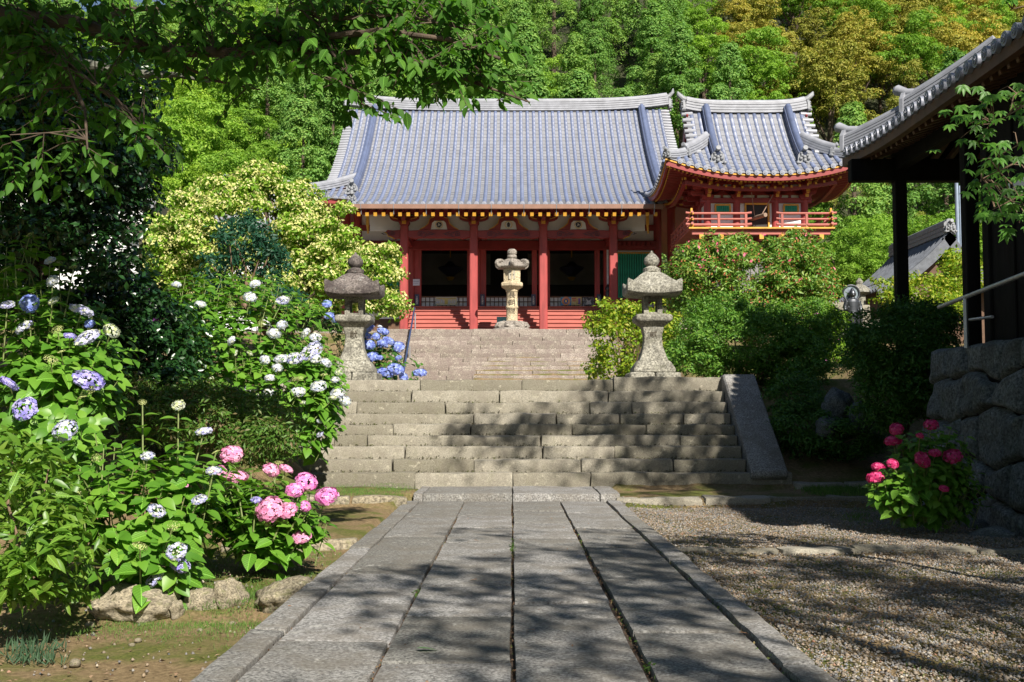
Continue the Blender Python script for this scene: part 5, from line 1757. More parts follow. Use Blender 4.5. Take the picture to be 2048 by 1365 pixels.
def square_lantern(loc, sc, capmat, finmat, label, seed):
    L = thing('stone_lantern', loc, label, 'stone lantern', 'pair of square stone lanterns on the landing')
    c = Vector(loc)
    def put(name, mb, mat, bevel=.02, amp=.012):
        me = mb.mesh(name, mat, True, bevel * sc)
        jitter_mesh(me, amp * sc, 5, seed)
        return link(name, me, L)
    def V3(z): return (c.x, c.y, c.z + z * sc)
    for sx in (-1, 1):
        mb = MB()
        mb.box(c.x + (.01 if sx > 0 else -.56) * sc, c.x + (.56 if sx > 0 else -.01) * sc, c.y - .56 * sc, c.y + .56 * sc, c.z - .05, c.z + .2 * sc)
        put('plinth_stone', mb, m_lan, .03)
    mb = MB(); sq_loft(mb, [(.46 * sc, 0, 0), (.45 * sc, .1 * sc, 0), (.36 * sc, .25 * sc, 0), (.33 * sc, .27 * sc, 0)], V3(.2)); put('foot', mb, m_lan)
    mb = MB()
    sq_loft(mb, [(.325 * sc, 0, 0), (.27 * sc, .12 * sc, 0), (.215 * sc, .3 * sc, 0), (.195 * sc, .45 * sc, 0), (.2 * sc, .58 * sc, 0), (.23 * sc, .72 * sc, 0), (.24 * sc, .76 * sc, 0)], V3(.465))
    post_ = put('post', mb, m_lan, .015)
    text_part(post_, '献', (c.x, c.y - .215 * sc, c.z + 1.05 * sc), .17 * sc, m_incise)
    mb = MB(); sq_loft(mb, [(.24 * sc, 0, 0), (.36 * sc, .1 * sc, 0), (.40 * sc, .13 * sc, 0), (.40 * sc, .24 * sc, 0), (.37 * sc, .26 * sc, 0), (.26 * sc, .28 * sc, 0)], V3(1.22)); put('middle_platform', mb, m_lan)
    for sx in (-1, 1):
        for sy in (-1, 1):
            mb = MB().box(c.x + sx * .15 * sc - .055 * sc, c.x + sx * .15 * sc + .055 * sc, c.y + sy * .15 * sc - .055 * sc, c.y + sy * .15 * sc + .055 * sc, c.z + 1.48 * sc, c.z + 1.92 * sc)
            put('fire_box_post', mb, m_lan, .008, .004)
    for (z0, z1) in ((1.485, 1.54), (1.80, 1.915)):
        mb = MB()
        o_, n_ = .19 * sc, .13 * sc
        vs = [(c.x + sx * h, c.y + sy * h, c.z + zz * sc) for zz in (z0, z1) for h in (o_, n_) for sx, sy in ((-1, -1), (1, -1), (1, 1), (-1, 1))]
        fs = []
        for q in range(4):
            w_ = (q + 1) % 4
            fs += [(q, w_, 4 + w_, 4 + q), (8 + q, 8 + w_, 12 + w_, 12 + q), (q, w_, 8 + w_, 8 + q), (4 + q, 4 + w_, 12 + w_, 12 + q)]
        mb.add(vs, fs)
        put('fire_box_frame', mb, m_lan, .006, .003)
    mb = MB()
    sq_loft(mb, [(.28 * sc, 0, 0), (.5 * sc, .0 * sc, .02 * sc), (.575 * sc, .01 * sc, .05 * sc), (.6 * sc, .03 * sc, .06 * sc), (.6 * sc, .17 * sc, .15 * sc), (.58 * sc, .2 * sc, .16 * sc), (.5 * sc, .23 * sc, .07 * sc), (.43 * sc, .31 * sc, .03 * sc), (.36 * sc, .39 * sc, .01 * sc), (.26 * sc, .48 * sc, 0), (.16 * sc, .54 * sc, 0)], V3(1.9))
    put('cap', mb, capmat, .006, .012)
    mb = MB().lathe([(.15 * sc, .52 * sc), (.19 * sc, .55 * sc), (.2 * sc, .62 * sc), (.13 * sc, .66 * sc), (.1 * sc, .68 * sc)], V3(1.9), 16)
    mb.lathe([(.09 * sc, .67 * sc), (.15 * sc, .72 * sc), (.175 * sc, .79 * sc), (.16 * sc, .86 * sc), (.1 * sc, .93 * sc), (.035 * sc, .985 * sc), (.01 * sc, 1.03 * sc)], V3(1.9), 18)
    put('finial', mb, finmat, 0, .008)
    return L


lz = LAND - .02
p = W(709, 757, 23.5); sc_l = (W(709, 505, 23.5).z - lz) / 2.93
square_lantern((p.x, 23.5, lz), sc_l, m_lan_dark, m_lan_dark, 'square stone lantern with a dark lichened cap beside the white hydrangea', 3)
p = W(1305, 757, 23.5); sc_r = (W(1305, 502, 23.5).z - lz) / 2.93
square_lantern((p.x, 23.5, lz), sc_r, m_lan, m_lan, 'square stone lantern with a pale cap in front of the green slatted window', 9)

# central hexagonal lantern on the upper court
p = W(1024, 655, 47.0)
c = Vector((p.x, 47.0, TOPZ - .01))
HL = thing('stone_lantern', c, 'tall hexagonal sandstone lantern with carved characters before the hall steps', 'stone lantern')
S = (W(1024, 498, 47.0).z - c.z) / 3.2
def putL(name, mb, mat, smooth=True, bevel=.012):
    me = mb.mesh(name, mat, smooth, bevel)
    jitter_mesh(me, .008, 6, 2)
    return link(name, me, HL)
putL('plinth', MB().lathe([(.78 * S, 0), (.76 * S, .07 * S)], c, 30), m_lan_cap)
putL('lotus_base', MB().lathe([(.66 * S, .06 * S), (.64 * S, .16 * S), (.5 * S, .26 * S), (.32 * S, .34 * S), (.28 * S, .38 * S)], c, 24), m_lan_cap)
pet = MB()
for k in range(10):
    a = 2 * math.pi * k / 10
    d = Vector((math.cos(a), math.sin(a), 0))
    pet.tube([c + d * .62 * S + Vector((0, 0, .1 * S)), c + d * .52 * S + Vector((0, 0, .24 * S)), c + d * .34 * S + Vector((0, 0, .34 * S))], [.11 * S, .12 * S, .05 * S], 8)
putL('lotus_petals', pet, m_lan_cap)
shaft = putL('shaft', MB().lathe([(.25 * S, .36 * S), (.225 * S, .42 * S), (.22 * S, .85 * S), (.25 * S, .88 * S), (.25 * S, .95 * S), (.22 * S, .98 * S), (.215 * S, 1.5 * S), (.25 * S, 1.53 * S), (.25 * S, 1.6 * S)], c, 22), m_lan_gold)
for k, chx in enumerate('長朙燈'):
    text_part(shaft, chx, (c.x, c.y - .222 * S, c.z + (1.36 - k * .3) * S), .27 * S, m_incise, ext=.006)
putL('middle_platform', MB().lathe([(.25 * S, 1.58 * S), (.44 * S, 1.7 * S), (.48 * S, 1.73 * S), (.48 * S, 1.84 * S), (.4 * S, 1.88 * S)], c, square=6, rot=math.pi / 6 * 0), m_lan_gold, False)
fb = putL('fire_box', MB().lathe([(.37 * S, 1.86 * S), (.38 * S, 2.35 * S), (.36 * S, 2.42 * S)], c, square=6), m_lan_gold, False)
yy = c.y - .335 * S
mw = MB()
mw.box(c.x - .125 * S, c.x + .125 * S, yy - .02, yy, c.z + 1.98 * S, c.z + 2.3 * S)
mw.build('fire_window', simple('window_stone', (.36, .33, .26), .9), fb)
dz_ = MB()
for (ax, az) in ((0, 0),):
    dz_.prism([(c.x - .085 * S, c.z + 2.14 * S), (c.x - .03 * S, c.z + 2.11 * S), (c.x, c.z + 2.06 * S), (c.x + .03 * S, c.z + 2.11 * S), (c.x + .085 * S, c.z + 2.14 * S), (c.x + .03 * S, c.z + 2.17 * S), (c.x, c.z + 2.22 * S), (c.x - .03 * S, c.z + 2.17 * S)], 'y', yy - .028, yy - .02)
dz_.build('window_opening', m_dark, fb)
cap = MB().lathe([(.4 * S, 2.4 * S), (.6 * S, 2.45 * S), (.62 * S, 2.52 * S), (.5 * S, 2.62 * S), (.34 * S, 2.74 * S), (.2 * S, 2.8 * S), (.14 * S, 2.82 * S)], c, square=6)
putL('cap', cap, m_lan_cap, True, .03)
for k in range(6):
    a = 2 * math.pi * (k + .5) / 6
    d = Vector((math.cos(a), math.sin(a), 0))
    pts = [c + d * (.5 + .18 * math.sin(t) + .0) * S + Vector((0, 0, (2.5 + .11 * (1 - math.cos(t))) * S)) for t in np.linspace(0, 4.0, 9)]
    putL('cap_scroll', MB().tube(pts, [.09 * S, .09 * S, .085 * S, .08 * S, .075 * S, .07 * S, .06 * S, .05 * S, .04 * S], 8), m_lan_cap, True, 0)
putL('finial', MB().lathe([(.13 * S, 2.8 * S), (.19 * S, 2.84 * S), (.19 * S, 2.93 * S), (.15 * S, 2.95 * S), (.19 * S, 2.99 * S), (.19 * S, 3.1 * S), (.13 * S, 3.18 * S), (.03 * S, 3.2 * S)], c, 18), m_lan_cap)

# teal notice with a yellow figure behind the lantern
tb = W(1008, 656, 48.2)
ts = thing('notice_board', (tb.x, 48.2, TOPZ), 'small teal board behind the sandstone lantern', 'board')
zt0, zt1 = TOPZ, W(0, 634, 48.2).z
MB().box(W(994, 0, 48.2).x, W(1035, 0, 48.2).x, 48.18, 48.24, zt0 + .03, zt1).build('panel', simple('teal_paint', (.16, .33, .33), .6, .1), ts, bevel=.01)
for dx in (-.3, .3):
    MB().box(tb.x + dx - .03 + .1, tb.x + dx + .03 + .1, 48.25, 48.3, zt0, zt1 - .05).build('leg', m_brownwood, ts)
fl_ = MB()
for k in range(5):
    a = k * 1.2566
    fl_.add([(tb.x - .0 + .07 * math.cos(a) + .055 * math.cos(t), 48.17 - .001 * k, zt0 + .22 + .07 * math.sin(a) + .055 * math.sin(t)) for t in np.linspace(0, 6.283, 10, False)], [tuple(range(10))])
fl_.build('yellow_mark', simple('yellow_print', (.8, .55, .08), .6), ts)

# vertical plaques by the doors
m_plq = simple('plaque_slate', (.05, .06, .11), .5, .15)
m_wt = simple('white_lettering', (.75, .75, .72), .6, .05)
for k, (px, lab) in enumerate(((834, 'dark plaque with white characters left of the left doorway'), (965, 'dark plaque with white characters left of the middle doorway'), (1067, 'dark plaque with white characters right of the middle doorway'), (1198, 'dark plaque with white characters right of the right doorway'))):
    q = W(px, 600, 51.8)
    sg_ = thing('plaque', (q.x, 51.8, FLZ), lab, 'sign', 'plaques beside the hall doorways')
    za_, zb_2 = FLZ, W(px, 589, 51.8).z
    MB().box(q.x - .1, q.x + .1, 51.78, 51.82, za_, zb_2).build('board', m_plq, sg_, bevel=.006)
    text_part(sg_, '土\n足\n厳\n禁', (q.x, 51.772, (za_ + zb_2) / 2), .105, m_wt, name='lettering')
q = W(832, 565, 51.8)
nt_ = thing('notice_sheet', (q.x, 51.85, q.z), 'white paper notice fixed beside the left doorway', 'notice')
MB().box(q.x - .17, q.x + .17, 51.83, 51.85, q.z - .15, q.z + .15).build('sheet', simple('paper', (.62, .64, .75), .8, .05), nt_)
MB().box(q.x - .12, q.x + .12, 51.826, 51.829, q.z + .03, q.z + .06).box(q.x - .12, q.x + .08, 51.826, 51.829, q.z - .05, q.z - .03).build('print', simple('grey_ink', (.3, .32, .42), .8), nt_)


def poster(px0, px1, py0, py1, base, c2, c3, label, kind):
    a_, b_ = W(px0, py1, 51.9), W(px1, py0, 51.9)
    t = thing('poster', ((a_.x + b_.x) / 2, 51.9, a_.z), label, 'poster', 'posters on the doorway barriers')
    m, nt, b = nodes('poster_print_' + str(px0))
    v = nt.nodes.new('ShaderNodeTexVoronoi'); v.inputs['Scale'].default_value = 11
    tc = nt.nodes.new('ShaderNodeTexCoord'); nt.links.new(tc.outputs['Object'], v.inputs['Vector'])
    r_ = ramp(nt, [(0.2, base), (0.5, c2), (0.8, c3)])
    nt.links.new(v.outputs['Color'], r_.inputs[0])
    nt.links.new(r_.outputs[0], b.inputs['Base Color'])
    MB().box(a_.x, b_.x, 51.9, 51.93, a_.z, b_.z).build('sheet', m, t)
    cx_, cz_ = (a_.x + b_.x) / 2, (a_.z + b_.z) / 2
    w_, h_ = (b_.x - a_.x), (b_.z - a_.z)
    if kind == 'map':
        MB().box(a_.x + .04, b_.x - .04, 51.894, 51.899, b_.z - .09, b_.z - .05).box(cx_ - .07, cx_ + .07, 51.894, 51.899, cz_ - .14, cz_ + .08).build('print', simple('map_yellow', (.5, .42, .12), .7), t)
        mbp = MB()
        for k in range(9):
            mbp.box(a_.x + .05 + k * .1, a_.x + .1 + k * .1, 51.893, 51.898, cz_ - .08, cz_ + .03) if abs(a_.x + .07 + k * .1 - cx_) > .1 else None
        mbp.build('print', simple('map_grey', (.5, .52, .56), .7), t)
    elif kind == 'rays':
        mbp = MB()
        for k in range(14):
            a = 2 * math.pi * k / 14
            d = Vector((math.cos(a), 0, math.sin(a))); s_ = Vector((-d.z, 0, d.x)) * .025
            o_ = Vector((cx_, 51.895, cz_))
            mbp.add([o_ + d * .1 - s_, o_ + d * .1 + s_, o_ + d * .2 + s_ * 1.4, o_ + d * .2 - s_ * 1.4], [(0, 1, 2, 3)])
        mbp.build('print', simple('ray_orange', (.7, .3, .12), .7), t)
        MB().lathe([(.1, 0), (.1, .004)], (cx_, 51.89, cz_), 14).build('print', simple('deep_blue', (.05, .12, .4), .7), t) if False else None
        MB().prism([(cx_ + .09 * math.cos(a), cz_ + .12 * math.sin(a)) for a in np.linspace(0, 6.283, 14, False)], 'y', 51.889, 51.893).build('print', simple('deep_blue', (.05, .12, .4), .7), t)
        MB().prism([(cx_ + .035 * math.cos(a), cz_ + .07 * math.sin(a)) for a in np.linspace(0, 6.283, 10, False)], 'y', 51.884, 51.888).build('print', m_gold, t)
    elif kind == 'banner':
        MB().box(b_.x - .15, b_.x - .05, 51.894, 51.899, a_.z + .05, b_.z - .06).build('print', simple('purple_print', (.2, .12, .35), .7), t)
        MB().box(a_.x + .04, a_.x + .22, 51.894, 51.899, b_.z - .1, b_.z - .05).box(a_.x + .04, a_.x + .2, 51.894, 51.899, b_.z - .2, b_.z - .16).build('print', simple('red_print', (.5, .1, .08), .7), t)
    else:
        MB().prism([(cx_ - .14, a_.z + .04), (cx_ + .14, a_.z + .04), (cx_ + .08, cz_), (cx_ + .12, cz_ + .1), (cx_, cz_ + .02), (cx_ - .12, cz_ + .1), (cx_ - .08, cz_)], 'y', 51.894, 51.899).build('print', simple('silver_print', (.55, .55, .55), .7), t)


poster(871, 914, 594.5, 611, (.45, .44, .34), (.55, .5, .3), (.35, .42, .48), 'pale map notice on the barrier of the left doorway', 'map')
poster(1121.5, 1142.5, 594.5, 611, (.05, .2, .5), (.08, .3, .6), (.1, .35, .45), 'blue poster with orange rays on the barrier of the right doorway', 'rays')
poster(1142.8, 1163, 594.5, 611, (.55, .42, .12), (.6, .5, .25), (.45, .3, .12), 'yellow poster with a purple strip on the right barrier', 'banner')
poster(1168, 1187, 595, 611, (.04, .04, .05), (.08, .08, .09), (.2, .2, .2), 'black and silver poster on the right barrier', 'dark')

# ---- bronze standing statue with halo
sp = W(1706, 655, 36.0)
ST = thing('statue', (sp.x, 36.0, sp.z - .25), 'dark bronze standing holy figure with a ring halo on a stone pedestal', 'statue')
mb = MB()
k_ = (W(1706, 582, 36.0).z - sp.z) / 1.30
def ell(z, rx, ry, dx=0, dy=0, n=20):
    return [(sp.x + dx * k_ + rx * k_ * math.cos(a), 36.0 + dy * k_ + ry * k_ * math.sin(a), sp.z + z * k_) for a in np.linspace(0, 2 * math.pi, n, False)]
def loft(rings):
    n = len(rings[0])
    vs = [p for r_ in rings for p in r_]
    fs = [(i * n + q, i * n + (q + 1) % n, (i + 1) * n + (q + 1) % n, (i + 1) * n + q) for i in range(len(rings) - 1) for q in range(n)]
    fs += [tuple(range(n - 1, -1, -1)), tuple(range((len(rings) - 1) * n, len(rings) * n))]
    mb.add(vs, fs)
loft([ell(-.25, .24, .17), ell(0, .23, .16), ell(.25, .225, .155), ell(.45, .225, .16), ell(.6, .2, .15), ell(.75, .21, .15), ell(.9, .24, .145), ell(.98, .22, .13), ell(1.03, .1, .09), ell(1.08, .065, .065)])
loft([ell(1.04, .06, .06), ell(1.09, .085, .09, 0, -.01), ell(1.15, .105, .115, 0, -.015), ell(1.22, .11, .12, 0, -.01), ell(1.28, .1, .11), ell(1.33, .07, .075), ell(1.37, .055, .055), ell(1.4, .02, .02)])
for (x_, z_, r_) in ((0, 1.185, .018), (-.04, 1.2, .014), (.04, 1.2, .014), (0, 1.135, .022)):
    q = Vector((sp.x + x_ * k_, 36.0 - .115 * k_, sp.z + z_ * k_))
    mb.tube([q + Vector((0, .03, .015)) * k_, q + Vector((0, -.012, 0)) * k_, q + Vector((0, 0, -.02)) * k_], [r_ * k_, r_ * k_, r_ * k_ * .6], 8)
for sg in (-1, 1):
    P_ = lambda x, y, z: Vector((sp.x + sg * x * k_, 36.0 + y * k_, sp.z + z * k_))
    mb.tube([P_(.2, 0, .93), P_(.27, 0, .75), P_(.27, -.05, .58), P_(.2, -.16, .62 if sg < 0 else .56)], [.085 * k_, .08 * k_, .07 * k_, .04 * k_], 10)
    mb.tube([P_(.27, 0, .62), P_(.29, 0, .3), P_(.28, 0, .05)], [.07 * k_, .07 * k_, .05 * k_], 8)
    mb.tube([P_(.2, -.16, .6), P_(.19, -.2, .7)], [.035 * k_, .025 * k_], 8)
    for f_ in range(4):
        mb.tube([P_(.17 + .016 * f_, -.2, .66), P_(.17 + .016 * f_, -.215, .76 - .01 * abs(f_ - 1.5))], .009 * k_, 6)
    mb.tube([P_(.11, 0, 1.2), P_(.115, 0, 1.12)], [.025 * k_, .02 * k_], 6)
for q in range(7):
    a = -.9 + q * .3
    mb.tube([(sp.x + .2 * k_ * math.sin(a), 36.0 - .165 * k_ * math.cos(a), sp.z - .2 * k_), (sp.x + .17 * k_ * math.sin(a), 36.0 - .16 * k_ * math.cos(a), sp.z + .5 * k_)], .016 * k_, 5)
me = mb.mesh('figure', m_bronze, True)
fig = link('figure', me, ST)
rm = fig.modifiers.new('fuse', 'REMESH')
rm.mode = 'VOXEL'; rm.voxel_size = .013; rm.use_smooth_shade = True
hal = MB()
hc = Vector((sp.x, 36.1, sp.z + 1.22 * k_))
hal.tube([hc + Vector((.29 * k_ * math.cos(a), .03, .29 * k_ * math.sin(a))) for a in np.linspace(0, 2 * math.pi, 33)], .035 * k_, 8)
hal.build('halo', m_bronze, ST, True)
hd = MB()
hd.add([hc + Vector((.26 * k_ * math.cos(a), .05, .26 * k_ * math.sin(a))) for a in np.linspace(0, 2 * math.pi, 32, False)] + [hc + Vector((.26 * k_ * math.cos(a), .08, .26 * k_ * math.sin(a))) for a in np.linspace(0, 2 * math.pi, 32, False)], [tuple(range(32)), tuple(range(32, 64))])
hd.build('halo_disc', simple('polished_bronze', (.45, .5, .58), .25, .1, metal=.8), ST)
MB().lathe([(.5, -.9), (.48, -.3), (.4, -.25), (.3, -.2)], (sp.x, 36.0, sp.z), 20).build('pedestal', m_lan, ST, True)
rw = thing('low_stone_wall', (sp.x, 37.2, 3.6), 'low beige stone wall and blocks behind the bronze statue', 'stone wall')
for i, (px0, px1, py0, py1) in enumerate(((1630, 1690, 605, 640), (1690, 1740, 610, 640), (1590, 1660, 640, 668), (1660, 1720, 640, 672), (1720, 1760, 640, 668))):
    a_, b_ = W(px0, py1, 37.0), W(px1, py0, 37.0)
    link('wall_stone', rough_block('wall_stone', b_.x - a_.x - .02, .6, b_.z - a_.z, m_step, 950 + i, .04, .03, .25), rw, ((a_.x + b_.x) / 2, 37.2, a_.z))
sl2 = thing('stone_lantern', (*W(1722, 640, 38.5).to_tuple()[:2], W(1722, 640, 38.5).z), 'small weathered stone lantern half hidden behind the statue', 'stone lantern')
c2 = W(1720, 640, 38.5)
MB().lathe([(.16, -.8), (.14, .3), (.3, .42), (.3, .5), (.2, .52)], c2, 14).build('post', m_lan, sl2, True)
MB().lathe([(.2, .5), (.2, .85)], c2, square=6).build('fire_box', m_lan, sl2)
MB().lathe([(.25, .85), (.42, .92), (.4, 1.0), (.2, 1.15), (.1, 1.2), (.13, 1.3), (.03, 1.42)], c2, square=6).build('cap', m_lan, sl2, True)

# ================================================================== PLANTS
m_bark = simple('bark', (0.085, 0.06, 0.042), 0.9, 0.45, 6.0, 0.6, stretch=(1, 1, .3))
m_barkl = simple('lichened_bark', (0.13, 0.13, 0.105), 0.9, 0.5, 9.0, 0.6)
m_stem = simple('green_stem', (0.16, 0.2, 0.06), 0.7, 0.3, 6.0)
m_wstem = simple('woody_stem', (0.17, 0.11, 0.07), 0.85, 0.3, 8.0)
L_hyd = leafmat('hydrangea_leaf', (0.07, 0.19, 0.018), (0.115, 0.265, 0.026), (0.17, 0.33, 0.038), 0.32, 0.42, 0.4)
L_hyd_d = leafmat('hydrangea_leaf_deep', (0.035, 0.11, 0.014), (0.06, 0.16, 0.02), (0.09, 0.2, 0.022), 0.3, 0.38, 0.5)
VEIN = {'hydrangea_leaf': leafmat('hydrangea_leaf_veined', (0.07, 0.19, 0.018), (0.115, 0.265, 0.026), (0.17, 0.33, 0.038), 0.32, 0.4, 0.42, vein=True), 'hydrangea_leaf_deep': leafmat('hydrangea_leaf_deep_veined', (0.035, 0.11, 0.014), (0.06, 0.16, 0.02), (0.09, 0.2, 0.022), 0.3, 0.38, 0.5, vein=True), 'cherry_leaf': leafmat('cherry_leaf_veined', (0.05, 0.14, 0.016), (0.08, 0.2, 0.022), (0.12, 0.26, 0.035), 0.45, 0.58, 0.2, vein=True), 'lance_leaf': leafmat('lance_leaf_veined', (0.07, 0.17, 0.018), (0.12, 0.24, 0.024), (0.18, 0.28, 0.04), 0.35, 0.4, 0.45, vein=True)}
L_cherry = leafmat('cherry_leaf', (0.045, 0.13, 0.016), (0.065, 0.175, 0.02), (0.1, 0.22, 0.03), 0.45, 0.6, 0.2)
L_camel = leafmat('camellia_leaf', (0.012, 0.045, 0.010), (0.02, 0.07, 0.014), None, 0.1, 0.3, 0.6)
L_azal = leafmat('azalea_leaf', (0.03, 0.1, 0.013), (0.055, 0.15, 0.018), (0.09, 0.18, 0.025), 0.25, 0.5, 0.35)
L_weep = leafmat('weeping_leaf', (0.012, 0.06, 0.035), (0.025, 0.1, 0.05), None, 0.25, 0.5, 0.35)
L_azal2 = leafmat('sunlit_azalea_leaf', (0.05, 0.15, 0.018), (0.1, 0.23, 0.025), (0.16, 0.28, 0.035), 0.25, 0.5, 0.35)  # brighter copy of the azalea leaf, sunlight put into its colour
L_hedge = leafmat('hedge_leaf', (0.05, 0.12, 0.016), (0.09, 0.19, 0.025), (0.17, 0.13, 0.06), 0.25, 0.5, 0.35)
L_shrub = leafmat('lance_leaf', (0.07, 0.17, 0.018), (0.12, 0.24, 0.024), (0.18, 0.28, 0.04), 0.35, 0.4, 0.45)
L_linden = leafmat('linden_leaf', (0.11, 0.24, 0.016), (0.19, 0.34, 0.025), (0.3, 0.42, 0.06), 0.35, 0.5, 0.35)
L_lfl = leafmat('linden_blossom', (0.46, 0.48, 0.14), (0.64, 0.60, 0.25), (0.72, 0.68, 0.38), 0.3, 0.7, 0.2)
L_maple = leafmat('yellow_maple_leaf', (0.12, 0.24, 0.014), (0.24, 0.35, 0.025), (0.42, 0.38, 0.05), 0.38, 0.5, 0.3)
L_olean = leafmat('oleander_leaf', (0.08, 0.2, 0.025), (0.16, 0.29, 0.04), (0.28, 0.36, 0.08), 0.3, 0.45, 0.4)
L_opink = leafmat('oleander_bloom', (0.7, 0.1, 0.2), (0.8, 0.25, 0.35), None, 0.3, 0.6, 0.3)
L_obud = leafmat('oleander_bud', (0.3, 0.06, 0.05), (0.42, 0.13, 0.07), (0.5, 0.28, 0.06), 0.2, 0.7, 0.2)
L_grass = leafmat('grass_blade', (0.05, 0.12, 0.02), (0.1, 0.2, 0.03), (0.15, 0.24, 0.05), 0.3, 0.6, 0.3)
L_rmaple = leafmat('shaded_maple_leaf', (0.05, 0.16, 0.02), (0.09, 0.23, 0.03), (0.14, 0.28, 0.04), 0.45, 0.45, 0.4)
L_deep = leafmat('broadleaf', (0.035, 0.11, 0.014), (0.07, 0.17, 0.02), (0.12, 0.22, 0.03), 0.3, 0.5, 0.35)


def frame_matrix(t, b, n):
    return Matrix(((t[0], b[0], n[0]), (t[1], b[1], n[1]), (t[2], b[2], n[2])))


def place_leaves(root, rng, pos, nrm, size, tmpl, mat, tdir, loose, nparts, name='leaf', key=None, stuff='foliage'):
    """the most prominent leaves as parts of their own, the rest as one mass"""
    t, b, n = frames(rng, nrm, tdir, loose)
    size = np.asarray(size)
    order = np.argsort(key if key is not None else pos[:, 1] / size)
    first = order[:nparts]
    rest = order[nparts:]
    if nparts:
        me = np_mesh(name, tmpl[0], tmpl[1], VEIN.get(mat.name, mat), True)
        for i in first:
            M = frame_matrix(t[i], b[i], n[i])
            link(name, me, root, pos[i], M.to_euler(), float(size[i]))
    if len(rest):
        TV, TF = tmpl
        k = len(TV)
        P = (TV[None, :, 0, None] * t[rest][:, None, :] + TV[None, :, 1, None] * b[rest][:, None, :] + TV[None, :, 2, None] * n[rest][:, None, :])
        V = (pos[rest][:, None, :] + size[rest][:, None, None] * P).reshape(-1, 3)
        F = (TF[None] + (np.arange(len(rest)) * k)[:, None, None]).reshape(-1, TF.shape[1])
        o = link(stuff, np_mesh(stuff, V, F, mat, True), root)
        o['kind'] = 'stuff'


# ---- hydrangea flower heads
FCOL = {
    'wb': ((0.50, 0.55, 0.74), (0.68, 0.70, 0.74), (0.72, 0.74, 0.52)), 'wl': ((0.42, 0.42, 0.76), (0.62, 0.62, 0.78), (0.66, 0.70, 0.45)),
    'lav': ((0.27, 0.24, 0.68), (0.42, 0.38, 0.76), (0.58, 0.54, 0.80)), 'blue': ((0.14, 0.19, 0.58), (0.25, 0.33, 0.70), (0.44, 0.53, 0.80)),
    'pink': ((0.74, 0.25, 0.46), (0.80, 0.36, 0.56), (0.84, 0.52, 0.66)), 'mag': ((0.72, 0.17, 0.50), (0.78, 0.28, 0.6), (0.84, 0.46, 0.68)),
    'red': ((0.5, 0.015, 0.12), (0.64, 0.05, 0.2), (0.74, 0.14, 0.3)), 'pur': ((0.26, 0.06, 0.32), (0.38, 0.12, 0.42), (0.45, 0.2, 0.5)),
    'bud': ((0.36, 0.44, 0.12), (0.52, 0.56, 0.22), (0.64, 0.64, 0.36)), 'wg': ((0.5, 0.55, 0.5), (0.62, 0.64, 0.5), (0.5, 0.58, 0.22)),
}
FMESH = {}


def flower_mesh(kind, var):
    key = (kind, var)
    if key in FMESH: return FMESH[key]
    r = np.random.default_rng(hash(kind) % 1000 + var if False else sum(map(ord, kind)) * 7 + var)
    lace = kind in ('bud',)
    n = 112 if not lace else 120
    V, F = [], []
    for i in range(n):
        h = 1 - (i + .5) / n * (1.55 if not lace else 1.0)
        a = i * 2.39996 + r.normal() * .1
        rr = math.sqrt(max(0, 1 - h * h))
        d = np.array([rr * math.cos(a), rr * math.sin(a), h * (.82 if not lace else .55)])
        rad = .5 * (1 + r.normal() * .05)
        nn = unit(np.array([d + r.normal(size=3) * .22]))[0]
        t = np.cross(nn, r.normal(size=3)); t /= np.linalg.norm(t)
        b_ = np.cross(nn, t)
        c0 = d * rad
        if r.random() < .1: continue
        s_ = (.1 + .03 * r.random()) * (1 if not lace else .42)
        if kind in ('wl', 'wb', 'wg', 'lav') and r.random() < (.6 if h > .55 and kind != 'wb' else .18): s_ *= .45
        base = len(V)
        V.append(c0 + nn * .0)
        for k in range(4):
            an = k * math.pi / 2
            e1 = t * math.cos(an) + b_ * math.sin(an)
            e2 = -t * math.sin(an) + b_ * math.cos(an)
            V.append(c0 + e1 * s_ * .55 + e2 * s_ * .5 + nn * .02)
            V.append(c0 + e1 * s_ * 1.05 + e2 * s_ * .28 + nn * .005)
            V.append(c0 + e1 * s_ * 1.05 - e2 * s_ * .28 + nn * .005)
            V.append(c0 + e1 * s_ * .55 - e2 * s_ * .5 + nn * .02)
        for k in range(4):
            q = base + 1 + 4 * k
            F += [(base, q + 3, q + 2, q + 1), (base, q + 1, q, q)]
    F4 = np.array([f for f in F if len(set(f)) == 4])
    F3 = np.array([(f[0], f[1], f[2]) for f in F if len(set(f)) == 3])
    m = leafmat('petal_' + kind, *FCOL[kind], 0.25, 0.6, 0.2, tint=(1, 1, 1))
    FMESH[key] = np_mesh('flower_head', np.array(V), [F4, F3], m, False)
    return FMESH[key]


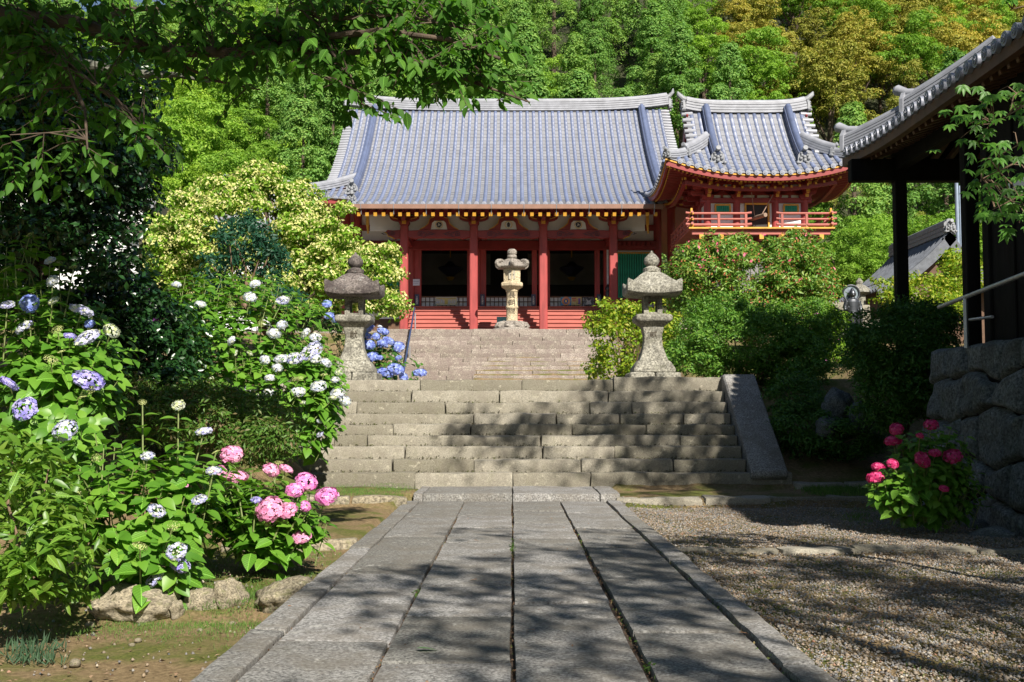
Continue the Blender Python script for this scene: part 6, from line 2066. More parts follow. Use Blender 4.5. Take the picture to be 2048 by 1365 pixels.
def hydrangea(name, label, base, blobs, flowers, nleaf_tips, leaf, seed, nparts=60, mat=None, cat='hydrangea', pairs=(2, 3), droop=.25, stemr=.007):
    """blobs: (px, py, rx, ry, Y, depth) ellipsoids in the picture; flowers: (px, py, size, colour)"""
    r = np.random.default_rng(seed)
    mat = mat or L_hyd
    root = thing(name, base, label, cat)
    base = np.array(base, float)
    bl = [(bp[0], bp[1], bp[2], bp[3], bp[4], bp[5]) for bp in blobs]

    def front_y(px, py):
        best = None
        for (cx, cy, rx, ry, Y, dep) in bl:
            q = ((px - cx) / rx) ** 2 + ((py - cy) / ry) ** 2
            y = Y - dep * math.sqrt(max(0, 1 - q))
            if q < 1.0 and (best is None or y < best): best = y
        if best is None:
            best = min(bl, key=lambda e: ((px - e[0]) / e[2]) ** 2 + ((py - e[1]) / e[3]) ** 2)[4]
        return best
    tips, isf = [], []
    for (px, py, sz, kd) in flowers:
        y = front_y(px, py) - .06
        p_ = np.array(W(px, py, y))
        tips.append(p_); isf.append((kd, sz / FPX * y))
    area = np.array([e[2] * e[3] for e in bl], float)
    for i in range(nleaf_tips):
        (cx, cy, rx, ry, Y, dep) = bl[r.choice(len(bl), p=area / area.sum())]
        d = r.normal(size=3); d /= np.linalg.norm(d)
        if d[1] > .35: d[1] = -d[1]
        k = r.uniform(.55, 1.0) ** .5
        y = Y + d[1] * dep * k
        tips.append(np.array(W(cx + d[0] * rx * k, cy - d[2] * ry * k, y))); isf.append(None)
    stems = MB()
    LP, LN, LT, LS = [], [], [], []
    for tp, fl in zip(tips, isf):
        ctr = base + np.array([0, 0, .25])
        out = tp - ctr
        L_ = np.linalg.norm(out)
        out = out / max(L_, 1e-6)
        ax = unit(np.array([out * .6 + np.array([0, 0, .75]) + r.normal(size=3) * .18]))[0]
        foot = tp - ax * min(.6, .5 * L_ + .1)
        if fl:
            stems.tube([foot, tp - ax * .12, tp], [stemr * 1.2, stemr, stemr * .8], 5, False)
        elif r.random() < .5:
            stems.tube([foot, tp], [stemr * 1.1, stemr * .7], 4, False)
        np_ = r.integers(pairs[0], pairs[1] + 1) + (2 if fl else 0)
        a0 = r.random() * 3.14
        u = np.cross(ax, [.3, .2, .9]); u /= np.linalg.norm(u)
        v = np.cross(ax, u)
        for q in range(np_):
            at = tp - ax * ((.07 if fl else 0.0) + q * leaf * .55 + (.05 if fl else 0))
            for s_ in (0, math.pi):
                an = a0 + q * math.pi / 2 + s_ + r.normal() * .2
                d = u * math.cos(an) + v * math.sin(an)
                lift = max(-.1, .45 - .25 * q)
                dirv = d + ax * lift + np.array([0, 0, -droop])
                nr = ax * 1.0 - d * lift * .6 + r.normal(size=3) * .18 + np.array([0.06, -.22, .12])
                LP.append(at + d * .015); LN.append(nr); LT.append(dirv)
                LS.append(leaf * min(.62 + .25 * q, 1.05) * r.uniform(.75, 1.2))
    for k in range(7):
        tp = tips[r.integers(len(tips))]
        mid = base + (tp - base) * .55 + np.array([0, 0, -.08]) + r.normal(size=3) * .05
        stems.tube([base + r.normal(size=3) * np.array([.08, .08, 0]), mid, tp - (tp - mid) * .25], [.018, .013, .008], 6, False)
    stems.build('stem', m_stem, root, True)
    place_leaves(root, r, np.array(LP), np.array(LN), np.array(LS), T_HYDR, mat, np.array(LT), .12, nparts)
    vi = 0
    for tp, fl in zip(tips, isf):
        if not fl: continue
        kd, dia = fl
        vi += 1
        tilt = (R(30) + r.normal() * .3, r.normal() * .3, r.random() * 6.28)
        fz_ = .6 if kd in ('bud', 'wl', 'lav', 'wg') else .72
        link('flower_head', flower_mesh(kd, vi % 3), root, tp, (tilt[0], tilt[1], tilt[2]) if False else Matrix.Rotation(tilt[0], 3, 'X').to_4x4().to_3x3().__matmul__(Matrix.Rotation(tilt[1], 3, 'Y')).__matmul__(Matrix.Rotation(tilt[2], 3, 'Z')).to_euler(), (dia * r.uniform(.82, 1.0), dia * r.uniform(.82, 1.0), dia * fz_ * r.uniform(.75, 1.05)))
    return root


# ---------------------------------------------------------------- left border
hydrangea('hydrangea', 'lavender hydrangea with broad fresh leaves hanging over the edging boulder', W(290, 1160, 9.6),
          [(250, 1000, 190, 110, 9.9, .8), (300, 1090, 110, 90, 9.55, .55), (180, 920, 130, 60, 10.2, .7), (380, 960, 100, 70, 10.2, .7)],
          [(193, 917, 22, 'bud'), (157, 983, 30, 'bud'), (313, 1022, 38, 'wl'), (347, 1053, 26, 'bud'), (280, 1093, 34, 'bud'), (353, 1103, 46, 'wl'), (360, 1130, 42, 'lav'), (310, 1157, 44, 'wl'), (398, 1000, 34, 'wl'), (427, 942, 32, 'wl'), (357, 811, 30, 'wg'), (408, 863, 36, 'wl'), (295, 912, 28, 'wl'), (285, 805, 20, 'bud'), (432, 905, 20, 'bud')],
          170, .195, 21, 220)
hydrangea('hydrangea', 'pink hydrangea spreading toward the left edge of the path', W(520, 1120, 10.6),
          [(520, 1030, 110, 75, 11.0, .6), (470, 990, 70, 60, 11.2, .6), (600, 1040, 65, 55, 10.9, .45)],
          [(464, 909, 50, 'pink'), (440, 945, 30, 'pink'), (472, 955, 48, 'pink'), (340, 962, 24, 'pink'), (370, 972, 20, 'pink'), (385, 1007, 24, 'pink'), (543, 941, 36, 'pink'), (572, 938, 30, 'pink'), (613, 964, 44, 'mag'), (590, 981, 36, 'mag'), (652, 993, 46, 'mag'), (540, 1019, 64, 'pink'), (572, 1021, 46, 'pink'), (611, 1013, 24, 'mag'), (603, 1074, 42, 'pink'), (558, 926, 18, 'bud'), (512, 1000, 22, 'lav')],
          165, .165, 22, 150)
hydrangea('hydrangea', 'tall lavender and white hydrangea under the dark camellia', W(90, 830, 11.8),
          [(110, 760, 150, 110, 12.0, .9), (60, 640, 120, 110, 12.4, .9), (170, 690, 110, 90, 12.2, .8), (40, 850, 90, 70, 11.2, .6), (110, 870, 100, 55, 11.0, .5), (40, 520, 70, 60, 12.8, .7)],
          [(100, 522, 26, 'wb'), (118, 527, 16, 'bud'), (147, 535, 20, 'bud'), (12, 540, 24, 'bud'), (105, 562, 28, 'wb'), (15, 610, 32, 'wl'), (60, 607, 38, 'blue'), (107, 602, 24, 'wg'), (163, 622, 54, 'wl'), (48, 655, 40, 'wl'), (115, 660, 26, 'bud'), (180, 648, 24, 'blue'), (175, 675, 52, 'wl'), (140, 672, 24, 'lav'), (223, 662, 38, 'wg'), (123, 704, 20, 'bud'), (102, 720, 34, 'bud'), (18, 768, 44, 'lav'), (177, 760, 60, 'lav'), (180, 780, 24, 'bud'), (170, 793, 34, 'bud'), (50, 818, 52, 'lav'), (130, 860, 50, 'wl'), (60, 470, 18, 'bud')],
          270, .195, 23, 180)
hydrangea('hydrangea', 'large white and pale blue hydrangea leaning over the left side of the stairs', W(450, 880, 18.8),
          [(500, 650, 170, 110, 19.5, 1.4), (580, 760, 120, 90, 18.6, 1.0), (380, 690, 130, 110, 18.6, 1.1), (640, 790, 60, 90, 18.4, .7), (430, 600, 120, 60, 20, 1.0), (620, 850, 60, 50, 18.2, .5)],
          [(353, 570, 20, 'wb'), (400, 609, 24, 'wb'), (318, 630, 24, 'wg'), (345, 632, 24, 'wg'), (510, 569, 26, 'wb'), (500, 595, 28, 'wb'), (566, 601, 28, 'wl'), (351, 724, 28, 'blue'), (377, 736, 26, 'wb'), (463, 682, 22, 'wb'), (470, 707, 18, 'wg'), (500, 707, 16, 'wg'), (523, 648, 18, 'bud'), (548, 667, 28, 'wb'), (564, 650, 24, 'wb'), (611, 667, 24, 'wb'), (631, 675, 28, 'wb'), (615, 707, 34, 'wl'), (590, 717, 34, 'wl'), (630, 697, 34, 'wl'), (563, 718, 30, 'wb'), (555, 736, 24, 'wb'), (541, 757, 24, 'wb'), (530, 720, 22, 'wb'), (631, 718, 22, 'wb'), (652, 726, 24, 'wb'), (678, 745, 18, 'wg'), (670, 760, 20, 'wb'), (637, 773, 32, 'wb'), (596, 784, 30, 'wb'), (675, 787, 32, 'wb'), (690, 802, 28, 'wb'), (668, 795, 24, 'wg'), (607, 805, 20, 'wg'), (503, 778, 28, 'wb'), (519, 792, 24, 'wg'), (536, 784, 28, 'wb'), (457, 763, 28, 'wb'), (418, 762, 26, 'wg'), (428, 777, 30, 'wb'), (639, 843, 14, 'wb'), (640, 868, 16, 'wl'), (441, 805, 18, 'wb'), (600, 757, 16, 'bud'), (648, 750, 16, 'bud'), (590, 758, 16, 'bud'), (374, 664, 22, 'wg'), (340, 663, 16, 'wb'), (462, 610, 16, 'bud')],
          640, .2, 24, 120)
hydrangea('hydrangea', 'deep blue hydrangea behind the left stone lantern by the upper hand rail', W(740, 790, 25.2),
          [(740, 710, 60, 60, 25.3, .7), (790, 735, 55, 32, 25.0, .5), (665, 650, 40, 60, 26, .7), (700, 690, 50, 60, 26, .6)],
          [(654, 608, 18, 'blue'), (658, 632, 22, 'blue'), (672, 640, 18, 'blue'), (736, 658, 26, 'blue'), (766, 663, 24, 'blue'), (760, 654, 10, 'wb'), (737, 690, 30, 'blue'), (765, 689, 26, 'blue'), (777, 683, 26, 'blue'), (797, 694, 28, 'blue'), (744, 714, 26, 'blue'), (757, 716, 20, 'blue'), (797, 716, 14, 'blue'), (771, 746, 34, 'blue'), (793, 739, 34, 'blue'), (807, 754, 20, 'blue'), (840, 746, 30, 'blue'), (665, 716, 14, 'blue'), (752, 673, 18, 'blue'), (735, 672, 20, 'blue')],
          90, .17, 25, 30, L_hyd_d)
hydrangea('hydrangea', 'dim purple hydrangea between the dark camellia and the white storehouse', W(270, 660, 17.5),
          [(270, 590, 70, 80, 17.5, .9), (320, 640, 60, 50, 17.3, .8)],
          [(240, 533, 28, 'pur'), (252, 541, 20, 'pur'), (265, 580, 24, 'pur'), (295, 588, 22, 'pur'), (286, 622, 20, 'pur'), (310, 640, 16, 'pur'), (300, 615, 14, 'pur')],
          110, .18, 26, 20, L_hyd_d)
hydrangea('hydrangea', 'crimson hydrangea bush in the gravel corner below the boulder wall', W(1850, 1040, 14.4),
          [(1850, 965, 100, 70, 14.3, .55), (1865, 905, 80, 60, 14.5, .5), (1905, 985, 70, 55, 14.4, .5), (1800, 980, 60, 50, 14.2, .45)],
          [(1862, 850, 32, 'red'), (1793, 859, 30, 'red'), (1786, 882, 34, 'red'), (1840, 872, 16, 'red'), (1870, 907, 26, 'red'), (1845, 920, 36, 'red'), (1905, 913, 36, 'red'), (1785, 928, 28, 'red'), (1757, 934, 28, 'red'), (1750, 956, 34, 'red'), (1888, 978, 22, 'red')],
          210, .165, 27, 150, L_hyd)


def blob_shrub(name, label, base, blobs, n_clump, clump_r, per, leaf, tmpl, mat, seed, cat='shrub', nparts=0, group=None, up=.35, extra=(), stem=m_wstem, flat=.75, shell=.5, trunk=.03, inner=.62, nstem=9):
    """blobs: (px, py, rx, ry, Y, depth). extra: (material, template, count, size, name) scattered over the outside"""
    r = np.random.default_rng(seed)
    root = thing(name, base, label, cat, group)
    ar = np.array([e[2] * e[3] * e[4] for e in blobs], float)
    C, D = [], []
    for i in range(n_clump):
        (cx, cy, rx, ry, Y, dep) = blobs[r.choice(len(blobs), p=ar / ar.sum())]
        d = r.normal(size=3); d /= np.linalg.norm(d)
        k = inner + (1 - inner) * r.random()
        C.append(np.array(W(cx + d[0] * rx * k, cy - d[2] * ry * k, Y + d[1] * dep * k))); D.append(d)
    C = np.array(C)
    pos, nrm, sz = clump_cloud(r, C, clump_r * (.6 + .8 * r.random(len(C))), per, leaf, flat, up, shell)
    st = MB()
    b_ = np.array(base, float)
    for k in range(nstem):
        c = C[r.integers(len(C))]
        mid = b_ + (c - b_) * .5 + r.normal(size=3) * .12 * np.linalg.norm(c - b_) * .4
        st.tube([b_ + r.normal(size=3) * np.array([1, 1, 0]) * trunk * 2, mid, c], [trunk, trunk * .65, trunk * .25], 6, False)
    st.build('stem', stem, root, True)
    place_leaves(root, r, pos, nrm, sz, tmpl, mat, None, 1.0, nparts)
    for (m2, t2, cnt, s2, nm) in extra:
        idx = r.integers(len(C), size=cnt)
        d = sphere_pts(r, cnt)
        d[:, 1] = np.where(r.random(cnt) < .7, -np.abs(d[:, 1]), d[:, 1])
        d[:, 2] = np.abs(d[:, 2]) * .9
        pp = C[idx] + d * clump_r * np.array([1, 1, flat]) * (1 + .15 * r.random((cnt, 1)))
        V, F = leaves_VF(r, pp, d + r.normal(size=d.shape) * .5, s2 * (.7 + .6 * r.random(cnt)), t2)
        o = link(nm, np_mesh(nm, V, F, m2, False), root)
        o['kind'] = 'stuff'
    return root


blob_shrub('lance_leaved_shrub', 'sunlit shrub with narrow glossy leaves at the corner of the border', W(60, 1190, 8.3),
           [(60, 1040, 100, 130, 8.6, .7), (120, 1120, 80, 90, 8.4, .5), (40, 1170, 90, 60, 8.2, .5), (30, 930, 60, 60, 9.0, .6)], 150, .14, 11, .125, T_LANCE, L_shrub, 31, nparts=220, up=.5, trunk=.015)
blob_shrub('low_hedge', 'low clipped azalea hedge between the hydrangeas', W(420, 900, 14.5),
           [(430, 850, 180, 70, 14.6, 1.3), (300, 820, 100, 50, 15.4, 1.0), (520, 890, 70, 50, 13.6, .9), (250, 800, 60, 40, 15.8, .8), (360, 800, 100, 40, 16.2, .9)], 430, .22, 58, .075, T_MID, L_hedge, 32, cat='hedge', trunk=.02)
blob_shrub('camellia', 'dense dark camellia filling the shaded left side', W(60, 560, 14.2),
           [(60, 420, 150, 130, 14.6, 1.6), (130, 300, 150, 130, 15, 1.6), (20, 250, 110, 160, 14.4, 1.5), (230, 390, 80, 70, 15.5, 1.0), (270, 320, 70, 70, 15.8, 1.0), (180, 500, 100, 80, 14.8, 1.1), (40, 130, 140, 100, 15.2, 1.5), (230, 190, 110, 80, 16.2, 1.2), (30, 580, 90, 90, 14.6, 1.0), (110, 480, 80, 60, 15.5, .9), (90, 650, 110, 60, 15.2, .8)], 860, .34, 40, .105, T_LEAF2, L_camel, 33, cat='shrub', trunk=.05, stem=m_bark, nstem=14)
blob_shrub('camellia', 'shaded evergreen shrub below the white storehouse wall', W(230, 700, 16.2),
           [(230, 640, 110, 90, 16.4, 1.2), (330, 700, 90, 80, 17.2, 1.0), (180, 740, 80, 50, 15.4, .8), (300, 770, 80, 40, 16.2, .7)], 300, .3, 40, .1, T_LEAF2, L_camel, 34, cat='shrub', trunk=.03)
blob_shrub('weeping_tree', 'small weeping tree with blue green foliage before the flowering tree', W(500, 620, 21.5),
           [(485, 490, 55, 50, 21.5, .8), (530, 530, 45, 45, 21.6, .6), (430, 545, 50, 40, 21.4, .6), (500, 600, 110, 45, 21.8, .9)], 95, .2, 40, .12, T_MID, L_weep, 35, cat='tree', trunk=.04, up=-.1, flat=1.2)
blob_shrub('linden_tree', 'round tree covered in cream blossom in front of the hall', W(560, 700, 37.5),
           [(490, 440, 160, 85, 38.5, 2.6), (630, 485, 75, 70, 38, 2.2), (400, 480, 120, 90, 38, 2.4), (720, 565, 85, 65, 37.3, 1.8), (560, 560, 200, 85, 37.5, 2.4), (340, 530, 60, 60, 38, 1.4), (470, 385, 70, 45, 38.8, 1.4), (530, 360, 40, 36, 39, 1.0), (600, 410, 45, 36, 38.6, 1.0), (588, 385, 26, 18, 38.8, .6), (760, 520, 32, 30, 37.6, .6), (795, 570, 26, 34, 37.4, .6), (780, 615, 36, 28, 37.2, .7), (680, 440, 24, 24, 37.9, .5)], 680, .36, 66, .17, T_LEAF2, L_linden, 36, cat='tree', trunk=.12, stem=m_bark, nstem=16,
           extra=((L_lfl, T_LEAF2, 24000, .115, 'blossom'),))
blob_shrub('maple_shrub', 'yellow green maple shrub behind the pale capped lantern', W(1250, 790, 27),
           [(1250, 680, 80, 75, 27, 1.2), (1215, 640, 40, 40, 27.2, .7), (1300, 650, 60, 50, 27.4, .9), (1225, 745, 50, 45, 26.6, .8), (1330, 690, 50, 60, 27.2, .9)], 210, .24, 40, .1, T_LEAF2, L_maple, 37, trunk=.03)
blob_shrub('oleander', 'broad oleander bush dotted with pink flowers below the bell tower', W(1510, 690, 33),
           [(1500, 560, 150, 85, 33.5, 2.2), (1410, 545, 65, 65, 33, 1.5), (1590, 560, 75, 75, 33.2, 1.7), (1370, 575, 35, 55, 32.8, .9), (1450, 510, 55, 35, 33.4, 1.0), (1590, 510, 55, 36, 33.4, 1.0), (1635, 585, 32, 50, 33, .8), (1500, 630, 130, 45, 32.5, 1.5)], 620, .36, 70, .15, T_MID, L_olean, 38, trunk=.03, nstem=30, up=.5,
           extra=((L_opink, T_LEAF2, 520, .12, 'blossom'), (L_obud, T_LEAF2, 4200, .075, 'flower_bud')))
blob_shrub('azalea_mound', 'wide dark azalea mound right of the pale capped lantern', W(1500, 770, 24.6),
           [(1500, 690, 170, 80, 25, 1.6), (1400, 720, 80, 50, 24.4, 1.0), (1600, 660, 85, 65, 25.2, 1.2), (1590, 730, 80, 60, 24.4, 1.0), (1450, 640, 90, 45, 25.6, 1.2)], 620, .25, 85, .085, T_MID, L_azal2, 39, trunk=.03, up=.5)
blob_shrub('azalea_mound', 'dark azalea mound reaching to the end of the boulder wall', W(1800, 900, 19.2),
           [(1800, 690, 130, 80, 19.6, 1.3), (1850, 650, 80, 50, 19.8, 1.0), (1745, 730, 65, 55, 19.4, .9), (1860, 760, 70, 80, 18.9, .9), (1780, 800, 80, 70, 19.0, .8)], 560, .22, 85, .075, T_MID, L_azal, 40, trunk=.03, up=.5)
blob_shrub('azalea_mound', 'low shaded azalea behind the sloping cheek slab of the stairs', W(1640, 900, 20.8),
           [(1620, 860, 90, 60, 21, .8), (1590, 800, 55, 50, 21.6, .7), (1700, 880, 70, 45, 20.4, .6)], 260, .2, 80, .075, T_MID, L_azal, 41, trunk=.02, up=.5)
blob_shrub('garden_shrub', 'sunlit yellow green shrub seen between the black posts', W(1840, 640, 30),
           [(1850, 590, 75, 40, 30, 1.2), (1780, 590, 45, 35, 29.6, .9), (1920, 560, 50, 60, 30.5, 1.0), (1890, 620, 60, 36, 29.5, 1.0)], 200, .26, 44, .1, T_LEAF2, L_maple, 42, trunk=.02)
blob_shrub('garden_shrub', 'low flowering shrub at the foot of the bronze statue', W(1655, 690, 31),
           [(1650, 650, 50, 40, 31, .9), (1680, 705, 35, 25, 30, .6), (1640, 700, 40, 40, 30, .8)], 110, .22, 40, .1, T_LEAF2, L_linden, 43, trunk=.02, extra=((leafmat('petal_mag', *FCOL['mag'], .25, .6, .2), T_LEAF2, 60, .12, 'blossom'),))

# grass and ground cover
def tufts(name, label, pts, seed, blade=(.05, .13), mat=None, spread=.09, per=16):
    r = np.random.default_rng(seed)
    P = np.repeat(np.array(pts, float), per, axis=0)
    P += r.normal(size=P.shape) * np.array([spread, spread, 0])
    n = len(P)
    d = np.stack([r.normal(size=n) * .5, r.normal(size=n) * .5, np.ones(n)], 1)
    nr = np.stack([r.normal(size=n), -np.abs(r.normal(size=n)), np.full(n, .2)], 1)
    V, F = leaves_VF(r, P, nr, r.uniform(blade[0], blade[1], n), (T_NARROW[0] * np.array([1, .6, 1]), T_NARROW[1]), d, .1)
    o = link(name, np_mesh(name, V, F, mat or L_grass))
    meta(o, label, 'grass', None, 'stuff')
def zpts(pxpy, z):
    return [tuple(G(a, c, z)) for a, c in pxpy]
rr_ = random.Random(8)
gp_ = [(rr_.uniform(4.9, 6.6), rr_.uniform(18.3, 19.6)) for _ in range(150)]
tufts('grass', 'thin grass in the shade beside the foot of the stairs', [(x, y, float(H(x, y))) for x, y in gp_], 51)
gp_ = [(rr_.uniform(-3.4, -1.75), rr_.uniform(17.6, 19.6)) for _ in range(260)]
tufts('grass', 'short green grass on the strip below the left end of the stairs', [(x, y, float(H(x, y))) for x, y in gp_], 52, (.02, .05))
gp_ = [(G(rr_.uniform(1700, 1960), rr_.uniform(1020, 1060), -.1)) for _ in range(120)]
tufts('grass', 'sparse grass round the foot of the crimson hydrangea', [(p.x, p.y, -.1) for p in gp_], 53, (.03, .08))
gp_ = [(rr_.gauss(-2.35, .5), rr_.gauss(9.3, .4)) for _ in range(900)] + [(rr_.uniform(-4.2, -1.8), rr_.uniform(8.6, 12.6)) for _ in range(700)]
tufts('ground_cover', 'tiny green weeds on the mossy earth around the edging rocks', [(x, y, float(H(x, y)) + .01) for x, y in gp_ if x < -1.72], 54, (.015, .045), None, .05, 10)
gp_ = [(rr_.uniform(1.75, 3.0), rr_.uniform(6, 12.5)) for _ in range(90)]
tufts('gravel_weeds', 'small weeds along the gravel edge of the path', [(x, y, float(H(x, y)) + .01) for x, y in gp_], 55, (.015, .04), None, .06, 7)
gp_ = [(G(rr_.uniform(20, 110), rr_.uniform(1270, 1340), -.26)) for _ in range(14)]
tufts('grass', 'blue green grass tuft in the shade at the border corner', [(p.x, p.y, -.26) for p in gp_], 56, (.05, .13), leafmat('blue_grass', (.025, .06, .03), (.05, .1, .045), None, .2, .6, .3), .05, 14)

# ---------------------------------------------------------------- cherry tree reaching in from the left
r = np.random.default_rng(61)
CD = 1.3                                        # the boughs hang about 10 m out
ct = thing('cherry_tree', (-7.2, 9.9, 0.0), 'cherry tree whose leafy boughs hang across the top of the view', 'tree')
tr = MB()
tree_stem(tr, r, (-7.2, 9.9, -.2), (-6.4, 9.9, 5.4), .28, .2, 6, .06, 12)
tree_stem(tr, r, (-6.4, 9.9, 5.3), (-3.2, 8.6, 9.0), .17, .06, 6, .15)
tr.build('trunk', m_bark, ct, True)
limbs = [
    ([(-200, 60, 7.9), (0, 30, 8.2), (60, 38, 8.3), (150, 45, 8.4), (230, 75, 8.4), (320, 103, 8.4), (470, 105, 8.3), (560, 92, 8.2), (640, 75, 8.1), (760, 62, 8.0), (900, 80, 7.9), (1000, 118, 7.8)], .075, .012),
    ([(30, 50, 8.3), (80, 85, 8.2), (130, 130, 8.0), (190, 170, 7.9), (250, 215, 7.8), (300, 280, 7.7)], .035, .008),
    ([(560, 92, 8.2), (660, 110, 8.2), (760, 100, 8.1), (860, 130, 8.0), (960, 170, 8.0), (1060, 205, 7.9)], .03, .006),
    ([(160, 50, 8.4), (260, 20, 8.8), (330, 15, 9.0), (460, 10, 9.0)], .03, .01),
    ([(130, 130, 8.0), (170, 220, 7.8), (175, 300, 7.6)], .018, .006),
    ([(320, 103, 8.4), (420, 160, 8.6), (520, 180, 8.6)], .02, .006),
    ([(640, 75, 8.1), (700, 150, 8.0), (730, 220, 7.9)], .014, .004),
    ([(640, 40, 8.1), (800, 30, 8.0), (940, 60, 8.0)], .02, .006),
]
anchors = []
for pts, r0, r1 in limbs:
    P = [W(p[0], p[1], p[2] * CD) for p in pts]
    n = len(P)
    mb = MB().tube(P, [(r0 + (r1 - r0) * i / (n - 1)) * 1.25 for i in range(n)], 10)
    mb.build('limb', m_bark, ct, True)
    for i in range(n - 1):
        for k in range(4):
            anchors.append(P[i].lerp(P[i + 1], k / 4))
lb = [W(60, 100, 12.8), W(150, 125, 12.6), W(230, 140, 12.4), W(300, 150, 12.3), W(350, 150, 12.2), W(420, 165, 12)]
MB().tube([Vector((-6.6, 10.2, 5.2))] + lb, [.08, .07, .06, .05, .045, .03, .01], 8).build('limb', m_barkl, ct, True)
AN = np.array([tuple(a) for a in anchors])


def in_poly(x, y, poly):
    c = False
    for i in range(len(poly)):
        x0, y0 = poly[i]; x1, y1 = poly[i - 1]
        if (y0 > y) != (y1 > y) and x < (x1 - x0) * (y - y0) / (y1 - y0) + x0: c = not c
    return c


areas = [([(-60, -60), (1000, -60), (1050, 90), (1080, 200), (960, 190), (820, 150), (640, 140), (430, 110), (300, 150), (-60, 190)], 330),
         ([(-60, 150), (310, 140), (390, 330), (300, 390), (130, 400), (-60, 430)], 60),
         ([(600, 120), (960, 120), (950, 225), (840, 235), (690, 260), (640, 200)], 46),
         ([(380, 110), (640, 110), (640, 175), (400, 175)], 22)]
LP, LN, LT, LS = [], [], [], []
tw = MB()
for poly, cnt in areas:
    xs_ = [p[0] for p in poly]; ys_ = [p[1] for p in poly]
    k = 0
    while k < cnt:
        px, py = r.uniform(min(xs_), max(xs_)), r.uniform(min(ys_), max(ys_))
        if not in_poly(px, py, poly): continue
        k += 1
        tip = np.array(W(px, py, r.uniform(7.6, 8.9) * CD))
        a = AN[np.argmin(np.linalg.norm((AN - tip) * np.array([1, .7, 1]), axis=1))]
        d = tip - a
        Ld = np.linalg.norm(d)
        d = d / max(Ld, 1e-6)
        d = unit(np.array([d + np.array([.35, -.1, -.25]) + r.normal(size=3) * .2]))[0]
        Lt = r.uniform(.35, .7)
        st_ = tip - d * Lt
        if Ld < 1.2:
            tw.tube([a, (a + st_) / 2 + np.array([0, 0, .04]), st_, tip], [.008, .006, .005, .002], 4, False)
        else:
            tw.tube([st_, tip], [.005, .002], 4, False)
        nl = r.integers(8, 13)
        sd = np.cross(d, [0, 0, 1.0]); sd /= max(np.linalg.norm(sd), 1e-6)
        for q in range(nl):
            f_ = (q + .6) / nl
            at = st_ + d * Lt * f_
            s_ = 1 if q % 2 else -1
            dirv = d * .6 + sd * s_ * .8 + np.array([0, 0, -.55 - .3 * r.random()]) + r.normal(size=3) * .15
            LP.append(at); LT.append(dirv)
            LN.append(np.array([.15, -.5, .8]) + sd * s_ * .3 + r.normal(size=3) * .45)
            LS.append(r.uniform(.085, .155) * (1.1 if f_ > .8 else 1))
tw.build('twig', m_bark, ct)
place_leaves(ct, r, np.array(LP), np.array(LN), np.array(LS), T_CHERRY, L_cherry, np.array(LT), .1, 290)
# upper crown of the cherry tree, above the view
def crown_blobs(rng_, blobs, n, cr, per, leaf, flat=.7):
    vol = np.array([b_[3] ** 2 for b_ in blobs])
    C = []
    for i in range(n):
        bx, by, bz, br = blobs[rng_.choice(len(blobs), p=vol / vol.sum())]
        d = sphere_pts(rng_, 1)[0]
        C.append(np.array([bx, by, bz]) + d * br * rng_.random() ** .45 * np.array([1, 1, .75]))
    C = np.array(C)
    return C, clump_cloud(rng_, C, cr * (.6 + .8 * rng_.random(n)), per, leaf, flat)
C, (pos, nrm, sz) = crown_blobs(r, [(-4.2, 9.8, 9.0, 2.2), (-5.2, 8.6, 8.6, 1.8)] + [(-2.8, 6.0, 8.6, 1.0), (-1.6, 6.0, 8.6, 1.0), (-.5, 6.2, 8.6, .8), (-3.9, 6.3, 8.7, .9)] * 2, 400, .42, 42, .16)
V, F = leaves_VF(r, pos, nrm, sz, T_LEAF2)
o = link('crown', np_mesh('crown', V, F, L_cherry), ct)

# maple sprays at the right edge
r = np.random.default_rng(62)
mt = thing('maple_tree', (5.3, 9.0, -.1), 'maple whose lit sprays hang in front of the dark wooden hall', 'tree')
mb = MB()
tree_stem(mb, r, (5.3, 9.0, -.2), (5.0, 9.0, 4.4), .09, .05, 6, .04)
mb.build('trunk', m_bark, mt, True)
LP, LN, LT, LS = [], [], [], []
tw = MB()
starts = [np.array((5.0, 9.0, 4.3)), np.array((5.1, 9.0, 3.4))]
manch = []
for (qx, qy, qY, z0_) in ((2030, 190, 9.3, 4.2), (1985, 250, 9.0, 3.9), (2000, 310, 9.4, 3.6), (1960, 360, 8.9, 3.4), (1985, 420, 9.2, 3.0), (2090, 300, 8.7, 3.7), (2100, 400, 9.5, 3.2), (2020, 20, 8.6, 4.35)):
    a0_, e0_ = np.array((5.05, 9.0, z0_)), np.array(W(qx, qy, qY))
    lp = [a0_, a0_ + (e0_ - a0_) * .35 + np.array([0, 0, .16]), a0_ + (e0_ - a0_) * .7 + np.array([0, 0, .14]) + r.normal(size=3) * .04, e0_]
    tw.tube(lp, [.018, .013, .008, .003], 6, False)
    for u_ in range(3):
        for v_ in (.3, .6, .95): manch.append(lp[u_] + (lp[u_ + 1] - lp[u_]) * v_)
manch = np.array(manch)
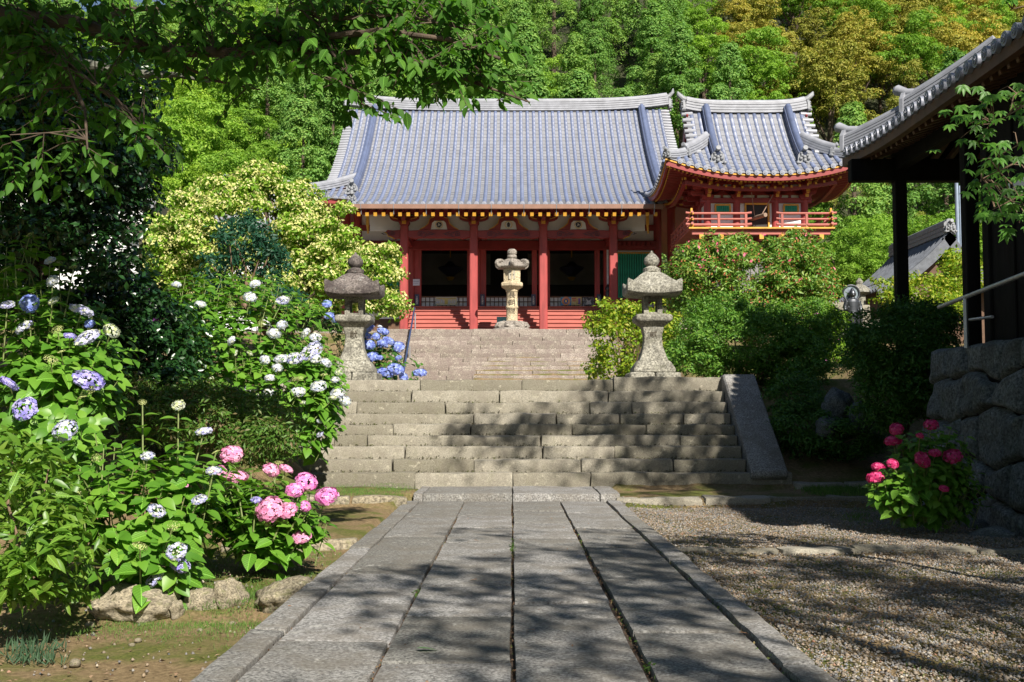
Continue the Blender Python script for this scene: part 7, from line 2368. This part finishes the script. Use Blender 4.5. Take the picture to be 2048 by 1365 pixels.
for i in range(60):
    t_ = r.random()
    py = 180 + 270 * t_
    px = r.uniform(2048 - 25 - 105 * math.sin(math.pi * min(1, .25 + .75 * t_)), 2110)
    tip = np.array(W(px, py, r.uniform(8.6, 9.6)))
    a = manch[np.argmin(np.linalg.norm(manch - tip, axis=1))]
    tw.tube([a, (a + tip) / 2 + np.array([0, 0, .05]), tip], [.005, .004, .002], 4, False)
    for q in range(3):
        at = tip + r.normal(size=3) * .09
        n0 = unit(np.array([np.array([-.2, -.55, .6]) + r.normal(size=3) * .3]))[0]
        u = np.cross(n0, r.normal(size=3)); u /= np.linalg.norm(u)
        v = np.cross(n0, u)
        for k in range(5):
            an = -1.25 + k * .62 + (math.pi / 2 if False else 0)
            base_d = np.array([0, 0, -1.0]) - n0 * np.dot(n0, [0, 0, -1.0]); base_d /= np.linalg.norm(base_d)
            sd_ = np.cross(n0, base_d)
            LP.append(at); LT.append(base_d * math.cos(an) + sd_ * math.sin(an)); LN.append(n0)
            LS.append((.085 if k in (1, 2, 3) else .06) * r.uniform(.9, 1.2))
for i in range(5):
    tip = np.array(W(2000 + i * 10, -5 + r.normal() * 6, 8.5))
    tw.tube([manch[-1], tip], [.004, .002], 4, False)
    for k in range(5):
        LP.append(tip); LT.append(r.normal(size=3) + np.array([0, 0, -.6])); LN.append(np.array([0, -.4, .8]) + r.normal(size=3) * .2); LS.append(.09)
tw.build('twig', m_wstem, mt)
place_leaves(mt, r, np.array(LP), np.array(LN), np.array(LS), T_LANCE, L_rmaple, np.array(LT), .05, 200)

# ---------------------------------------------------------------- tall trees beside and behind the viewer, throwing the dappled shade
def shade_tree(label, base, fork, blobs, n, seed, leaf=.17, cr=.7, per=30):
    r = np.random.default_rng(seed)
    t = thing('broadleaf_tree', base, label, 'tree')
    mb = MB()
    tree_stem(mb, r, base, fork, .3, .2, 6, .1, 12)
    C, (pos, nrm, sz) = crown_blobs(r, blobs, n, cr, per, leaf)
    for k in range(16):
        c = C[r.integers(len(C))]
        mid = (np.array(fork) + c) / 2 + r.normal(size=3) * .3
        mb.tube([fork, mid, c], [.1, .06, .02], 6, False)
    mb.build('trunk', m_bark, t, True)
    V, F = leaves_VF(r, pos, nrm, sz, T_LEAF2)
    link('crown', np_mesh('crown', V, F, L_deep), t)


shade_tree('broadleaf tree standing behind the viewer right of the path', (7.6, -3.6, -.2), (7.0, -3.2, 5.0), [(5.3, -2.2, 9.2, 2.6), (7.6, -1.2, 9.6, 2.6), (4.6, -5.2, 9.2, 2.0), (8.4, 1.0, 9.2, 2.4), (6.0, .8, 9.6, 2.0)], 128, 71, .19, .55, 44)
shade_tree('tall broadleaf tree growing behind the dark wooden hall', (15.2, 7.0, 2.2), (13.0, 7.2, 9.0), [(9.0, 7.4, 12.6, 2.6), (11.5, 8.0, 13.0, 2.6), (7.3, 8.8, 12.0, 1.9), (9.6, 5.0, 12.4, 2.0), (5.3, 7.7, 12.4, 1.2), (4.6, 8.6, 12.0, .8)], 172, 72, .19, .6, 42)

# ================================================================== WOODED HILLSIDE
L_cedar = leafmat('cedar_needle', (0.115, 0.26, 0.06), (0.18, 0.34, 0.075), (0.26, 0.4, 0.1), 0.35, 0.7, 0.2, objvar=.28)
L_hill = leafmat('hill_leaf', (0.15, 0.31, 0.035), (0.23, 0.4, 0.045), (0.32, 0.48, 0.07), 0.4, 0.6, 0.25, objvar=.28)
L_gold = leafmat('chinquapin_leaf', (0.2, 0.24, 0.035), (0.31, 0.3, 0.05), (0.4, 0.34, 0.065), 0.25, 0.6, 0.25, objvar=.3)
L_bamb = leafmat('bamboo_leaf', (0.17, 0.24, 0.04), (0.27, 0.32, 0.07), (0.36, 0.4, 0.12), 0.3, 0.6, 0.25, objvar=.2)


def proto_tree(name, label, kind, mat, seed, group):
    r = np.random.default_rng(seed)
    root = thing(name, (0, 0, 0), label, 'bamboo' if kind == 'bamboo' else 'tree', group)
    mb = MB()
    C, rad = [], []
    if kind == 'cedar':
        hgt = 15.0
        for i in range(150):
            t = r.random() ** .8
            z = 3.0 + (hgt - 3.2) * t
            R_ = 2.9 * (1 - t) ** .75 + .25
            a = r.random() * 6.283
            k = (.55 + .45 * r.random()) * R_
            C.append((k * math.cos(a), k * math.sin(a), z - .12 * k)); rad.append(.42 + .5 * (1 - t) * r.random() + .1)
        per, leaf, flat = 115, .2, .85
        mb.tube([(0, 0, -1.5), (0.05, 0, 7), (0, .05, hgt - .6)], [.3, .2, .04], 8)
    elif kind == 'bamboo':
        hgt = 10.0
        for s in range(12):
            bx, by = r.normal(size=2) * 1.5
            lean = r.normal(size=2) * 1.6
            tp = (bx + lean[0], by + lean[1], hgt * r.uniform(.8, 1.05))
            mb.tube([(bx, by, -1), (bx + lean[0] * .3, by + lean[1] * .3, 5), tp], [.06, .05, .015], 5)
            for i in range(14):
                t = .45 + .6 * i / 14
                C.append((bx + lean[0] * t * t, by + lean[1] * t * t, hgt * min(t, 1.0) * .98)); rad.append(.45 + .4 * r.random())
        per, leaf, flat = 46, .34, 1.0
    else:
        hgt = 12.0
        lobes = [(0, 0, 8.4, 2.6)] + [(math.cos(a) * 1.8, math.sin(a) * 1.8, 6.8 + r.normal() * .8, 1.6 + .5 * r.random()) for a in np.arange(7) * .9 + r.random()] + [(r.normal() * .9, r.normal() * .9, 9.8 + r.random(), 1.4)]
        for i in range(150):
            lx, ly, lz, lr = lobes[r.integers(len(lobes))]
            d = sphere_pts(r, 1)[0]; d[2] = abs(d[2]) * (1 if r.random() < .8 else -1)
            k = lr * (.75 + .25 * r.random())
            C.append((lx + d[0] * k, ly + d[1] * k, lz + d[2] * k)); rad.append(.38 + .38 * r.random())
        per, leaf, flat = 120, .185, .7
        mb.tube([(0, 0, -1.5), (.1, 0, 3.5), (0, .1, 7.5)], [.28, .2, .08], 8)
        for q in range(6):
            lx, ly, lz, lr = lobes[1 + q]
            mb.tube([(.1, 0, 3.8), (lx * .6, ly * .6, lz - 1.2), (lx, ly, lz)], [.12, .08, .03], 6)
    pos, nrm, sz = clump_cloud(r, np.array(C), np.array(rad), per, leaf, flat, .3, .7, .28)
    V, F = leaves_VF(r, pos, nrm, sz, T_LEAF2 if kind != 'bamboo' else T_NARROW)
    link('crown', np_mesh('crown', V, F, mat), root)
    mb.build('trunk', m_bark, root, True)
    return root


KIND = {
    'cedar': ('cedar_tree', 'pointed green cedar on the wooded hillside behind the hall', 'cedar', L_cedar, 'cedars on the hillside'),
    'green': ('hill_tree', 'fresh green broadleaf tree on the wooded hillside', 'broad', L_hill, 'green trees on the hillside'),
    'gold': ('chinquapin_tree', 'golden brown flowering tree on the upper hillside right of the bell tower', 'broad', L_gold, 'golden trees on the hillside'),
    'bamboo': ('bamboo_clump', 'pale yellow green bamboo clump behind the bell tower', 'bamboo', L_bamb, 'bamboo clumps behind the bell tower'),
}
PROTO = {}
for k, (nm, lab, kd, mt_, grp) in KIND.items():
    PROTO[k] = [[proto_tree(nm, lab, kd, mt_, 80 + 7 * i + len(k), grp), False] for i in range(3 if k != 'bamboo' else 2)]
rt = random.Random(5)


def plant(kind, x, y, z, sc, label=None):
    slot = rt.choice(PROTO[kind])
    s_ = (sc * rt.uniform(.9, 1.12), sc * rt.uniform(.9, 1.12), sc)
    if not slot[1]:
        slot[1] = True
        o = slot[0]
        o.location = (x, y, z); o.rotation_euler = (0, 0, rt.random() * 6.28); o.scale = s_
    else:
        o = dup(slot[0], (x, y, z), rt.random() * 6.28, s_)
    if label: o['label'] = label


y = 70.0
count = 0
while y < 178:
    step = 4.6 + (y - 70) * .012
    x = -.54 * y
    while x < .54 * y:
        xx, yy_ = x + rt.uniform(-1.6, 1.6), y + rt.uniform(-1.8, 1.8)
        z = float(hill_z(xx, yy_))
        px = 1024 + FPX * xx / yy_
        pt = 825 - FPX * (z + 13 - EYE) / yy_
        pb = 825 - FPX * (z + 3 - EYE) / yy_
        if pb > -15 and not (150 < px < 340 and pt < 25 and y > 120):
            q = rt.random()
            mid = (pt + pb) / 2
            if 1625 < px < 1790 and 215 < mid < 360 and y < 90: kd = 'bamboo'
            elif px > 1480 + 160 * max(0, (mid - 60) / 160) and mid < 210: kd = 'gold' if q < .72 else 'green'
            elif px > 1350 and mid < 120: kd = 'gold' if q < .3 else 'green'
            elif px < 520: kd = 'green' if q < .75 else 'cedar'
            else: kd = 'cedar' if q < .66 else 'green'
            plant(kd, xx, yy_, z - .8, rt.uniform(.72, 1.08) * (.72 if kd == 'bamboo' else 1))
            count += 1
        x += step + rt.uniform(-.8, .8)
    y += step * 1.02
print('hillside trees', count)
# nearer trees right of the bell tower and behind the shrine
for (px, Y, sc, kd) in ((1745, 57, .62, 'green'), (1700, 62, .7, 'green'), (1800, 60, .66, 'green'), (1860, 56, .62, 'green'), (1930, 58, .68, 'green'), (1985, 54, .62, 'green'), (2040, 56, .7, 'green'), (1770, 50, .45, 'green'), (2010, 47, .5, 'green')):
    x = (px - 1024) / FPX * Y
    plant(kd, x, Y, float(H(x, Y)) - .5, sc, 'leafy green tree between the bell tower and the dark hall')
for (px, Y, sc, kd) in ((600, 67, .9, 'cedar'), (540, 69, .85, 'green'), (470, 67, .85, 'green'), (660, 69, .95, 'cedar'), (380, 66, .85, 'green'), (300, 64, .8, 'green'), (200, 62, .8, 'green')):
    x = (px - 1024) / FPX * Y
    plant(kd, x, Y, float(H(x, Y)) - .5, sc, 'leafy tree rising left of the hall behind the blossom tree' if kd == 'green' else 'bluish cedar standing close beside the left end of the hall roof')

# unseen trees added beside and behind the viewer to cut the sky fill
for (x, y_, sc) in ((-9.5, -3, .95), (-11.5, 4.5, .95), (-7.0, -9.5, 1.0), (15.5, -1.5, .9), (18.5, 13, 1.0), (13.5, -8, 1.0), (-13, 12, .95), (-1.5, -14, .8)):
    plant('green', x, y_, -.5, sc, 'leafy broadleaf tree added beside the approach outside the view to cut skylight')
